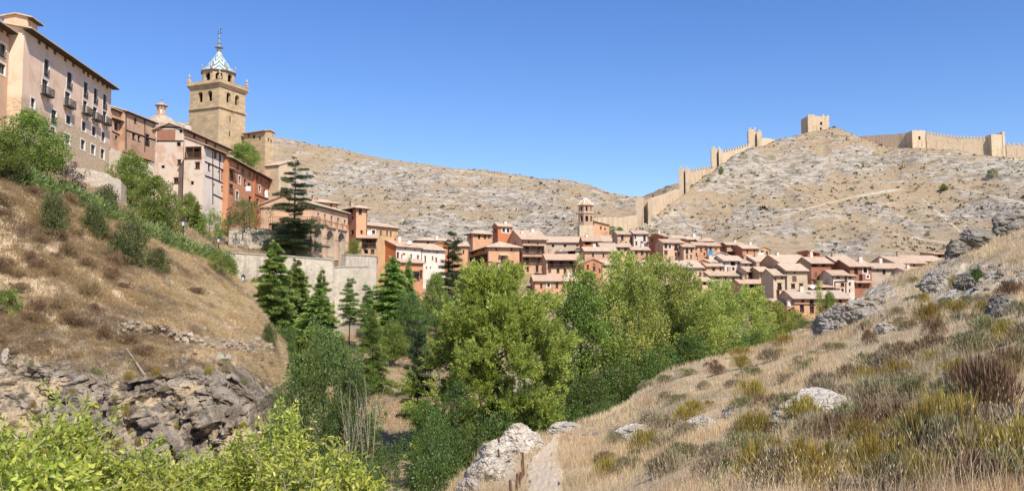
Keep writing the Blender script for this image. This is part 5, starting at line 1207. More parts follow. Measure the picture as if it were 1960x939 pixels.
def foliage(name, stops, trans=0.35, vary=0.18, patch=None):
    def fn(n):
        c = n.ramp(n.attr('tint'), [(p, c_) for p, c_ in stops])
        if patch:
            for sc, col, a, b in patch: c = n.mix(n.val(n.noise(n.coord(), sc, 4, .6), a, b, 0, .75), c, col)
        hs = n.n('ShaderNodeHueSaturation'); n.l(c, hs.inputs['Color'])
        n.l(n.val(n.rnd(), 0, 1, 1 - vary, 1 + vary), hs.inputs['Value']); n.l(n.val(n.rnd(), 0, 1, .488, .512), hs.inputs['Hue'])
        t = n.t; d = n.n('ShaderNodeBsdfDiffuse'); tr = n.n('ShaderNodeBsdfTranslucent'); mx = n.n('ShaderNodeMixShader'); mx.inputs[0].default_value = trans
        n.l(hs.outputs[0], d.inputs[0]); n.l(hs.outputs[0], tr.inputs[0]); n.l(d.outputs[0], mx.inputs[1]); n.l(tr.outputs[0], mx.inputs[2])
        g = n.n('ShaderNodeBsdfGlossy'); g.inputs['Roughness'].default_value = .45; g.inputs[0].default_value = (1, 1, 1, 1); m2 = n.n('ShaderNodeMixShader'); m2.inputs[0].default_value = .025
        n.l(mx.outputs[0], m2.inputs[1]); n.l(g.outputs[0], m2.inputs[2]); n.l(m2.outputs[0], n.t.nodes['Material Output'].inputs[0])
    return mat(name, fn)
FO = {
    'poplar': foliage('poplar leaves', [(0, (0.205, 0.252, 0.059)), (.5, (0.409, 0.469, 0.103)), (1, (0.697, 0.674, 0.175))], .4),
    'feather': foliage('feathery leaves', [(0, (0.195, 0.259, 0.049)), (.5, (0.387, 0.472, 0.089)), (1, (0.634, 0.688, 0.150))], .4),
    'broad': foliage('broad leaves', [(0, (0.107, 0.156, 0.026)), (.5, (0.202, 0.275, 0.050)), (1, (0.380, 0.440, 0.089))], .35),
    'dark': foliage('dark leaves', [(0, (0.053, 0.091, 0.020)), (.5, (0.105, 0.164, 0.037)), (1, (0.188, 0.281, 0.058))], .3),
    'glossy': foliage('glossy leaves', [(0, (.075, .125, .03)), (.5, (.14, .215, .055)), (1, (.25, .34, .10))], .35),
    'conifer': foliage('conifer needles', [(0, (0.140, 0.214, 0.064)), (.5, (0.263, 0.367, 0.103)), (1, (0.529, 0.595, 0.145))], .25),
    'juniper': foliage('juniper needles', [(0, (.06, .07, .025)), (.5, (.125, .14, .045)), (1, (.21, .22, .075))], .25),
    'cedar': foliage('cedar needles', [(0, (0.061, 0.100, 0.051)), (.5, (0.109, 0.164, 0.080)), (1, (0.204, 0.264, 0.116))], .2),
    'olive': foliage('olive shrub leaves', [(0, (0.110, 0.105, 0.044)), (.5, (0.187, 0.176, 0.066)), (1, (0.286, 0.264, 0.099))], .3),
    'bright': foliage('bright yellow green leaves', [(0, (0.206, 0.272, 0.035)), (.5, (0.413, 0.468, 0.073)), (1, (0.745, 0.694, 0.137))], .45, .1),
    'hedge': foliage('juniper sprays', [(0, (0.115, 0.173, 0.055)), (.5, (0.233, 0.315, 0.107)), (1, (0.464, 0.528, 0.174))], .25, .05),
    'purple': foliage('purple leaves', [(0, (.045, .022, .03)), (.5, (.085, .045, .06)), (1, (.14, .08, .09))], .25),
    'broom': foliage('broom stems', [(0, (0.179, 0.147, 0.036)), (.5, (0.330, 0.253, 0.059)), (1, (0.578, 0.384, 0.071))], .3),
    'heather': foliage('brown heather twigs', [(0, (0.125, 0.078, 0.045)), (.5, (0.234, 0.150, 0.084)), (1, (0.402, 0.270, 0.140))], .15),
    'cushion': foliage('grey cushion twigs', [(0, (0.171, 0.135, 0.082)), (.5, (0.310, 0.247, 0.151)), (1, (0.488, 0.405, 0.239))], .15),
    'thyme': foliage('grey green twigs', [(0, (0.141, 0.138, 0.063)), (.5, (0.248, 0.236, 0.107)), (1, (0.413, 0.380, 0.176))], .15),
    'straw': foliage('dry straw', patch=[(.16, (.40, .35, .22), .50, .64), (.35, (.50, .37, .25), .54, .66), (.11, (.78, .68, .49), .54, .66)], stops=[(0, (0.462, 0.330, 0.163)), (.5, (0.714, 0.540, 0.292)), (1, (0.882, 0.730, 0.447))], trans=.42, vary=.0),
    'straw2': foliage('dry grey straw', patch=[(.12, (.36, .255, .18), .50, .62), (.3, (.82, .69, .50), .55, .66), (.5, (.45, .36, .25), .56, .66)], stops=[(0, (0.371, 0.260, 0.149)), (.5, (0.639, 0.480, 0.279)), (1, (0.845, 0.690, 0.432))], trans=.4, vary=.0),
    'scrub': foliage('far scrub', [(0, (.10, .085, .05)), (.5, (.17, .15, .08)), (1, (.25, .215, .125))], .1),
}
M_BARK = flat_mat('grey brown bark', (.14, .105, .078), .95, .1, .3, 9)
M_BARKP = flat_mat('pale bark', (.33, .29, .23), .95, .1, .25, 9)

def limbs_mesh(name, h, tips, rg, r0, zt=None, m=M_BARK, bend=.15, frac=.5, n=6):
    """tapered trunk with limbs that reach towards the leaf clumps"""
    mb = MB(); k = 7; zt = zt or h * .9
    pts = [Vector((0, 0, -.4))]; off = Vector((0, 0, 0))
    for i in range(1, k + 1):
        off += Vector((rg.uniform(-1, 1), rg.uniform(-1, 1), 0)) * bend * h / 30; pts.append(Vector((off.x, off.y, zt * i / k)))
    rad = lambda z: r0 * max(.12, 1 - z / zt * .9)
    for a, b in zip(pts[:-1], pts[1:]): mb.bar(a, b, rad(a.z) * (1.25 if a.z < 0 else 1), r2=rad(b.z), n=8)
    def axis(z):
        i = min(k - 1, max(0, int(z / zt * k))); a, b = pts[i], pts[i + 1]; f = (z - a.z) / max(1e-6, b.z - a.z); return a.lerp(b, max(0, min(1, f)))
    for t in tips:
        t = Vector(t); rr = math.hypot(t.x, t.y); z0 = max(.12 * h, min(zt * .95, t.z - rr * frac)); a = axis(z0); mid = a.lerp(t, .5) + Vector((rg.uniform(-1, 1), rg.uniform(-1, 1), rg.uniform(-.2, .8))) * rr * .1
        ra = rad(z0) * .45; mb.bar(a, mid, ra, r2=ra * .6, n=5); mb.bar(mid, t, ra * .6, r2=.012 * h * .2, n=4)
    return mb.me(name, [m], True)

def clump_leaves(C, rc, nl, ln, wd, rg, up=.2, squash=.75, lumpy=.25, outw=.8, flat=None, tj=.11, ax=None):
    """leaves around clump centres C (k,3) with radii rc"""
    k = len(C); idx = np.repeat(np.arange(k), nl); n = len(idx); d = rdir(n, rg); rad = rg.uniform(.35, 1.0, n) ** .6
    off = d * rad[:, None] * rc[idx][:, None] * np.array([1, 1, squash])
    P = C[idx] + off
    D = unit(d * outw + rdir(n, rg) * .7 + np.array([0, 0, up]))
    ct = rg.uniform(.12, .85, k); tint = np.clip(ct[idx] + rg.normal(0, tj, n), 0, 1)
    return leaf_cards(P, D, ln * rg.uniform(.6, 1.25, n), wd * rg.uniform(.7, 1.2, n), rg, tint, flat)
def mk_crown(name, parts, material):
    V, F, T = join(parts); return np_mesh(name, V, F, [material], attrs={'tint': T})

def envelope(n, rg, h, z0, prof, inner=.35):
    """clump centres in a crown whose radius at relative height t is prof(t)"""
    t = rg.uniform(0, 1, n * 3); r = np.array([prof(x) for x in t]); keep = rg.uniform(0, r.max(), len(t)) < r + .12 * r.max(); t, r = t[keep][:n], r[keep][:n]
    a = rg.uniform(0, 2 * np.pi, len(t)); q = np.sqrt(rg.uniform(inner ** 2, 1, len(t))); lump = 1 + .22 * np.sin(3 * a + 5 * t) + .12 * np.sin(5 * a - 11 * t) + .15 * rg.normal(size=len(t))
    return np.stack([np.cos(a) * r * q * lump, np.sin(a) * r * q * lump, z0 + t * (h - z0)], 1), r
TREES = {}
def tree_kind(key, seed, h, w, z0, prof, nclump, rc, nleaf, ln, wd, mat_, r0, up=.25, squash=.75, bark=M_BARK, inner=.35, ntips=26, frac=.6, flat=None, zt=None):
    rg = np.random.default_rng(seed); C, r = envelope(nclump, rg, h, z0, lambda t: prof(t) * w / 2, inner)
    rcs = rc * rg.uniform(.6, 1.3, len(C)); crown = mk_crown('crown', [clump_leaves(C, rcs, nleaf, ln, wd, rg, up, squash, flat=flat)], FO[mat_])
    tr = limbs_mesh('trunk', h, C[rg.permutation(len(C))[:ntips]].tolist(), random.Random(seed), r0, m=bark, frac=frac, zt=zt)
    TREES[key] = (tr, crown, h, w)
rnd_prof = lambda t: (math.sin(math.pi * min(1, .12 + .88 * t) ** .8) ** .7)
pop_prof = lambda t: .35 + .65 * math.sin(math.pi * min(.999, t * .86 + .12)) if t < .93 else .4
for i in range(3): tree_kind(f'poplar{i}', 100 + i, 16, 7.0, 1.2, pop_prof, 330, .66, 90, .25, .15, 'poplar', .26, up=.7, squash=1.25, bark=M_BARKP, ntips=34, frac=1.1)
tree_kind('poplar_dark', 105, 15, 6.5, 1.0, pop_prof, 320, .66, 88, .25, .15, 'broad', .28, up=.7, squash=1.2, ntips=36, frac=1.1)
tree_kind('slim_poplar', 106, 10, 1.9, .6, lambda t: .5 + .5 * math.sin(math.pi * t), 70, .42, 50, .2, .12, 'poplar', .13, up=.9, squash=1.5, ntips=12, frac=1.3)
for i in range(3): tree_kind(f'broad{i}', 110 + i, 9, 8, 1.6, rnd_prof, 230, .78, 100, .21, .14, 'broad', .24, ntips=26)
for i in range(2): tree_kind(f'dark{i}', 120 + i, 9, 6.5, .0, lambda t: .62 + .38 * math.sin(math.pi * t) if t < .6 else max(.15, 1.25 * (1.05 - t) + .35), 210, .62, 95, .17, .10, 'dark', .2, up=.35, ntips=20)
for i in range(2): tree_kind(f'olive{i}', 125 + i, 5, 5, .4, rnd_prof, 90, .6, 60, .2, .09, 'olive', .1, up=.5, ntips=18)
for i in range(2): tree_kind(f'glossy{i}', 122 + i, 9, 6.8, .0, lambda t: .62 + .38 * math.sin(math.pi * t) if t < .6 else max(.2, 1.25 * (1.05 - t) + .35), 120, .78, 150, .19, .12, 'glossy', .2, up=.6, squash=1.15, inner=.55, ntips=20)
tree_kind('purple0', 128, 4, 3.6, .4, rnd_prof, 70, .45, 50, .16, .1, 'purple', .08, ntips=16)
for i in range(3): tree_kind(f'bush{i}', 130 + i, 3, 3.8, .1, lambda t: math.sqrt(max(0, 1 - t * t)) * .95 + .08, 80, .45, 62, .14, .075, 'dark', .06, up=.5, inner=.5, ntips=14)
for i in range(2): tree_kind(f'gbush{i}', 135 + i, 3, 4.0, .1, lambda t: math.sqrt(max(0, 1 - t * t)) * .95 + .08, 80, .45, 62, .15, .08, 'broad', .06, up=.5, inner=.5, ntips=14)
for i in range(2): tree_kind(f'jbush{i}', 138 + i, 2.6, 2.6, -.1, lambda t: .8 * math.sqrt(max(0, 1 - t ** 2)) + .15, 110, .36, 62, .24, .05, 'juniper', .07, up=1.2, squash=1.3, inner=.3, ntips=18)

def feather_tree(key, seed, h, w, z0, mat_, nbig=70, nsp=17, npl=70):
    """rounded tree built of soft plumes: big clumps of outward sprays"""
    rg = np.random.default_rng(seed); prof = lambda t: (math.sin(math.pi * min(.999, .30 + .64 * t)) ** .8) * w / 2
    B, r = envelope(nbig, rg, h * .95, z0, prof, .45); rb = rg.uniform(.75, 1.5, nbig)
    k = np.repeat(np.arange(nbig), nsp); a = np.arctan2(B[:, 1], B[:, 0])[k]; tt = ((B[:, 2] - z0) / (h - z0))[k]
    C = B[k] + rdir(len(k), rg) * (rb[k] * rg.uniform(.2, .9, len(k)))[:, None] * np.array([1, 1, .7])
    ax = unit(np.stack([np.cos(a), np.sin(a), -.05 + 1.15 * tt], 1) + unit(C - B[k]) * .9 + rg.normal(0, .3, (len(C), 3))); L = rg.uniform(.6, 1.35, len(C))
    idx = np.repeat(np.arange(len(C)), npl); n = len(idx); s = rg.uniform(0, 1, n); sp = .33 * (1 - s * .7)
    P = C[idx] + ax[idx] * (L[idx] * (s - .3))[:, None] + rdir(n, rg) * sp[:, None] * rg.uniform(.2, 1, n)[:, None]
    D = unit(ax[idx] * .9 + rdir(n, rg) * .7); ct = rg.uniform(.25, .65, nbig)[k] + .22 * (tt - .4); tint = np.clip(ct[idx] + .15 * (s - .4) + rg.normal(0, .12, n), 0, 1)  # light put into the tint: paler towards the crown top, darker low down
    crown = mk_crown('crown', [leaf_cards(P, D, .26 * rg.uniform(.6, 1.3, n), .075, rg, tint)], FO[mat_])
    tr = limbs_mesh('trunk', h, B[rg.permutation(nbig)[:45]].tolist(), random.Random(seed), .36, frac=.4, bend=.4)
    TREES[key] = (tr, crown, h, w)
feather_tree('feather0', 140, 13, 11.0, .5, 'feather', 215, 16, 66)

def conifer(key, seed, h, w, mat_, levels, nb, z0=.08, power=.9, droop=.12, gap=0.0, flatn=.7, spray=.42, cone=1.0, top=0.06, dens=1.0, irregular=.2):
    rg = np.random.default_rng(seed); rr = random.Random(seed); parts = []; br = MB(); k = 6
    br.bar((0, 0, -.5), (0, 0, h * .5), .028 * h * .55, r2=.016 * h * .55, n=8); br.bar((0, 0, h * .5), (0, 0, h * .985), .016 * h * .55, r2=.02, n=7)
    for lv in range(levels):
        t = z0 + (1 - z0 - .02) * lv / (levels - 1); Lm = w / 2 * max(top, (1 - t) ** power * cone + (1 - cone) * .8 * math.sin(math.pi * min(1, t + .08)))
        for b in range(max(3, int(nb * (1 - .45 * t)))):
            a = 2 * math.pi * (b + rr.random()) / max(3, int(nb * (1 - .45 * t))); L = Lm * rr.uniform(1 - irregular * 1.6, 1 + irregular); z = t * h + rr.uniform(-.5, .5) * h / levels * 1.5
            up = .25 * t - droop * (1 - t); ex_ = np.array([math.cos(a), math.sin(a), 0]); sd = np.array([-math.sin(a), math.cos(a), 0])
            br.bar((0, 0, z), tuple(ex_ * L * .95 + np.array([0, 0, z + up * L])), .012 * L + .012, r2=.006, n=4)
            n = int(L * 250 * dens); 
            if n < 6: n = 6
            s = rg.uniform(.12, 1.0, n); side = rg.uniform(-1, 1, n); wd_ = spray * L * (1.05 - s) ** .6 * .75 + .08
            P = ex_ * (s * L)[:, None] + sd * (side * wd_)[:, None] + np.array([0, 0, 1.0]) * (z + up * L * s - .10 * L * s ** 2 - .05 * np.abs(side) * wd_ + rg.normal(0, .10, n))[:, None]
            D = unit(ex_ * .8 + sd * (side * 1.0)[:, None] + rg.normal(0, .35, (n, 3)) * np.array([1, 1, .55]) + np.array([0, 0, .12]))
            tint = np.clip(rr.uniform(.3, .65) + .25 * (s - .5) + rg.normal(0, .13, n), 0, 1)
            parts.append(leaf_cards(P, D, rg.uniform(.18, .42, n) * (.7 + .03 * h), rg.uniform(.05, .10, n) * (.7 + .03 * h), rg, tint, flatn))
    TREES[key] = (br.me('trunk', [M_BARK], True), mk_crown('crown', parts, FO[mat_]), h, w)
for i in range(2): conifer(f'spruce{i}', 150 + i, 13, 7.6, 'conifer', 30, 10, .03, .72, .20, flatn=.45, spray=.36, irregular=.3)
conifer('slim_spruce', 153, 10, 4.8, 'conifer', 26, 8, .04, .8, .16, flatn=.45, spray=.36, irregular=.32)
conifer('big_cedar', 155, 16, 10.5, 'cedar', 17, 8, .06, .62, -.02, spray=.5, flatn=.7, irregular=.5, dens=.85)
conifer('park_cedar', 156, 8, 7, 'conifer', 9, 9, .42, .55, .05, spray=.5, flatn=.8, irregular=.3, top=.25, dens=1.4)
conifer('flat_cedar', 157, 11, 9, 'cedar', 8, 11, .35, .25, -.02, spray=.55, flatn=.85, irregular=.25, cone=.45, top=.45, dens=1.5)
conifer('skirt_cedar', 158, 8, 7.5, 'conifer', 14, 10, .05, .7, .18, spray=.5, flatn=.75, dens=1.2)

rtree = random.Random(5)
def plant(key, name, label, px, py_top, Y, wpx=None, group=None, cat='tree', py_base=None, sheets=None, sub=('trunk', 'crown'), rot=None):
    tr, cr, h, w = TREES[key]
    if py_base is not None and name != 'cedar':
        Q = hit(px, py_base)
        if Q is not None and abs(Q.y - Y) < .3 * Y: Y = Q.y
    top = at(px, py_top, Y)
    zb = at(px, py_base, Y).z if py_base is not None else ground_z(top.x, top.y, sheets)
    H = max(.4, top.z - zb); s = H / h; sw = s if wpx is None else wpx / FPX * Y / w
    root = thing(name, label, cat, (top.x, top.y, zb - .05), rtree.uniform(0, 6.28) if rot is None else rot, group); root.scale = (sw, sw, s)
    link(sub[0], tr, root); link(sub[1], cr, root); return root
SH = dict(cat='shrub', sub=('stem', 'foliage'))
G1, G2, G3 = 'poplars along the river', 'conifers below the rampart', 'trees in the garden below the manor'
# garden below the manor
plant('broad0', 'garden_tree', 'leafy green tree with yellowing tips in front of the manor corner', 62, 214, 88, 135, G3, py_base=352)
plant('broad1', 'garden_tree', 'green tree half hidden at the picture edge below the orange wing', 8, 250, 84, 90, G3, py_base=345)
plant('olive0', 'olive_shrub', 'olive brown shrub behind the upper end of the hedge', 22, 296, 80, 62, None, py_base=350, **SH)
plant('olive1', 'olive_shrub', 'olive brown shrub at the picture edge below the orange wing', -6, 262, 82, 50, None, py_base=340, **SH)
plant('purple0', 'purple_shrub', 'dark purple leaved shrub beside the rounded retaining wall', 141, 312, 88, 50, None, py_base=375, **SH)
plant('broad2', 'garden_tree', 'open branched tree in front of the long retaining wall', 252, 290, 112, 78, G3, py_base=400)
plant('broad0', 'garden_tree', 'full round green tree below the tall gabled house', 296, 338, 106, 96, G3, py_base=452)
plant('gbush0', 'garden_bush', 'low green bush at the foot of the full round tree', 325, 410, 100, 60, None, py_base=462, **SH)
plant('jbush0', 'dark_shrub', 'spiky dark green shrub below the rounded wall end', 202, 358, 96, 48, None, py_base=412, **SH)
plant('broad1', 'small_tree', 'thin small tree against the foot of the timbered house', 362, 368, 130, 42, None, py_base=430)
plant('slim_spruce', 'small_conifer', 'small pointed conifer at the foot of the white timbered house', 378, 384, 124, 34, None, py_base=440)
plant('gbush1', 'garden_bush', 'green bush with bare stems under the timbered house', 402, 402, 118, 56, None, py_base=462, **SH)
plant('bush0', 'round_bush', 'big dark round bush under the red terrace houses', 469, 378, 138, 64, None, py_base=436, **SH)
plant('olive0', 'brown_vine_bush', 'brownish vine covered bush left of the garden wall', 436, 418, 128, 40, None, py_base=452, **SH)
plant('gbush0', 'wall_shrub', 'green climbing shrub hanging on top of the garden wall', 528, 464, 132, 60, None, py_base=486, **SH)
plant('broad2', 'courtyard_tree', 'loose tree growing in front of the cathedral body', 467, 271, 170, 62, None, py_base=330)
plant('gbush1', 'arcade_shrub', 'green shrub with a dark vine just right of the arcade', 678, 458, 150, 30, None, py_base=488, **SH)
for i, (px, py, Y, wv, pb, lb) in enumerate([(103, 372, 67, 52, 452, 'tall dark juniper shrub below the hedge, highest on the bank'), (182, 396, 68, 50, 452, 'dark juniper shrub between two others just under the hedge'), (248, 432, 68, 72, 502, 'widest dark juniper shrub on the dry bank'), (300, 478, 70, 48, 520, 'small low juniper shrub lowest on the dry bank'), (515, 620, 74, 26, 660, 'single dark shrub on the right shoulder of the dry bank')]):
    plant(f'jbush{i % 2}', 'juniper_shrub', lb, px, py, Y, wv, 'juniper shrubs on the dry bank', py_base=pb, **SH)
plant('gbush1', 'green_shrub', 'bright green shrub low on the bank at the picture edge', 4, 548, 58, 70, None, py_base=598, **SH)
plant('gbush0', 'hedge_end_bush', 'bright green bush closing the lower end of the hedge', 425, 478, 96, 56, None, py_base=532, **SH)
# conifers below the rampart
plant('big_cedar', 'cedar', 'large dark cedar with tiered branches beside the arcade', 566, 304, 138, 120, None, py_base=482)
plant('spruce0', 'spruce', 'tallest pointed conifer in front of the rampart wall', 527, 462, 104, 118, G2)
plant('spruce1', 'spruce', 'conifer leaning against the tallest one in front of the rampart', 568, 498, 108, 120, G2)
plant('slim_spruce', 'spruce', 'narrow pale tipped conifer standing before the rampart stain', 616, 514, 112, 72, G2)
plant('spruce1', 'spruce', 'conifer with low spreading skirt under the rampart corner', 610, 556, 96, 140, G2)
plant('park_cedar', 'cedar', 'small umbrella shaped cedar with a bare trunk left of its twin', 670, 540, 116, 72, G2)
plant('park_cedar', 'cedar', 'small umbrella shaped cedar with a bare trunk right of its twin', 704, 552, 112, 72, G2)
plant('skirt_cedar', 'cedar', 'dense round green cedar on the dry lawn', 714, 594, 92, 92, G2)
plant('spruce0', 'cedar', 'tall loose cedar in front of the low orange house', 752, 492, 122, 118, G2)
plant('slim_spruce', 'cedar', 'narrow cedar top in front of the long white house', 782, 496, 126, 62, G2)
plant('flat_cedar', 'flat_topped_cedar', 'dark flat topped cedar beside the big hip roofed house', 866, 459, 150, 78, None)
plant('slim_spruce', 'cedar', 'bluish conifer just below the dark flat topped cedar', 884, 512, 140, 44, G2)
plant('broad0', 'valley_tree', 'round dark green tree below the long white house', 834, 524, 138, 62, None)
plant('flat_cedar', 'cedar', 'lone cedar with a dark bare trunk above the gully', 800, 632, 70, 92, G2)
plant('dark1', 'valley_tree', 'shadowed bushy tree between the round cedar and the feathery tree', 786, 560, 112, 76, None)
plant('broad2', 'valley_tree', 'low green tree behind the dense round cedar', 752, 612, 104, 60, None)
for i, (px, py, Y, wv) in enumerate([(650, 640, 100, 46), (545, 620, 90, 54), (600, 636, 84, 50), (835, 600, 120, 60), (790, 600, 116, 46), (850, 560, 130, 40), (905, 545, 136, 46), (815, 655, 100, 50)]):
    plant(['gbush0', 'bush1', 'gbush1', 'bush2'][i % 4], 'undergrowth_bush', 'leafy bush filling the gaps under the conifers', px, py, Y, wv, 'bushes under the conifers', **SH)
# gully and river trees
plant('glossy0', 'broadleaf_tree', 'glossy dark green tree standing before the crag', 622, 632, 52, 160, None)
plant('glossy1', 'broadleaf_tree', 'lower dark crown joined to the glossy tree by the crag', 668, 678, 50, 100, None)
plant('feather0', 'feathery_tree', 'huge pale feathery tree in the middle of the valley', 945, 502, 66, 262, None, rot=1.0)
plant('poplar_dark', 'dark_poplar', 'darker poplar between the feathery tree and the pale poplars', 1112, 528, 80, 120, G1)
for i, (px, py, Y, wv, lb) in enumerate([(1192, 490, 88, 112, 'tallest pale green poplar beside the darker poplar'), (1254, 496, 92, 112, 'pale poplar in front of the large pale roof'), (1306, 514, 90, 100, 'pale poplar before the right end of the large pale roof'), (1378, 540, 98, 96, 'green poplar in front of the open porch house'),
                                         (1436, 552, 102, 92, 'green poplar in front of the veranda house'), (1484, 580, 106, 84, 'shorter poplar below the cream house'), (1345, 560, 86, 100, 'shaded poplar at the edge of the grassy slope'), (1222, 520, 82, 100, 'poplar crowded in front of the tallest pale one')]):
    plant(f'poplar{i % 3}', 'poplar', lb, px, py, Y, wv, G1)
plant('slim_poplar', 'slim_poplar', 'slim poplar in front of the timber gallery house', 1111, 488, 190, 18, None, py_base=560)
plant('slim_poplar', 'slim_poplar', 'slim poplar before the lowest long pink house', 1567, 540, 163, 15, None)
plant('broad1', 'small_poplar', 'small rounded poplar beside the slim one by the lowest long pink house', 1587, 556, 162, 28, None)
plant('poplar1', 'poplar', 'low poplar under the red annex of the lowest house', 1512, 596, 120, 74, G1)
plant('gbush1', 'valley_bush', 'bright bush where the poplars meet the grey boulder', 1545, 604, 100, 66, None, **SH)
for i, (px, py, Y, wv) in enumerate([(1060, 690, 74, 110), (1130, 720, 72, 100), (1190, 690, 76, 120), (1260, 660, 78, 110), (1320, 640, 82, 110), (1400, 632, 88, 110), (1460, 632, 92, 100), (1085, 770, 64, 90), (1150, 765, 64, 90), (1010, 740, 62, 110), (870, 730, 60, 90), (820, 760, 54, 90), (840, 800, 48, 90), (900, 800, 50, 100), (960, 790, 54, 90), (515, 770, 62, 54), (745, 838, 50, 76), (715, 886, 42, 60)]):
    plant(['dark0', 'dark1', 'dark0'][i % 3] if py < 770 else ['bush0', 'bush1', 'bush2'][i % 3], 'understory_tree' if py < 770 else 'understory_bush', 'leafy tree coloured dark for the shade under the poplars' if py < 770 and px > 1000 else 'dark bush deep in the gully' if py >= 770 else 'leafy tree coloured dark for the shade in the gully',
          px, py, Y, wv, 'understory in the shade of the river trees', cat='tree' if py < 770 else 'shrub')  # understory trees all take dark leaves, painting in the deep shade down there
plant('bush1', 'round_gully_bush', 'rounded grey green bush in the gully left of the white limestone', 832, 852, 40, 120, None, **SH)
plant('olive1', 'yellowing_tree', 'yellow brown shrub at the top edge of the grassy slope', 1556, 612, 62, 56, None, **SH)
def bare_shrub():
    P = base_at(690, 48); root = thing('bare_shrub', 'pale leafless shrub of thin twigs beside the glossy dark tree', 'shrub', P); rr = random.Random(3); m = MB(); top = at(690, 720, 48).z - P.z
    for i in range(6):
        a = rr.uniform(0, 6.28); p = Vector((0, 0, 0)); q = Vector((math.cos(a) * .8, math.sin(a) * .8, top * rr.uniform(.35, .5))); m.bar(p, q, .022, r2=.014, n=4)
        for j in range(3):
            e = q + Vector((rr.uniform(-.7, .7), rr.uniform(-.7, .7), top * rr.uniform(.25, .5))); m.bar(q, e, .012, r2=.005, n=3)
            f = e + Vector((rr.uniform(-.4, .4), rr.uniform(-.4, .4), rr.uniform(.2, .6))); m.bar(e.lerp(q, .4), f, .008, r2=.004, n=3)
    m.build('twigs', M_BARKP, root)
bare_shrub()
for i, (px, py, Y, wv, pb, lb) in enumerate([(1380, 318, 404, 10, 334, 'dark green bush against the fortress wall by the twin topped tower'), (1168, 431, 286, 30, 448, 'dark bush behind the pale red house at the church tower'), (1150, 432, 287, 18, 447, 'dark green tree beside the church tower foot'), (1186, 434, 288, 14, 448, 'small dark bush at the end of the row by the church'), (1356, 338, 398, 8, 348, 'small bush just under the short crenellated wall'),
                                             (1898, 322, 392, 22, 342, 'dark bush on the bare hill below the end tower'), (1806, 352, 370, 16, 365, 'dark bush on the rocky gully side of the castle hill'), (1775, 441, 300, 10, 452, 'lone green bush low on the castle hill')]):
    plant(['broad0', 'bush0', 'bush1'][i % 3], 'hill_bush', lb, px, py, Y, wv, 'dark bushes on the bare hills', py_base=pb, **SH)

# ---- hedge along the road
def hedge():
    rg = np.random.default_rng(44)
    line = [(-120, 322, 72.5), (-60, 326, 71), (0, 345, 72), (50, 362, 74), (100, 379, 77), (150, 400, 80), (200, 421, 83), (250, 446, 86), (300, 470, 89), (350, 489, 93), (400, 507, 97), (432, 524, 99.5)]
    C = np.array([tuple(at(a, b, c)) for a, b, c in line]); q = hermite(np.arange(len(C)), C, np.linspace(0, len(C) - 1, 400))
    O = Vector(C[5]); O.z -= .5; root = thing('hedge', 'long blue green juniper hedge along the road above the bank', 'hedge', O)
    n = 90000; i = rg.integers(0, 399, n); f = rg.random(n)[:, None]; B = q[i] * (1 - f) + q[i + 1] * f
    s = i + f[:, 0]; hh = 1.3 + .3 * vnoise(s * .1, s * 0, seed=3) + .4 * vnoise(s * .33, s * 0, seed=4) + .3 * vnoise(s * .9, s * 0, seed=5); a = rg.uniform(0, np.pi, n); r = rg.uniform(.55, 1, n) * hh
    P = B + np.stack([np.cos(a) * r * .95, np.cos(a) * r * .5 * 0, np.sin(a) * r * 1.3 - .25], 1) + rg.normal(0, .12, (n, 3)); P[:, 1] += np.cos(a) * r * -.5
    D = unit(np.stack([np.cos(a) * .6, -np.cos(a) * .3, np.sin(a) * .7 + .4], 1) + rg.normal(0, .45, (n, 3))); ct = .5 + .3 * vnoise(s * .6, a * 2, seed=6)
    V, F, T = leaf_cards(P, D, rg.uniform(.25, .65, n), rg.uniform(.05, .09, n), rg, np.clip(ct + rg.normal(0, .15, n), 0, 1))
    link('foliage', np_mesh('foliage', V - np.array(O), F, [FO['hedge']], attrs={'tint': T}), root)
    m = MB()
    for k in range(0, 399, 5): p = Vector(q[k]) - O; m.bar(p + Vector((0, 0, -.6)), p + Vector((rtree.uniform(-.3, .3), rtree.uniform(-.3, .3), .8)), .04, n=4)
    m.build('stems', M_BARK, root)
hedge()

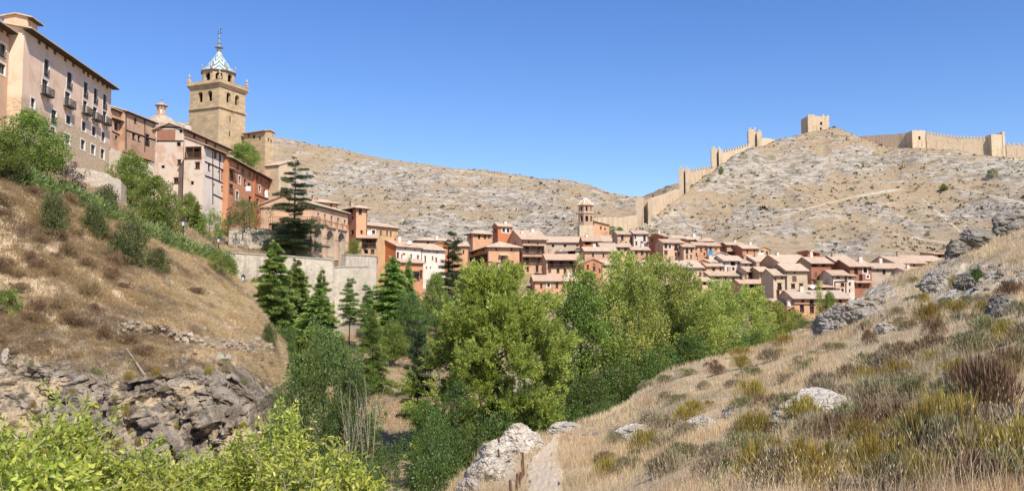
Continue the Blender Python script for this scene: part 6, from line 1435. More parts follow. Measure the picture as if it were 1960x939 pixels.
# ---- near leafy bushes at the lower left
def near_bush(label, px, py_top, Y, wpx, seed, nst=26, dens=1.15):
    py_top -= 16; nst = int(nst * 1.25)
    rg = np.random.default_rng(seed); rr = random.Random(seed); top = at(px, py_top, Y); zb = ground_z(top.x, top.y) - .1; H = top.z - zb; W = wpx / FPX * Y / 2
    root = thing('leafy_bush', label, 'bush', (top.x, top.y, zb), 0, 'bright leafy bushes in front of the gully'); st = MB(); parts = []
    for i in range(nst):
        a = rr.uniform(0, 6.28); q = math.sqrt(rr.random()); hx = H * (1 - .45 * q * q) * rr.uniform(.78, 1.02); tip = Vector((math.cos(a) * W * q, math.sin(a) * W * q, hx)); b = Vector((tip.x * .25, tip.y * .25, 0)); mid = b.lerp(tip, .55) + Vector((tip.x * -.1, tip.y * -.1, .15 * H))
        st.bar(b, mid, .028, r2=.016, n=5); st.bar(mid, tip, .016, r2=.004, n=4)
        for j in range(11):                                             # side twigs with two rows of leaves
            f = .25 + .75 * j / 10; o = b.lerp(mid, f / .55) if f < .55 else mid.lerp(tip, (f - .55) / .45); d = Vector((rr.uniform(-1, 1), rr.uniform(-1, 1), rr.uniform(.1, .9))).normalized(); L = rr.uniform(.3, .6) * (1.2 - .5 * f); e = o + d * L; st.bar(o, e, .006, r2=.003, n=3)
            n = int(20 * dens); s = rg.uniform(0.1, 1.05, n)[:, None]; P = np.array(o) + np.array(d) * s * L + rg.normal(0, .05, (n, 3)); D = unit(np.array(d) * .7 + rdir(n, rg) * .9 + np.array([0, 0, -.05]))
            tint = np.clip(rr.uniform(.3, .7) + rg.normal(0, .2, n), 0, 1); parts.append((P, D, tint))
    P = np.concatenate([p[0] for p in parts]); D = np.concatenate([p[1] for p in parts]); T = np.concatenate([p[2] for p in parts]); n = len(P)
    N = rdir(n, rg); Sd = unit(np.cross(N, D)); ln = rg.uniform(.06, .12, n)[:, None]; wd = ln * rg.uniform(.26, .40, n)[:, None]; Nn = unit(np.cross(D, Sd))
    m1 = P + D * ln * .35 - Nn * ln * .03; m2 = P + D * ln * .7 - Nn * ln * .09; tip = P + D * ln - Nn * ln * .22
    V = np.stack([P, m1 + Sd * wd * .5, m1 - Sd * wd * .5, m2 + Sd * wd * .42, m2 - Sd * wd * .42, tip], 1).reshape(-1, 3); k = 6 * np.arange(n)[:, None]
    F3 = np.concatenate([k + np.array([0, 1, 2]), k + np.array([3, 5, 4])]); F4 = k + np.array([1, 3, 4, 2])
    link('foliage', np_mesh('foliage', V, [F3, F4], [FO['bright']], attrs={'tint': np.repeat(T, 6)}), root); st.build('stems', M_BARKP, root)
for a in [('tall bright yellow green bush nearest the picture corner', 135, 782, 13.5, 190, 1, 44), ('bright bush low at the left picture edge', 20, 822, 12.5, 150, 2, 30), ('low bright bush in front of the crag foot', 262, 862, 14, 170, 3, 30), ('bright bush between the crag foot and the tall rounded one', 395, 868, 15, 150, 4, 28),
          ('tall bright bush with a rounded top before the dark tree', 548, 786, 17, 120, 5, 34), ('wide bright bush below the rounded top one', 480, 842, 15.5, 170, 6, 36), ('bright bush at the right end of the leafy row', 655, 866, 15, 150, 7, 34), ('low bright bush filling the bottom edge between taller ones', 330, 905, 11.5, 220, 8, 30), ('low bright bush under the right end of the leafy row', 570, 900, 12.5, 200, 9, 30), ('low bright bush in the very corner of the picture', 70, 880, 10, 240, 10, 32)]:
    near_bush(*a)
# ================================================================== PATH, STONES, GRASS, SMALL THINGS
def footpath():
    rows = [(1010, 985, 1098), (975, 995, 1088), (945, 1003, 1080), (915, 1005, 1079), (893, 1008, 1074), (878, 1015, 1069), (866, 1026, 1067), (855, 1040, 1067), (845, 1053, 1069), (836, 1057, 1071), (829, 1058, 1072)]
    rr = np.random.default_rng(2); V = []; NX = 26; ys = np.linspace(0, len(rows) - 1, 90)
    L = hermite(np.arange(len(rows)), np.array(rows, float), ys)
    for i, (py, a, b) in enumerate(L):
        for j in range(NX):
            f = j / (NX - 1); jit = 4 * float(vnoise(np.array(i * .35), np.array(j * 7.0))) * (b - a) / 70 * (abs(f - .5) * 2)
            P = hit(a + (b - a) * f + jit, py, ('hillside',))
            if P is None: P = Vector(V[-1])
            e = min(f, 1 - f) * 2; P = P + Vector((0, 0, .02 + .03 * smooth(0, .3, np.array(e)) - (.09 if j in (0, NX - 1) else 0) + .012 * rr.normal())); V.append(tuple(P))
    idx = np.arange(len(ys) * NX).reshape(len(ys), NX); F = np.stack([idx[:-1, :-1], idx[:-1, 1:], idx[1:, 1:], idx[1:, :-1]], -1).reshape(-1, 4)
    def fn(n):
        co = n.coord(); a = n.noise(co, 1.2, 6, .7); b = n.noise(co, 9, 5, .7)
        n.color(n.mix(.4, n.ramp(a, [(.3, (.48, .37, .24)), (.5, (.57, .45, .31)), (.7, (.66, .55, .40))]), n.ramp(b, [(.3, (.44, .34, .22)), (.7, (.68, .56, .40))]))); n.bump(n.math('ADD', a, n.math('MULTIPLY', b, .4)), .6, .06)
    tag(link('footpath', np_mesh('footpath', V, F, [mat('trodden earth', fn)], smooth_sh=True)), 'pale trodden footpath going down the slope', None, None, 'structure')
footpath()

# ---- stones
def rock_mesh(name, seed, sub=4, flat=1.0, cuts=9, rough=.14, strata=0.0):
    import bmesh
    rg = np.random.default_rng(seed); bm = bmesh.new(); bmesh.ops.create_icosphere(bm, subdivisions=sub, radius=1.0); me = bpy.data.meshes.new(name); bm.to_mesh(me); bm.free()
    V = np.empty(len(me.vertices) * 3, np.float32); me.vertices.foreach_get('co', V); V = V.reshape(-1, 3).astype(float)
    for i in range(cuts):
        n = rdir(1, rg)[0]; n[2] = abs(n[2]) * .8; n = n / np.linalg.norm(n); d = rg.uniform(.42, .82); k = V @ n - d; V -= np.where(k > 0, k, 0)[:, None] * n * .94
    if sub >= 4:
        cv, ce = worley(V[:, 0] * 2.2, V[:, 1] * 2.2, V[:, 2] * 4.4, seed); V *= (1 + .085 * cv - .10 * np.exp(-ce * 9))[:, None]
    x, y, z = V.T * 2.1; rd = fbm(x, y, z, octv=5, seed=seed, ridge=True); n2 = fbm(x * 2.5, y * 2.5, z * 2.5, octv=4, seed=seed + 3)
    V *= (1 + rough * rd + rough * .55 * n2)[:, None]
    if strata: V[:, :2] *= (1 + strata * saw(V[:, 2] * 3 + .8 * n2 + V[:, 0] * .7, .55))[:, None]
    V[:, 2] *= flat; me.vertices.foreach_set('co', V.astype(np.float32).ravel()); me.update(); return me
def rock_mat(name, c1, c2, dark, lich=None):
    def fn(n):
        co = n.coord('Object'); geo = n.n('ShaderNodeNewGeometry'); a = n.noise(co, 1.6, 7, .7, .6); b = n.noise(co, 7, 6, .72)
        c = n.ramp(a, [(.28, dark), (.42, c1), (.56, c2), (.75, mul(c2, 1.15))]); c = n.mix(.4, c, n.ramp(b, [(.3, mul(c1, .5)), (.5, c1), (.7, mul(c2, 1.15))]))
        v = n.n('ShaderNodeTexVoronoi', feature='DISTANCE_TO_EDGE'); v.inputs['Scale'].default_value = 2.4; dm = n.n('ShaderNodeVectorMath', operation='ADD'); n.l(co, dm.inputs[0])
        nn = n.n('ShaderNodeTexNoise'); nn.inputs['Scale'].default_value = 2.0; n.l(co, nn.inputs['Vector']); n.l(nn.outputs['Color'], dm.inputs[1]); n.l(dm.outputs[0], v.inputs['Vector'])
        c = n.mix(n.val(v.outputs['Distance'], 0, .02, .4, 0), c, mul(dark, .6))
        if lich: c = n.mix(n.val(n.noise(co, 3.1, 5, .7), .56, .66, 0, .5), c, lich)
        n.color(c); n.bump(n.math('ADD', n.math('MULTIPLY', a, .6), n.math('ADD', n.math('MULTIPLY', b, .5), n.math('MINIMUM', n.math('MULTIPLY', v.outputs['Distance'], 4), .4))), .8, .12); n.b.inputs['Specular IOR Level'].default_value = .15
    return mat(name, fn)
M_LIME = rock_mat('white limestone', (.43, .375, .30), (.66, .595, .50), (.20, .165, .12), (.48, .38, .25))
M_GREY = rock_mat('grey limestone', (.29, .25, .20), (.47, .415, .34), (.115, .095, .075), (.40, .31, .19))
M_DKRK = rock_mat('dark weathered rock', (.19, .165, .135), (.37, .325, .265), (.07, .058, .046), (.28, .22, .14))
RK = {}
for i in range(5): RK[i] = rock_mesh('rock', 300 + i, 4, 1, 12 + i, .08, .03 if i % 2 else 0)
for i in range(5, 8): RK[i] = rock_mesh('rock', 300 + i, 5, 1, 14, .085, .05)
for i in range(8, 11): RK[i] = rock_mesh('stone', 300 + i, 2, 1, 8, .12)
def rock(label, px, py, wpx, hpx, k, m, dpt=1.0, tilt=(0, 0, 0), group=None, name='boulder', cat='rock', sheet=('hillside',), sinkf=.35):
    """px,py: where the rock meets the ground in front, size in photo pixels"""
    P = hit(px, py, sheet)
    if P is None: print('rock miss', label); return
    key = (k, m.name)
    if key not in RK: me = RK[k].copy(); me.materials.clear(); me.materials.append(m); RK[key] = me
    w_, h_ = wpx / FPX * P.y, hpx / FPX * P.y
    o = link(name, RK[key], None, P + Vector((0, w_ * dpt * .35, h_ * (.5 - sinkf * .5)))); o.scale = (w_ * .56, w_ * .56 * dpt, h_ * .62); o.rotation_euler = tuple(R(t) for t in tilt)
    return tag(o, label, cat, group)
rock('main white limestone outcrop at the turn of the footpath', 988, 868, 100, 64, 5, M_LIME, 1.0, (0, 14, 20))
rock('sloping white limestone slab running down to the footpath edge', 1024, 860, 66, 34, 6, M_LIME, .8, (0, 22, -10))
rock('white limestone ledge on the far left shoulder of the outcrop', 940, 890, 74, 58, 7, M_LIME, .9, (0, -24, 40))
rock('cracked grey white rock below the left limestone ledge', 914, 925, 70, 54, 5, M_LIME, .9, (0, -28, 80))
rock('lowest limestone block left of the fence stakes', 895, 950, 60, 46, 6, M_LIME, .9, (0, -30, 130))
rock('limestone block between the ledge and the fence stakes', 952, 915, 56, 46, 7, M_LIME, .8, (0, -18, 200))
rock('flat pale outcrop beside the path beyond the white limestone', 1088, 826, 74, 20, 6, M_LIME, 1.0, (0, -8, 30))
rock('pale stone just past the flat outcrop on the slope edge', 1128, 806, 40, 14, 3, M_LIME, 1.0, (0, -12, 70))
rock('big rounded grey boulder where the slope meets the poplars', 1610, 632, 96, 62, 5, M_GREY, 1.0, (0, -6, 60))
rock('grey rock ledge leaning on the big rounded boulder', 1668, 608, 92, 48, 6, M_GREY, .8, (0, -14, 15))
rock('dark outcrop block at the left end of the skyline ledge', 1842, 486, 66, 36, 7, M_DKRK, .8, (0, -18, 10), sinkf=.2)
rock('long tilted dark ledge in the middle of the skyline outcrop', 1892, 466, 96, 34, 5, M_DKRK, .8, (0, -24, 150), sinkf=.2)
rock('dark ledge climbing out of the picture on the skyline', 1946, 440, 90, 44, 6, M_DKRK, .9, (0, -26, 40), sinkf=.2)
rock('grey crag face under the dry stone heap', 1812, 555, 86, 52, 7, M_GREY, .8, (0, -12, 100))
rock('dark wedge of rock beside the grey crag face', 1862, 548, 60, 40, 6, M_DKRK, .8, (0, -16, 250))
rock('dark rock shelf under the stone heap at the picture edge', 1935, 602, 80, 46, 5, M_DKRK, .8, (0, -15, 300))
rock('flat whitish stone lying alone under the grey ledge', 1705, 633, 40, 20, 6, M_LIME, 1.0, (0, -6, 0))
rock('pale angular slab pointing uphill below the grey crag face', 1835, 575, 44, 22, 7, M_LIME, .8, (0, -22, 90))
rock('large flat white slab in the middle of the dry slope', 1535, 818, 130, 50, 6, M_LIME, 1.3, (0, -10, 200), sinkf=.75)
rock('white slab behind the small yellow broom in the middle of the slope', 1612, 790, 140, 46, 7, M_LIME, 1.3, (0, -14, 120), sinkf=.75)
rock('grey stone rib left of the large flat white slab', 1420, 792, 70, 22, 7, M_LIME, 1.0, (0, -10, 45), sinkf=.5)
rock('broken grey stone band on the slope above the footpath', 1225, 838, 96, 30, 6, M_LIME, .9, (0, -14, 10), sinkf=.4)
rock('broken stone band higher up toward the flat white slab', 1345, 822, 84, 32, 5, M_LIME, .9, (0, -10, 80), sinkf=.4)
rock('low pale stone in the dry grass below the stone band', 1374, 858, 30, 10, 3, M_LIME, 1.0, (0, 0, 0), sinkf=.4)
rock('upright pale rock beside the dark green prickly bush', 1446, 906, 24, 52, 4, M_LIME, .8, (0, 8, 0))
rock('grey stone showing through the grass right of the white slab', 1690, 762, 40, 18, 2, M_LIME, 1.0, (0, -10, 30))
rock('pale boulder sticking out at the left edge of the bank', 4, 690, 26, 30, 4, M_LIME, 1, (0, 10, 0), sheet=('bank',))
rl = random.Random(12)
for i in range(150):                                                    # loose stones
    if i < 55: px, py = rl.uniform(1865, 1985), rl.uniform(505, 560); s_ = rl.uniform(8, 18)
    elif i < 85: px, py = rl.uniform(1660, 1860), rl.uniform(560, 640); s_ = rl.uniform(6, 16)
    elif i < 125: px, py = rl.gauss(1270, 90), rl.gauss(825, 14); s_ = rl.uniform(6, 14)
    else: px, py = rl.uniform(1440, 1720), rl.uniform(760, 830); s_ = rl.uniform(6, 15)
    zone = 0 if i < 55 else 1 if i < 85 else 2 if i < 125 else 3
    rock(['flat loose stone in the dry stone heap at the top of the slope', 'loose pale stone strewn below the grey crag face', 'loose stone in the broken band above the footpath', 'loose stone around the flat white slab'][zone], px, py, s_, s_ * rl.uniform(.35, .7), 8 + i % 3, [M_GREY, M_LIME, M_LIME][i % 3], rl.uniform(.7, 1.2), (rl.uniform(-20, 20), rl.uniform(-20, 10), rl.uniform(0, 360)),
         ['stones of the dry stone heap', 'loose stones under the crag', 'loose stones of the broken band', 'loose stones by the white slab'][zone], 'loose_stone', 'stone', sinkf=.2)

# ---- remains of the dry stone wall on the bank and the pole
def bank_wall():
    rr = random.Random(9); pts = [(236, 640), (262, 634), (300, 640), (340, 652), (380, 662), (420, 668), (470, 672), (520, 676)]; H = []
    for a, b in pts:
        P = hit(a, b, ('bank',)); H.append(P)
    root = thing('dry_stone_wall', 'tumbled dry stone wall crossing the bank above the crag', 'stone wall', H[3]); mb = MB()
    for A, B in zip(H[:-1], H[1:]):
        n = int((B - A).length / .26)
        for i in range(n):
            for c in range(6):
                if rr.random() < .2 + .06 * c: continue
                p = A.lerp(B, (i + rr.random()) / n) + Vector((rr.gauss(0, .05), -.12 + rr.gauss(0, .1), c * .19 + rr.gauss(-.25, .04))) - H[3]; s = rr.uniform(.08, .17)
                a = rr.uniform(-.4, .4); P = [p + Vector((x * s * math.cos(a) - y * s * math.sin(a), x * s * math.sin(a) + y * s * math.cos(a), z * s * .62)) * rr.uniform(.85, 1.15) for x in (-1, 1) for y in (-1, 1) for z in (-1, 1)]
                mb.mesh(P, [(0, 1, 3, 2), (4, 6, 7, 5), (0, 4, 5, 1), (2, 3, 7, 6), (0, 2, 6, 4), (1, 5, 7, 3)])
    mb.build('wall', rubble('bank wall stone', (.30, .23, .16), (.56, .46, .35), 1.4, 1.0), root)
bank_wall()
def pole():
    A, B = hit(281, 720, ('bank',)), hit(249, 672, ('bank',)); m = MB(); m.bar((0, 0, 0), (B - A) + Vector((0, -.25, .1)), .07, r2=.05, n=8)
    tag(m.build('wooden_pole', M_BARKP, None, A + Vector((0, -.3, .1))), 'pale wooden pole lying down the bank below the tumbled wall', 'pole')
pole()
def lamp(label, px, py_top, py_base, Y, arm=False):
    P = at(px, py_base, Y); H = at(px, py_top, Y).z - P.z; gz = ground_z(P.x, P.y); root = thing('street_lamp', label, 'street lamp', P, 0, None); d = min(0, gz - P.z) - .3
    m = MB(); m.lathe([(.13, d), (.13, .5), (.07, .6), (.055, H - .95), (.11, H - .93), (.11, H - .88), (.04, H - .84)], 10); m.build('post', M_IRON, root)
    m = MB(); z0 = H - .84
    for a in range(4):
        t = math.pi / 4 + a * math.pi / 2; m.bar((math.cos(t) * .15, math.sin(t) * .15, z0), (math.cos(t) * .27, math.sin(t) * .27, z0 + .52), .018)
    m.lathe([(.36, z0 + .52), (.30, z0 + .58), (.12, z0 + .76), (.05, z0 + .78), (.02, z0 + .9)], 4, rot=math.pi / 4); l = m.build('lantern_frame', M_IRON, root)
    m = MB(); m.lathe([(.135, z0 + .01), (.25, z0 + .51)], 4, rot=math.pi / 4); m.build('glass', flat_mat('milky lamp glass', (.75, .75, .72), .3, .5, .02), l)
lamp('black street lamp with a white lantern above the hedge', 350, 417, 470, 93)
lamp('smaller street lamp farther down the road beyond the hedge', 418, 451, 492, 112)
lamp('street lamp at the foot of the bank before the rampart wall', 465, 524, 562, 110)
def stakes():
    rr = random.Random(4); spec = [(1003, 910, 44), (1000, 914, 34), (995, 922, 16), (992, 938, 34), (987, 946, 40), (955, 880, 44), (957, 896, 36), (980, 962, 42)]
    labs = ['tallest dark wooden stake beside the footpath bend', 'dark stake leaning against the tallest one beside the path', 'short broken stake below the leaning pair', 'dark stake in the middle of the row at the path edge', 'dark stake next to the lowest one at the path edge', 'thin bare stake standing on the limestone outcrop', 'thin stake below the one on the limestone outcrop', 'lowest dark stake cut by the bottom of the picture']
    for (px, py, h), lb in zip(spec, labs):
        P = hit(px, py, ('hillside',)); H = h / FPX * P.y; m = MB(); lx, ly = rr.uniform(-.08, .08), rr.uniform(-.05, .05); m.bar((0, 0, -.3), (lx, ly, H), .045, r2=.032, n=7)
        tag(m.build('wooden_stake', M_WOOD, None, P), lb, 'stake', 'stakes along the footpath')
stakes()
P0 = at(660, 622, 108); 
stone_wall('park_wall', 'low pale parapet between the small umbrella cedars', [(636, 615, 632, 128), (665, 618, 636, 127), (712, 626, 642, 125)], .5, M_STONE2, rough=.02, sub=3)
stone_wall('river_wall', 'pale broken stone wall glimpsed beside the lone cedar', [(838, 724, 738, 95), (852, 728, 742, 94), (866, 732, 746, 93)], .6, M_LIME, rough=.1, sub=3)

# ---- grass
def scatter(s, n, rg, dens=None, rmin=0, rmax=99, pxr=None):
    """n random ground points on a sheet, evenly over the picture area"""
    G = s.G; c = .25 * (G[:-1, :-1] + G[1:, :-1] + G[:-1, 1:] + G[1:, 1:]); A = np.linalg.norm(np.cross(G[1:, :-1] - G[:-1, :-1], G[:-1, 1:] - G[:-1, :-1]), axis=-1)
    d = np.linalg.norm(c - np.array([0, 0, CAMZ]), axis=-1); px, py = px_of(c); rr = s.rq[:-1][:, None]; wgt = A / d ** 1.75
    wgt = wgt * ((px > -260) & (px < 2260) & (py > 100) & (py < 1080) & (c[..., 1] > 2) & (rr >= rmin) & (rr <= rmax))
    if dens is not None: wgt = wgt * dens(c, px, py, s)
    p = (wgt / wgt.sum()).ravel(); k = rg.choice(len(p), n, p=p); i, j = np.divmod(k, wgt.shape[1]); u, v = rg.random(n)[:, None], rg.random(n)[:, None]
    P = (G[i, j] * (1 - u) + G[i + 1, j] * u) * (1 - v) + (G[i, j + 1] * (1 - u) + G[i + 1, j + 1] * u) * v
    return P, d[i, j], px[i, j], py[i, j]
def blades(P, d, rg, nb, hgt, wid, spread, lean, leanv, tint, tj=.15, wpx=0.0):
    n = len(P) * nb; i = np.repeat(np.arange(len(P)), nb); a = rg.uniform(0, 2 * np.pi, n); r = spread * np.sqrt(rg.random(n)); B = P[i] + np.stack([np.cos(a) * r, np.sin(a) * r, -.02 + 0 * r], 1)
    h = hgt[i] * rg.uniform(.45, 1.15, n); D = unit(np.stack([np.cos(a), np.sin(a), 0 * a], 1) * (rg.uniform(.1, 1, n) * lean)[:, None] + np.array(leanv) + np.array([0, 0, 1.0]) + rg.normal(0, .12, (n, 3)))
    w_ = np.maximum(wid, d[i] * wpx); ta = rg.uniform(0, 2 * np.pi, n); T = np.stack([np.cos(ta), np.sin(ta), 0 * ta], 1) * (w_ * .5)[:, None]; M = B + D * (h * .6)[:, None]; D2 = unit(D + np.array(leanv) * .8 + np.array([0, 0, -.35]) + rg.normal(0, .15, (n, 3))); E = M + D2 * (h * .5)[:, None]
    V = np.stack([B - T, B + T, M + T * .7, M - T * .7, E], 1).reshape(-1, 3); k = 5 * np.arange(n)[:, None]; tt = np.clip(tint[i] + rg.normal(0, tj, n), 0, 1)
    return V, k + np.array([0, 1, 2, 3]), k + np.array([3, 2, 4]), np.repeat(tt, 5)
def grass_obj(name, label, sets, material):
    V, F4, F3, T, o = [], [], [], [], 0
    for v, f4, f3, t in sets: V.append(v); F4.append(f4 + o); F3.append(f3 + o); T.append(t); o += len(v)
    me = np_mesh(name, np.concatenate(V), [np.concatenate(F4), np.concatenate(F3)], [material], attrs={'tint': np.concatenate(T)}); tag(link(name, me), label, 'grass', None, 'stuff')
rg = np.random.default_rng(99)
def hill_d(c, px, py, s):
    pd = .25 * (s.pathd[:-1, :-1] + s.pathd[1:, :-1] + s.pathd[:-1, 1:] + s.pathd[1:, 1:]); rk = s.attr['rock'][:-1, :-1]
    g = .38 + 1.2 * fbm(c[..., 0] * .35, c[..., 1] * .35, octv=4, seed=61)
    wl = np.interp(py, [826, 870, 900, 940, 1000], [7, 16, 33, 42, 56]); return (pd > wl) * np.clip(g, .06, 1.3) * np.clip(1.25 - 1.3 * rk, .08, 1)
P, d, px, py = scatter(HS, 30000, rg, hill_d)
patch = .5 + .45 * fbm(P[:, 0] * .22, P[:, 1] * .22, octv=3, seed=62); hg = np.clip(.13 + .20 * patch + .10 * rg.random(len(P)), .08, .5) * np.clip(.75 + d / 130, .75, 1.2)
grass_obj('dry_grass', 'dry straw grass covering the near slope', [blades(P, d, rg, 13, hg, .006, .22, .55, (.12, 0, 0), np.clip(patch + .1, .2, .95), .16, .00042)], FO['straw'])
P, d, px, py = scatter(HS, 1500, rg, lambda c, px, py, s: hill_d(c, px, py, s) * (np.linalg.norm(c, axis=-1) < 34))
V, F4, F3, T = blades(P, d, rg, 5, np.full(len(P), .62), .005, .15, .35, (.08, 0, 0), np.full(len(P), .7), .15, .0003)
tips = V.reshape(-1, 5, 3)[:, 4]; hd = leaf_cards(tips - np.array([0, 0, .02]), unit(rdir(len(tips), rg) * .4 + np.array([.1, 0, 1.0])), .045, .009, rg, np.full(len(tips), .75))
grass_obj('seeding_grass', 'taller grass stalks with pale seed heads on the near slope', [(V, F4, F3, T), (hd[0], hd[1], np.zeros((0, 3), int), hd[2])], FO['straw'])
def bank_d(c, px, py, s):
    cg = s.crag[:-1, :-1]; g = .55 + .8 * fbm(c[..., 0] * .3, c[..., 1] * .3, octv=4, seed=64); return np.clip(g, .1, 1.3) * np.clip(1.1 - 1.25 * cg, .03, 1)
P, d, px, py = scatter(BK, 26000, rg, bank_d, 1.2, 4.25)
patch = .5 + .5 * fbm(P[:, 0] * .2, P[:, 2] * .3, octv=3, seed=65); hg = .35 + .35 * np.clip(patch, 0, 1)
br = np.clip((px - 120) / 250, 0, 1) * np.clip((py - 330) / 150, .3, 1)
grass_obj('bank_grass', 'long dry grass lying down the bank', [blades(P, d, rg, 13, hg, .010, .3, .9, (.45, -.35, -.35), np.clip(.38 + .42 * br + .35 * (patch - .5), .05, .95), .17, .00042)], FO['straw2'])
P, d, px, py = scatter(VL, 9000, rg, lambda c, px, py, s: (px > 560) & (px < 920), 2, 6)
grass_obj('valley_grass', 'dry grass on the open lawn between the conifers', [blades(P, d, rg, 9, np.full(len(P), .4), .03, .5, .8, (0, -.2, 0), np.full(len(P), .55), .18, .0005)], FO['straw'])
P, d, px, py = scatter(GD, 5000, rg, None, 0, 2)
grass_obj('garden_grass', 'dry grass in the garden above the road', [blades(P, d, rg, 9, np.full(len(P), .45), .03, .5, .8, (.2, -.2, 0), np.full(len(P), .5), .2, .0005)], FO['straw2'])

# ---- low shrubs of the near slope
def cushion_kind(key, seed, m, n=900, up=.9, lw=(.13, .012), h=.5, r=.55, lob=5, wisp=0.0):
    rg = np.random.default_rng(seed); L = rg.uniform(-1, 1, (lob, 3)) * np.array([.5, .5, 0]) * r; i = rg.integers(0, lob, n); a = rg.uniform(0, 2 * np.pi, n); el = rg.uniform(.05, np.pi / 2, n); rr = (.55 + .45 * rg.random(n) ** .5); R_ = r * .65
    N = np.stack([np.cos(a) * np.cos(el), np.sin(a) * np.cos(el), np.sin(el)], 1); P = L[i] + N * rr[:, None] * np.array([R_, R_, h * .8]); D = unit(N * .8 + np.array([0, 0, up]) + rg.normal(0, .35, (n, 3))); ct = rg.uniform(.3, .7, lob)
    ln = rg.uniform(.6, 1.4, n) * lw[0] * (1 + wisp * (rg.random(n) < .12)); V, F, T = leaf_cards(P, D, ln, lw[1] * rg.uniform(.7, 1.4, n), rg, np.clip(ct[i] + rg.normal(0, .2, n), 0, 1))
    st = MB(); rr_ = random.Random(seed)
    for k in range(10): st.bar((0, 0, -.1), (rr_.uniform(-.5, .5) * r, rr_.uniform(-.5, .5) * r, h * .7), .012, r2=.004, n=4)
    TREES[key] = (st.me('stem', [M_WOOD], False), np_mesh('foliage', V, F, [FO[m]], attrs={'tint': T}), h, 2 * r)
for i in range(3): cushion_kind(f'cushion{i}', 400 + i, 'cushion', 1500)
for i in range(3): cushion_kind(f'thyme{i}', 410 + i, 'thyme', 1500)
for i in range(2): cushion_kind(f'heather{i}', 420 + i, 'heather', 1500, 1.1, (.16, .014), .6)
for i in range(2): cushion_kind(f'broom{i}', 430 + i, 'broom', 900, 1.7, (.26, .013), .7, .5, 4, .5)
cushion_kind('prickly', 440, 'dark', 1500, .9, (.10, .028), .6)
rs = random.Random(21)
def shrub(key, label, px, py, wpx, hpx, group=None, name='low_shrub', sheet=('hillside',), cat='shrub'):
    P = hit(px, py, sheet)
    if P is None: return
    tr, cr, h, w_ = TREES[key]; root = thing(name, label, cat, P - Vector((0, 0, .03)), rs.uniform(0, 6.28), group); a = wpx / FPX * P.y / w_; b = hpx / FPX * P.y / h; root.scale = (a, a, b); link('stem', tr, root); link('foliage', cr, root)
for i, (px, py, wv, hv, k, nm, lb) in enumerate([
    (1900, 800, 170, 120, 'heather0', 'heather_bush', 'large dark brown heather bush at the picture edge'), (1850, 770, 90, 70, 'heather1', 'heather_bush', 'brown heather clump joined to the large heather bush'),
    (1778, 622, 52, 42, 'broom0', 'broom_bush', 'bright yellow green broom below the grey crag face'), (1828, 552, 26, 24, 'broom1', 'broom_bush', 'small yellow broom beside the grey crag face'),
    (1566, 808, 34, 30, 'broom0', 'broom_bush', 'small round broom growing on the white slab'), (1660, 756, 38, 36, 'broom1', 'broom_bush', 'pale yellow broom right of the white slabs'),
    (1640, 860, 90, 56, 'broom0', 'broom_bush', 'wide yellowish broom clump below the white slabs'), (1790, 868, 110, 60, 'broom1', 'broom_bush', 'yellow flowering broom in a band across the lower slope'), (1720, 856, 80, 44, 'broom0', 'broom_bush', 'olive broom between two wider broom clumps on the lower slope'),
    (1770, 935, 90, 70, 'broom1', 'broom_bush', 'yellow broom nearest the bottom edge under the grey cushion'), (1935, 880, 70, 60, 'broom0', 'broom_bush', 'yellow flowering broom low at the picture edge'), (1580, 940, 110, 50, 'broom0', 'broom_bush', 'broad yellow broom at the bottom edge of the slope'), (1690, 930, 80, 40, 'broom1', 'broom_bush', 'pale broom tuft at the bottom edge of the slope'),
    (1400, 912, 50, 40, 'prickly', 'prickly_bush', 'dark green prickly bush left of the upright pale rock'), (1432, 888, 36, 48, 'prickly', 'prickly_bush', 'dark green prickly bush leaning on the upright pale rock'), (1370, 930, 60, 24, 'prickly', 'prickly_bush', 'low dark green creeper under the prickly bush'),
    (1790, 645, 44, 40, 'heather1', 'heather_bush', 'brown dry shrub under the bright broom'), (1665, 655, 30, 26, 'heather0', 'heather_bush', 'dark brown twiggy shrub under the grey ledge'), (1935, 570, 60, 34, 'heather1', 'heather_bush', 'dark shrub over the rock shelf at the picture edge'), (1870, 540, 34, 30, 'prickly', 'prickly_bush', 'dark green shrub beside the dark wedge of rock'),
    (1780, 700, 56, 30, 'broom0', 'broom_bush', 'greenish broom patch right of the slope centre'), (1930, 660, 60, 46, 'broom1', 'broom_bush', 'yellow broom at the picture edge above the heather'), (1830, 720, 60, 36, 'broom1', 'broom_bush', 'olive broom just above the heather clump'),
    (985, 812, 34, 16, 'broom1', 'broom_bush', 'yellowish tuft crowning the white limestone'), (1050, 822, 30, 16, 'broom0', 'broom_bush', 'yellowish tuft behind the path turn'), (1180, 782, 50, 18, 'broom1', 'broom_bush', 'yellowish scrub on the slope edge above the dark trees'), (1270, 735, 40, 20, 'thyme0', 'low_shrub', 'green grey tuft on the grassy skyline'), (1420, 682, 46, 18, 'broom0', 'broom_bush', 'yellow shrub where the grassy skyline meets the poplars'), (1500, 660, 50, 20, 'broom1', 'broom_bush', 'olive yellow shrub on the skyline left of the boulder'), (1770, 925, 120, 50, 'cushion0', 'cushion_shrub', 'large grey cushion shrub in the lower corner'), (1900, 905, 110, 60, 'thyme1', 'low_shrub', 'grey green shrub mat in the lower corner'), (1480, 690, 60, 24, 'cushion1', 'cushion_shrub', 'wide grey cushion near the grassy skyline'), (900, 872, 40, 26, 'broom0', 'broom_bush', 'yellow green tuft on the outer edge of the limestone'), (930, 862, 30, 20, 'thyme2', 'low_shrub', 'green tuft between the limestone ledges')]):
    shrub(k, lb, px, py, wv, hv, {'broom_bush': 'broom bushes on the slope', 'heather_bush': 'heather bushes on the slope'}.get(nm), nm)
cnt = 0
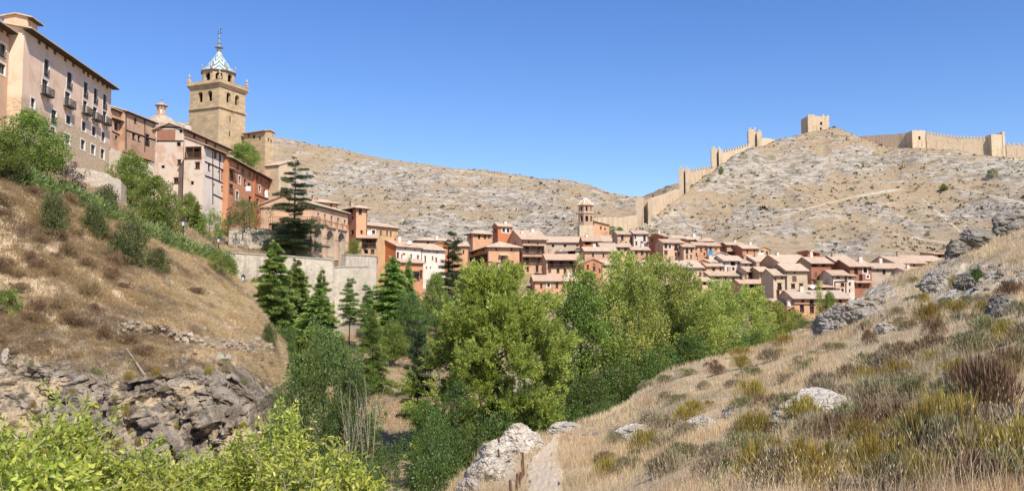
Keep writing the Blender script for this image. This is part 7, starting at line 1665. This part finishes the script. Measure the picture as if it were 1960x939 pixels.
while cnt < 190:
    px = rs.uniform(1090, 1990); py = rs.uniform(520, 930)
    P = hit(px, py, ('hillside',))
    if P is None or P.y > 110 or (px < 1160 and py > 840): continue
    k = rs.random(); wv = rs.uniform(.5, 1.25) / P.y * FPX
    if k < .38: shrub(f'cushion{cnt % 3}', 'grey brown cushion shrub scattered in the dry grass', px, py, wv, wv * rs.uniform(.35, .55), 'grey cushion shrubs in the grass', 'cushion_shrub')
    elif k < .66: shrub(f'thyme{cnt % 3}', 'grey green low shrub scattered in the dry grass', px, py, wv, wv * rs.uniform(.35, .55), 'grey green low shrubs in the grass', 'thyme_shrub')
    elif k < .80: shrub(f'heather{cnt % 2}', 'small brown heather tuft scattered in the dry grass', px, py, wv * .8, wv * rs.uniform(.35, .5), 'small heather tufts in the grass', 'heather_tuft')
    else: shrub(f'broom{cnt % 2}', 'small yellow green broom tuft scattered in the dry grass', px, py, wv * .8, wv * rs.uniform(.4, .6), 'small broom tufts in the grass', 'broom_tuft')
    cnt += 1
for i in range(46):
    px = rs.uniform(10, 520); py = rs.uniform(690, 860); shrub(['broom0', 'thyme1', 'cushion0'][i % 3], ['yellow green tuft rooted in the crag', 'grey green tuft rooted in the crag', 'brown tuft rooted in the crag'][i % 3], px, py, rs.uniform(12, 26), rs.uniform(8, 18), ['yellow green tufts on the crag', 'grey green tufts on the crag', 'brown tufts on the crag'][i % 3], 'crag_tuft', ('bank',), 'plant')
for i in range(48):
    px = rs.uniform(-10, 250) if i < 30 else rs.uniform(0, 430); py = rs.uniform(365, 600) if i < 30 else rs.uniform(450, 690); shrub(['heather0', 'heather1'][i % 2], 'dead brown weed clump on the dry bank', px, py, rs.uniform(24, 60), rs.uniform(14, 30), 'dead weeds on the bank', 'dead_weed', ('bank',), 'plant')

for i in range(70):
    px = rs.uniform(0, 530); py = rs.gauss(680, 22) if i < 45 else rs.uniform(540, 700); s_ = rs.uniform(6, 20)
    rock('loose grey stone lying in the dry grass of the bank', px, py, s_, s_ * rs.uniform(.4, .8), 8 + i % 3, [M_GREY, M_LIME, M_DKRK][i % 3], 1, (rs.uniform(-20, 20), rs.uniform(-20, 20), rs.uniform(0, 360)), 'loose stones on the bank', 'loose_stone', 'stone', ('bank',), .25)
# ---- scrub and loose rock on the far hills (uncountable)
def far_scrub(s, n, rg, name, label, size, m, rmax, rmin=1.05):
    P, d, px, py = scatter(s, n, rg, lambda c, px, py, q: np.clip(.5 + 1.1 * fbm(c[..., 0] * .03, c[..., 1] * .03, octv=4, seed=83), .08, 1.4) * (1 - q.attr['path'][:-1, :-1]), rmin, rmax)
    k = 9; i = np.repeat(np.arange(n), k); sz = size * rg.lognormal(0, .4, n); N = rdir(n * k, rg); N[:, 2] = np.abs(N[:, 2]); B = P[i] + N * (sz[i] * .45)[:, None] * np.array([1, 1, .6]); V, F, T = leaf_cards(B - N * .2, unit(N + rdir(n * k, rg) * .8), sz[i] * .7, sz[i] * .6, rg, np.clip(rg.uniform(.1, .9, n)[i] + rg.normal(0, .1, n * k), 0, 1))
    tag(link(name, np_mesh(name, V, F, [m], attrs={'tint': T})), label, 'scrub', None, 'stuff')
far_scrub(CH, 3200, rg, 'scrub', 'low scrub dotting the castle hill', .6, FO['scrub'], 4.02)
far_scrub(BH, 5000, rg, 'scrub', 'low scrub dotting the long bare hill', .65, FO['scrub'], 4.02)
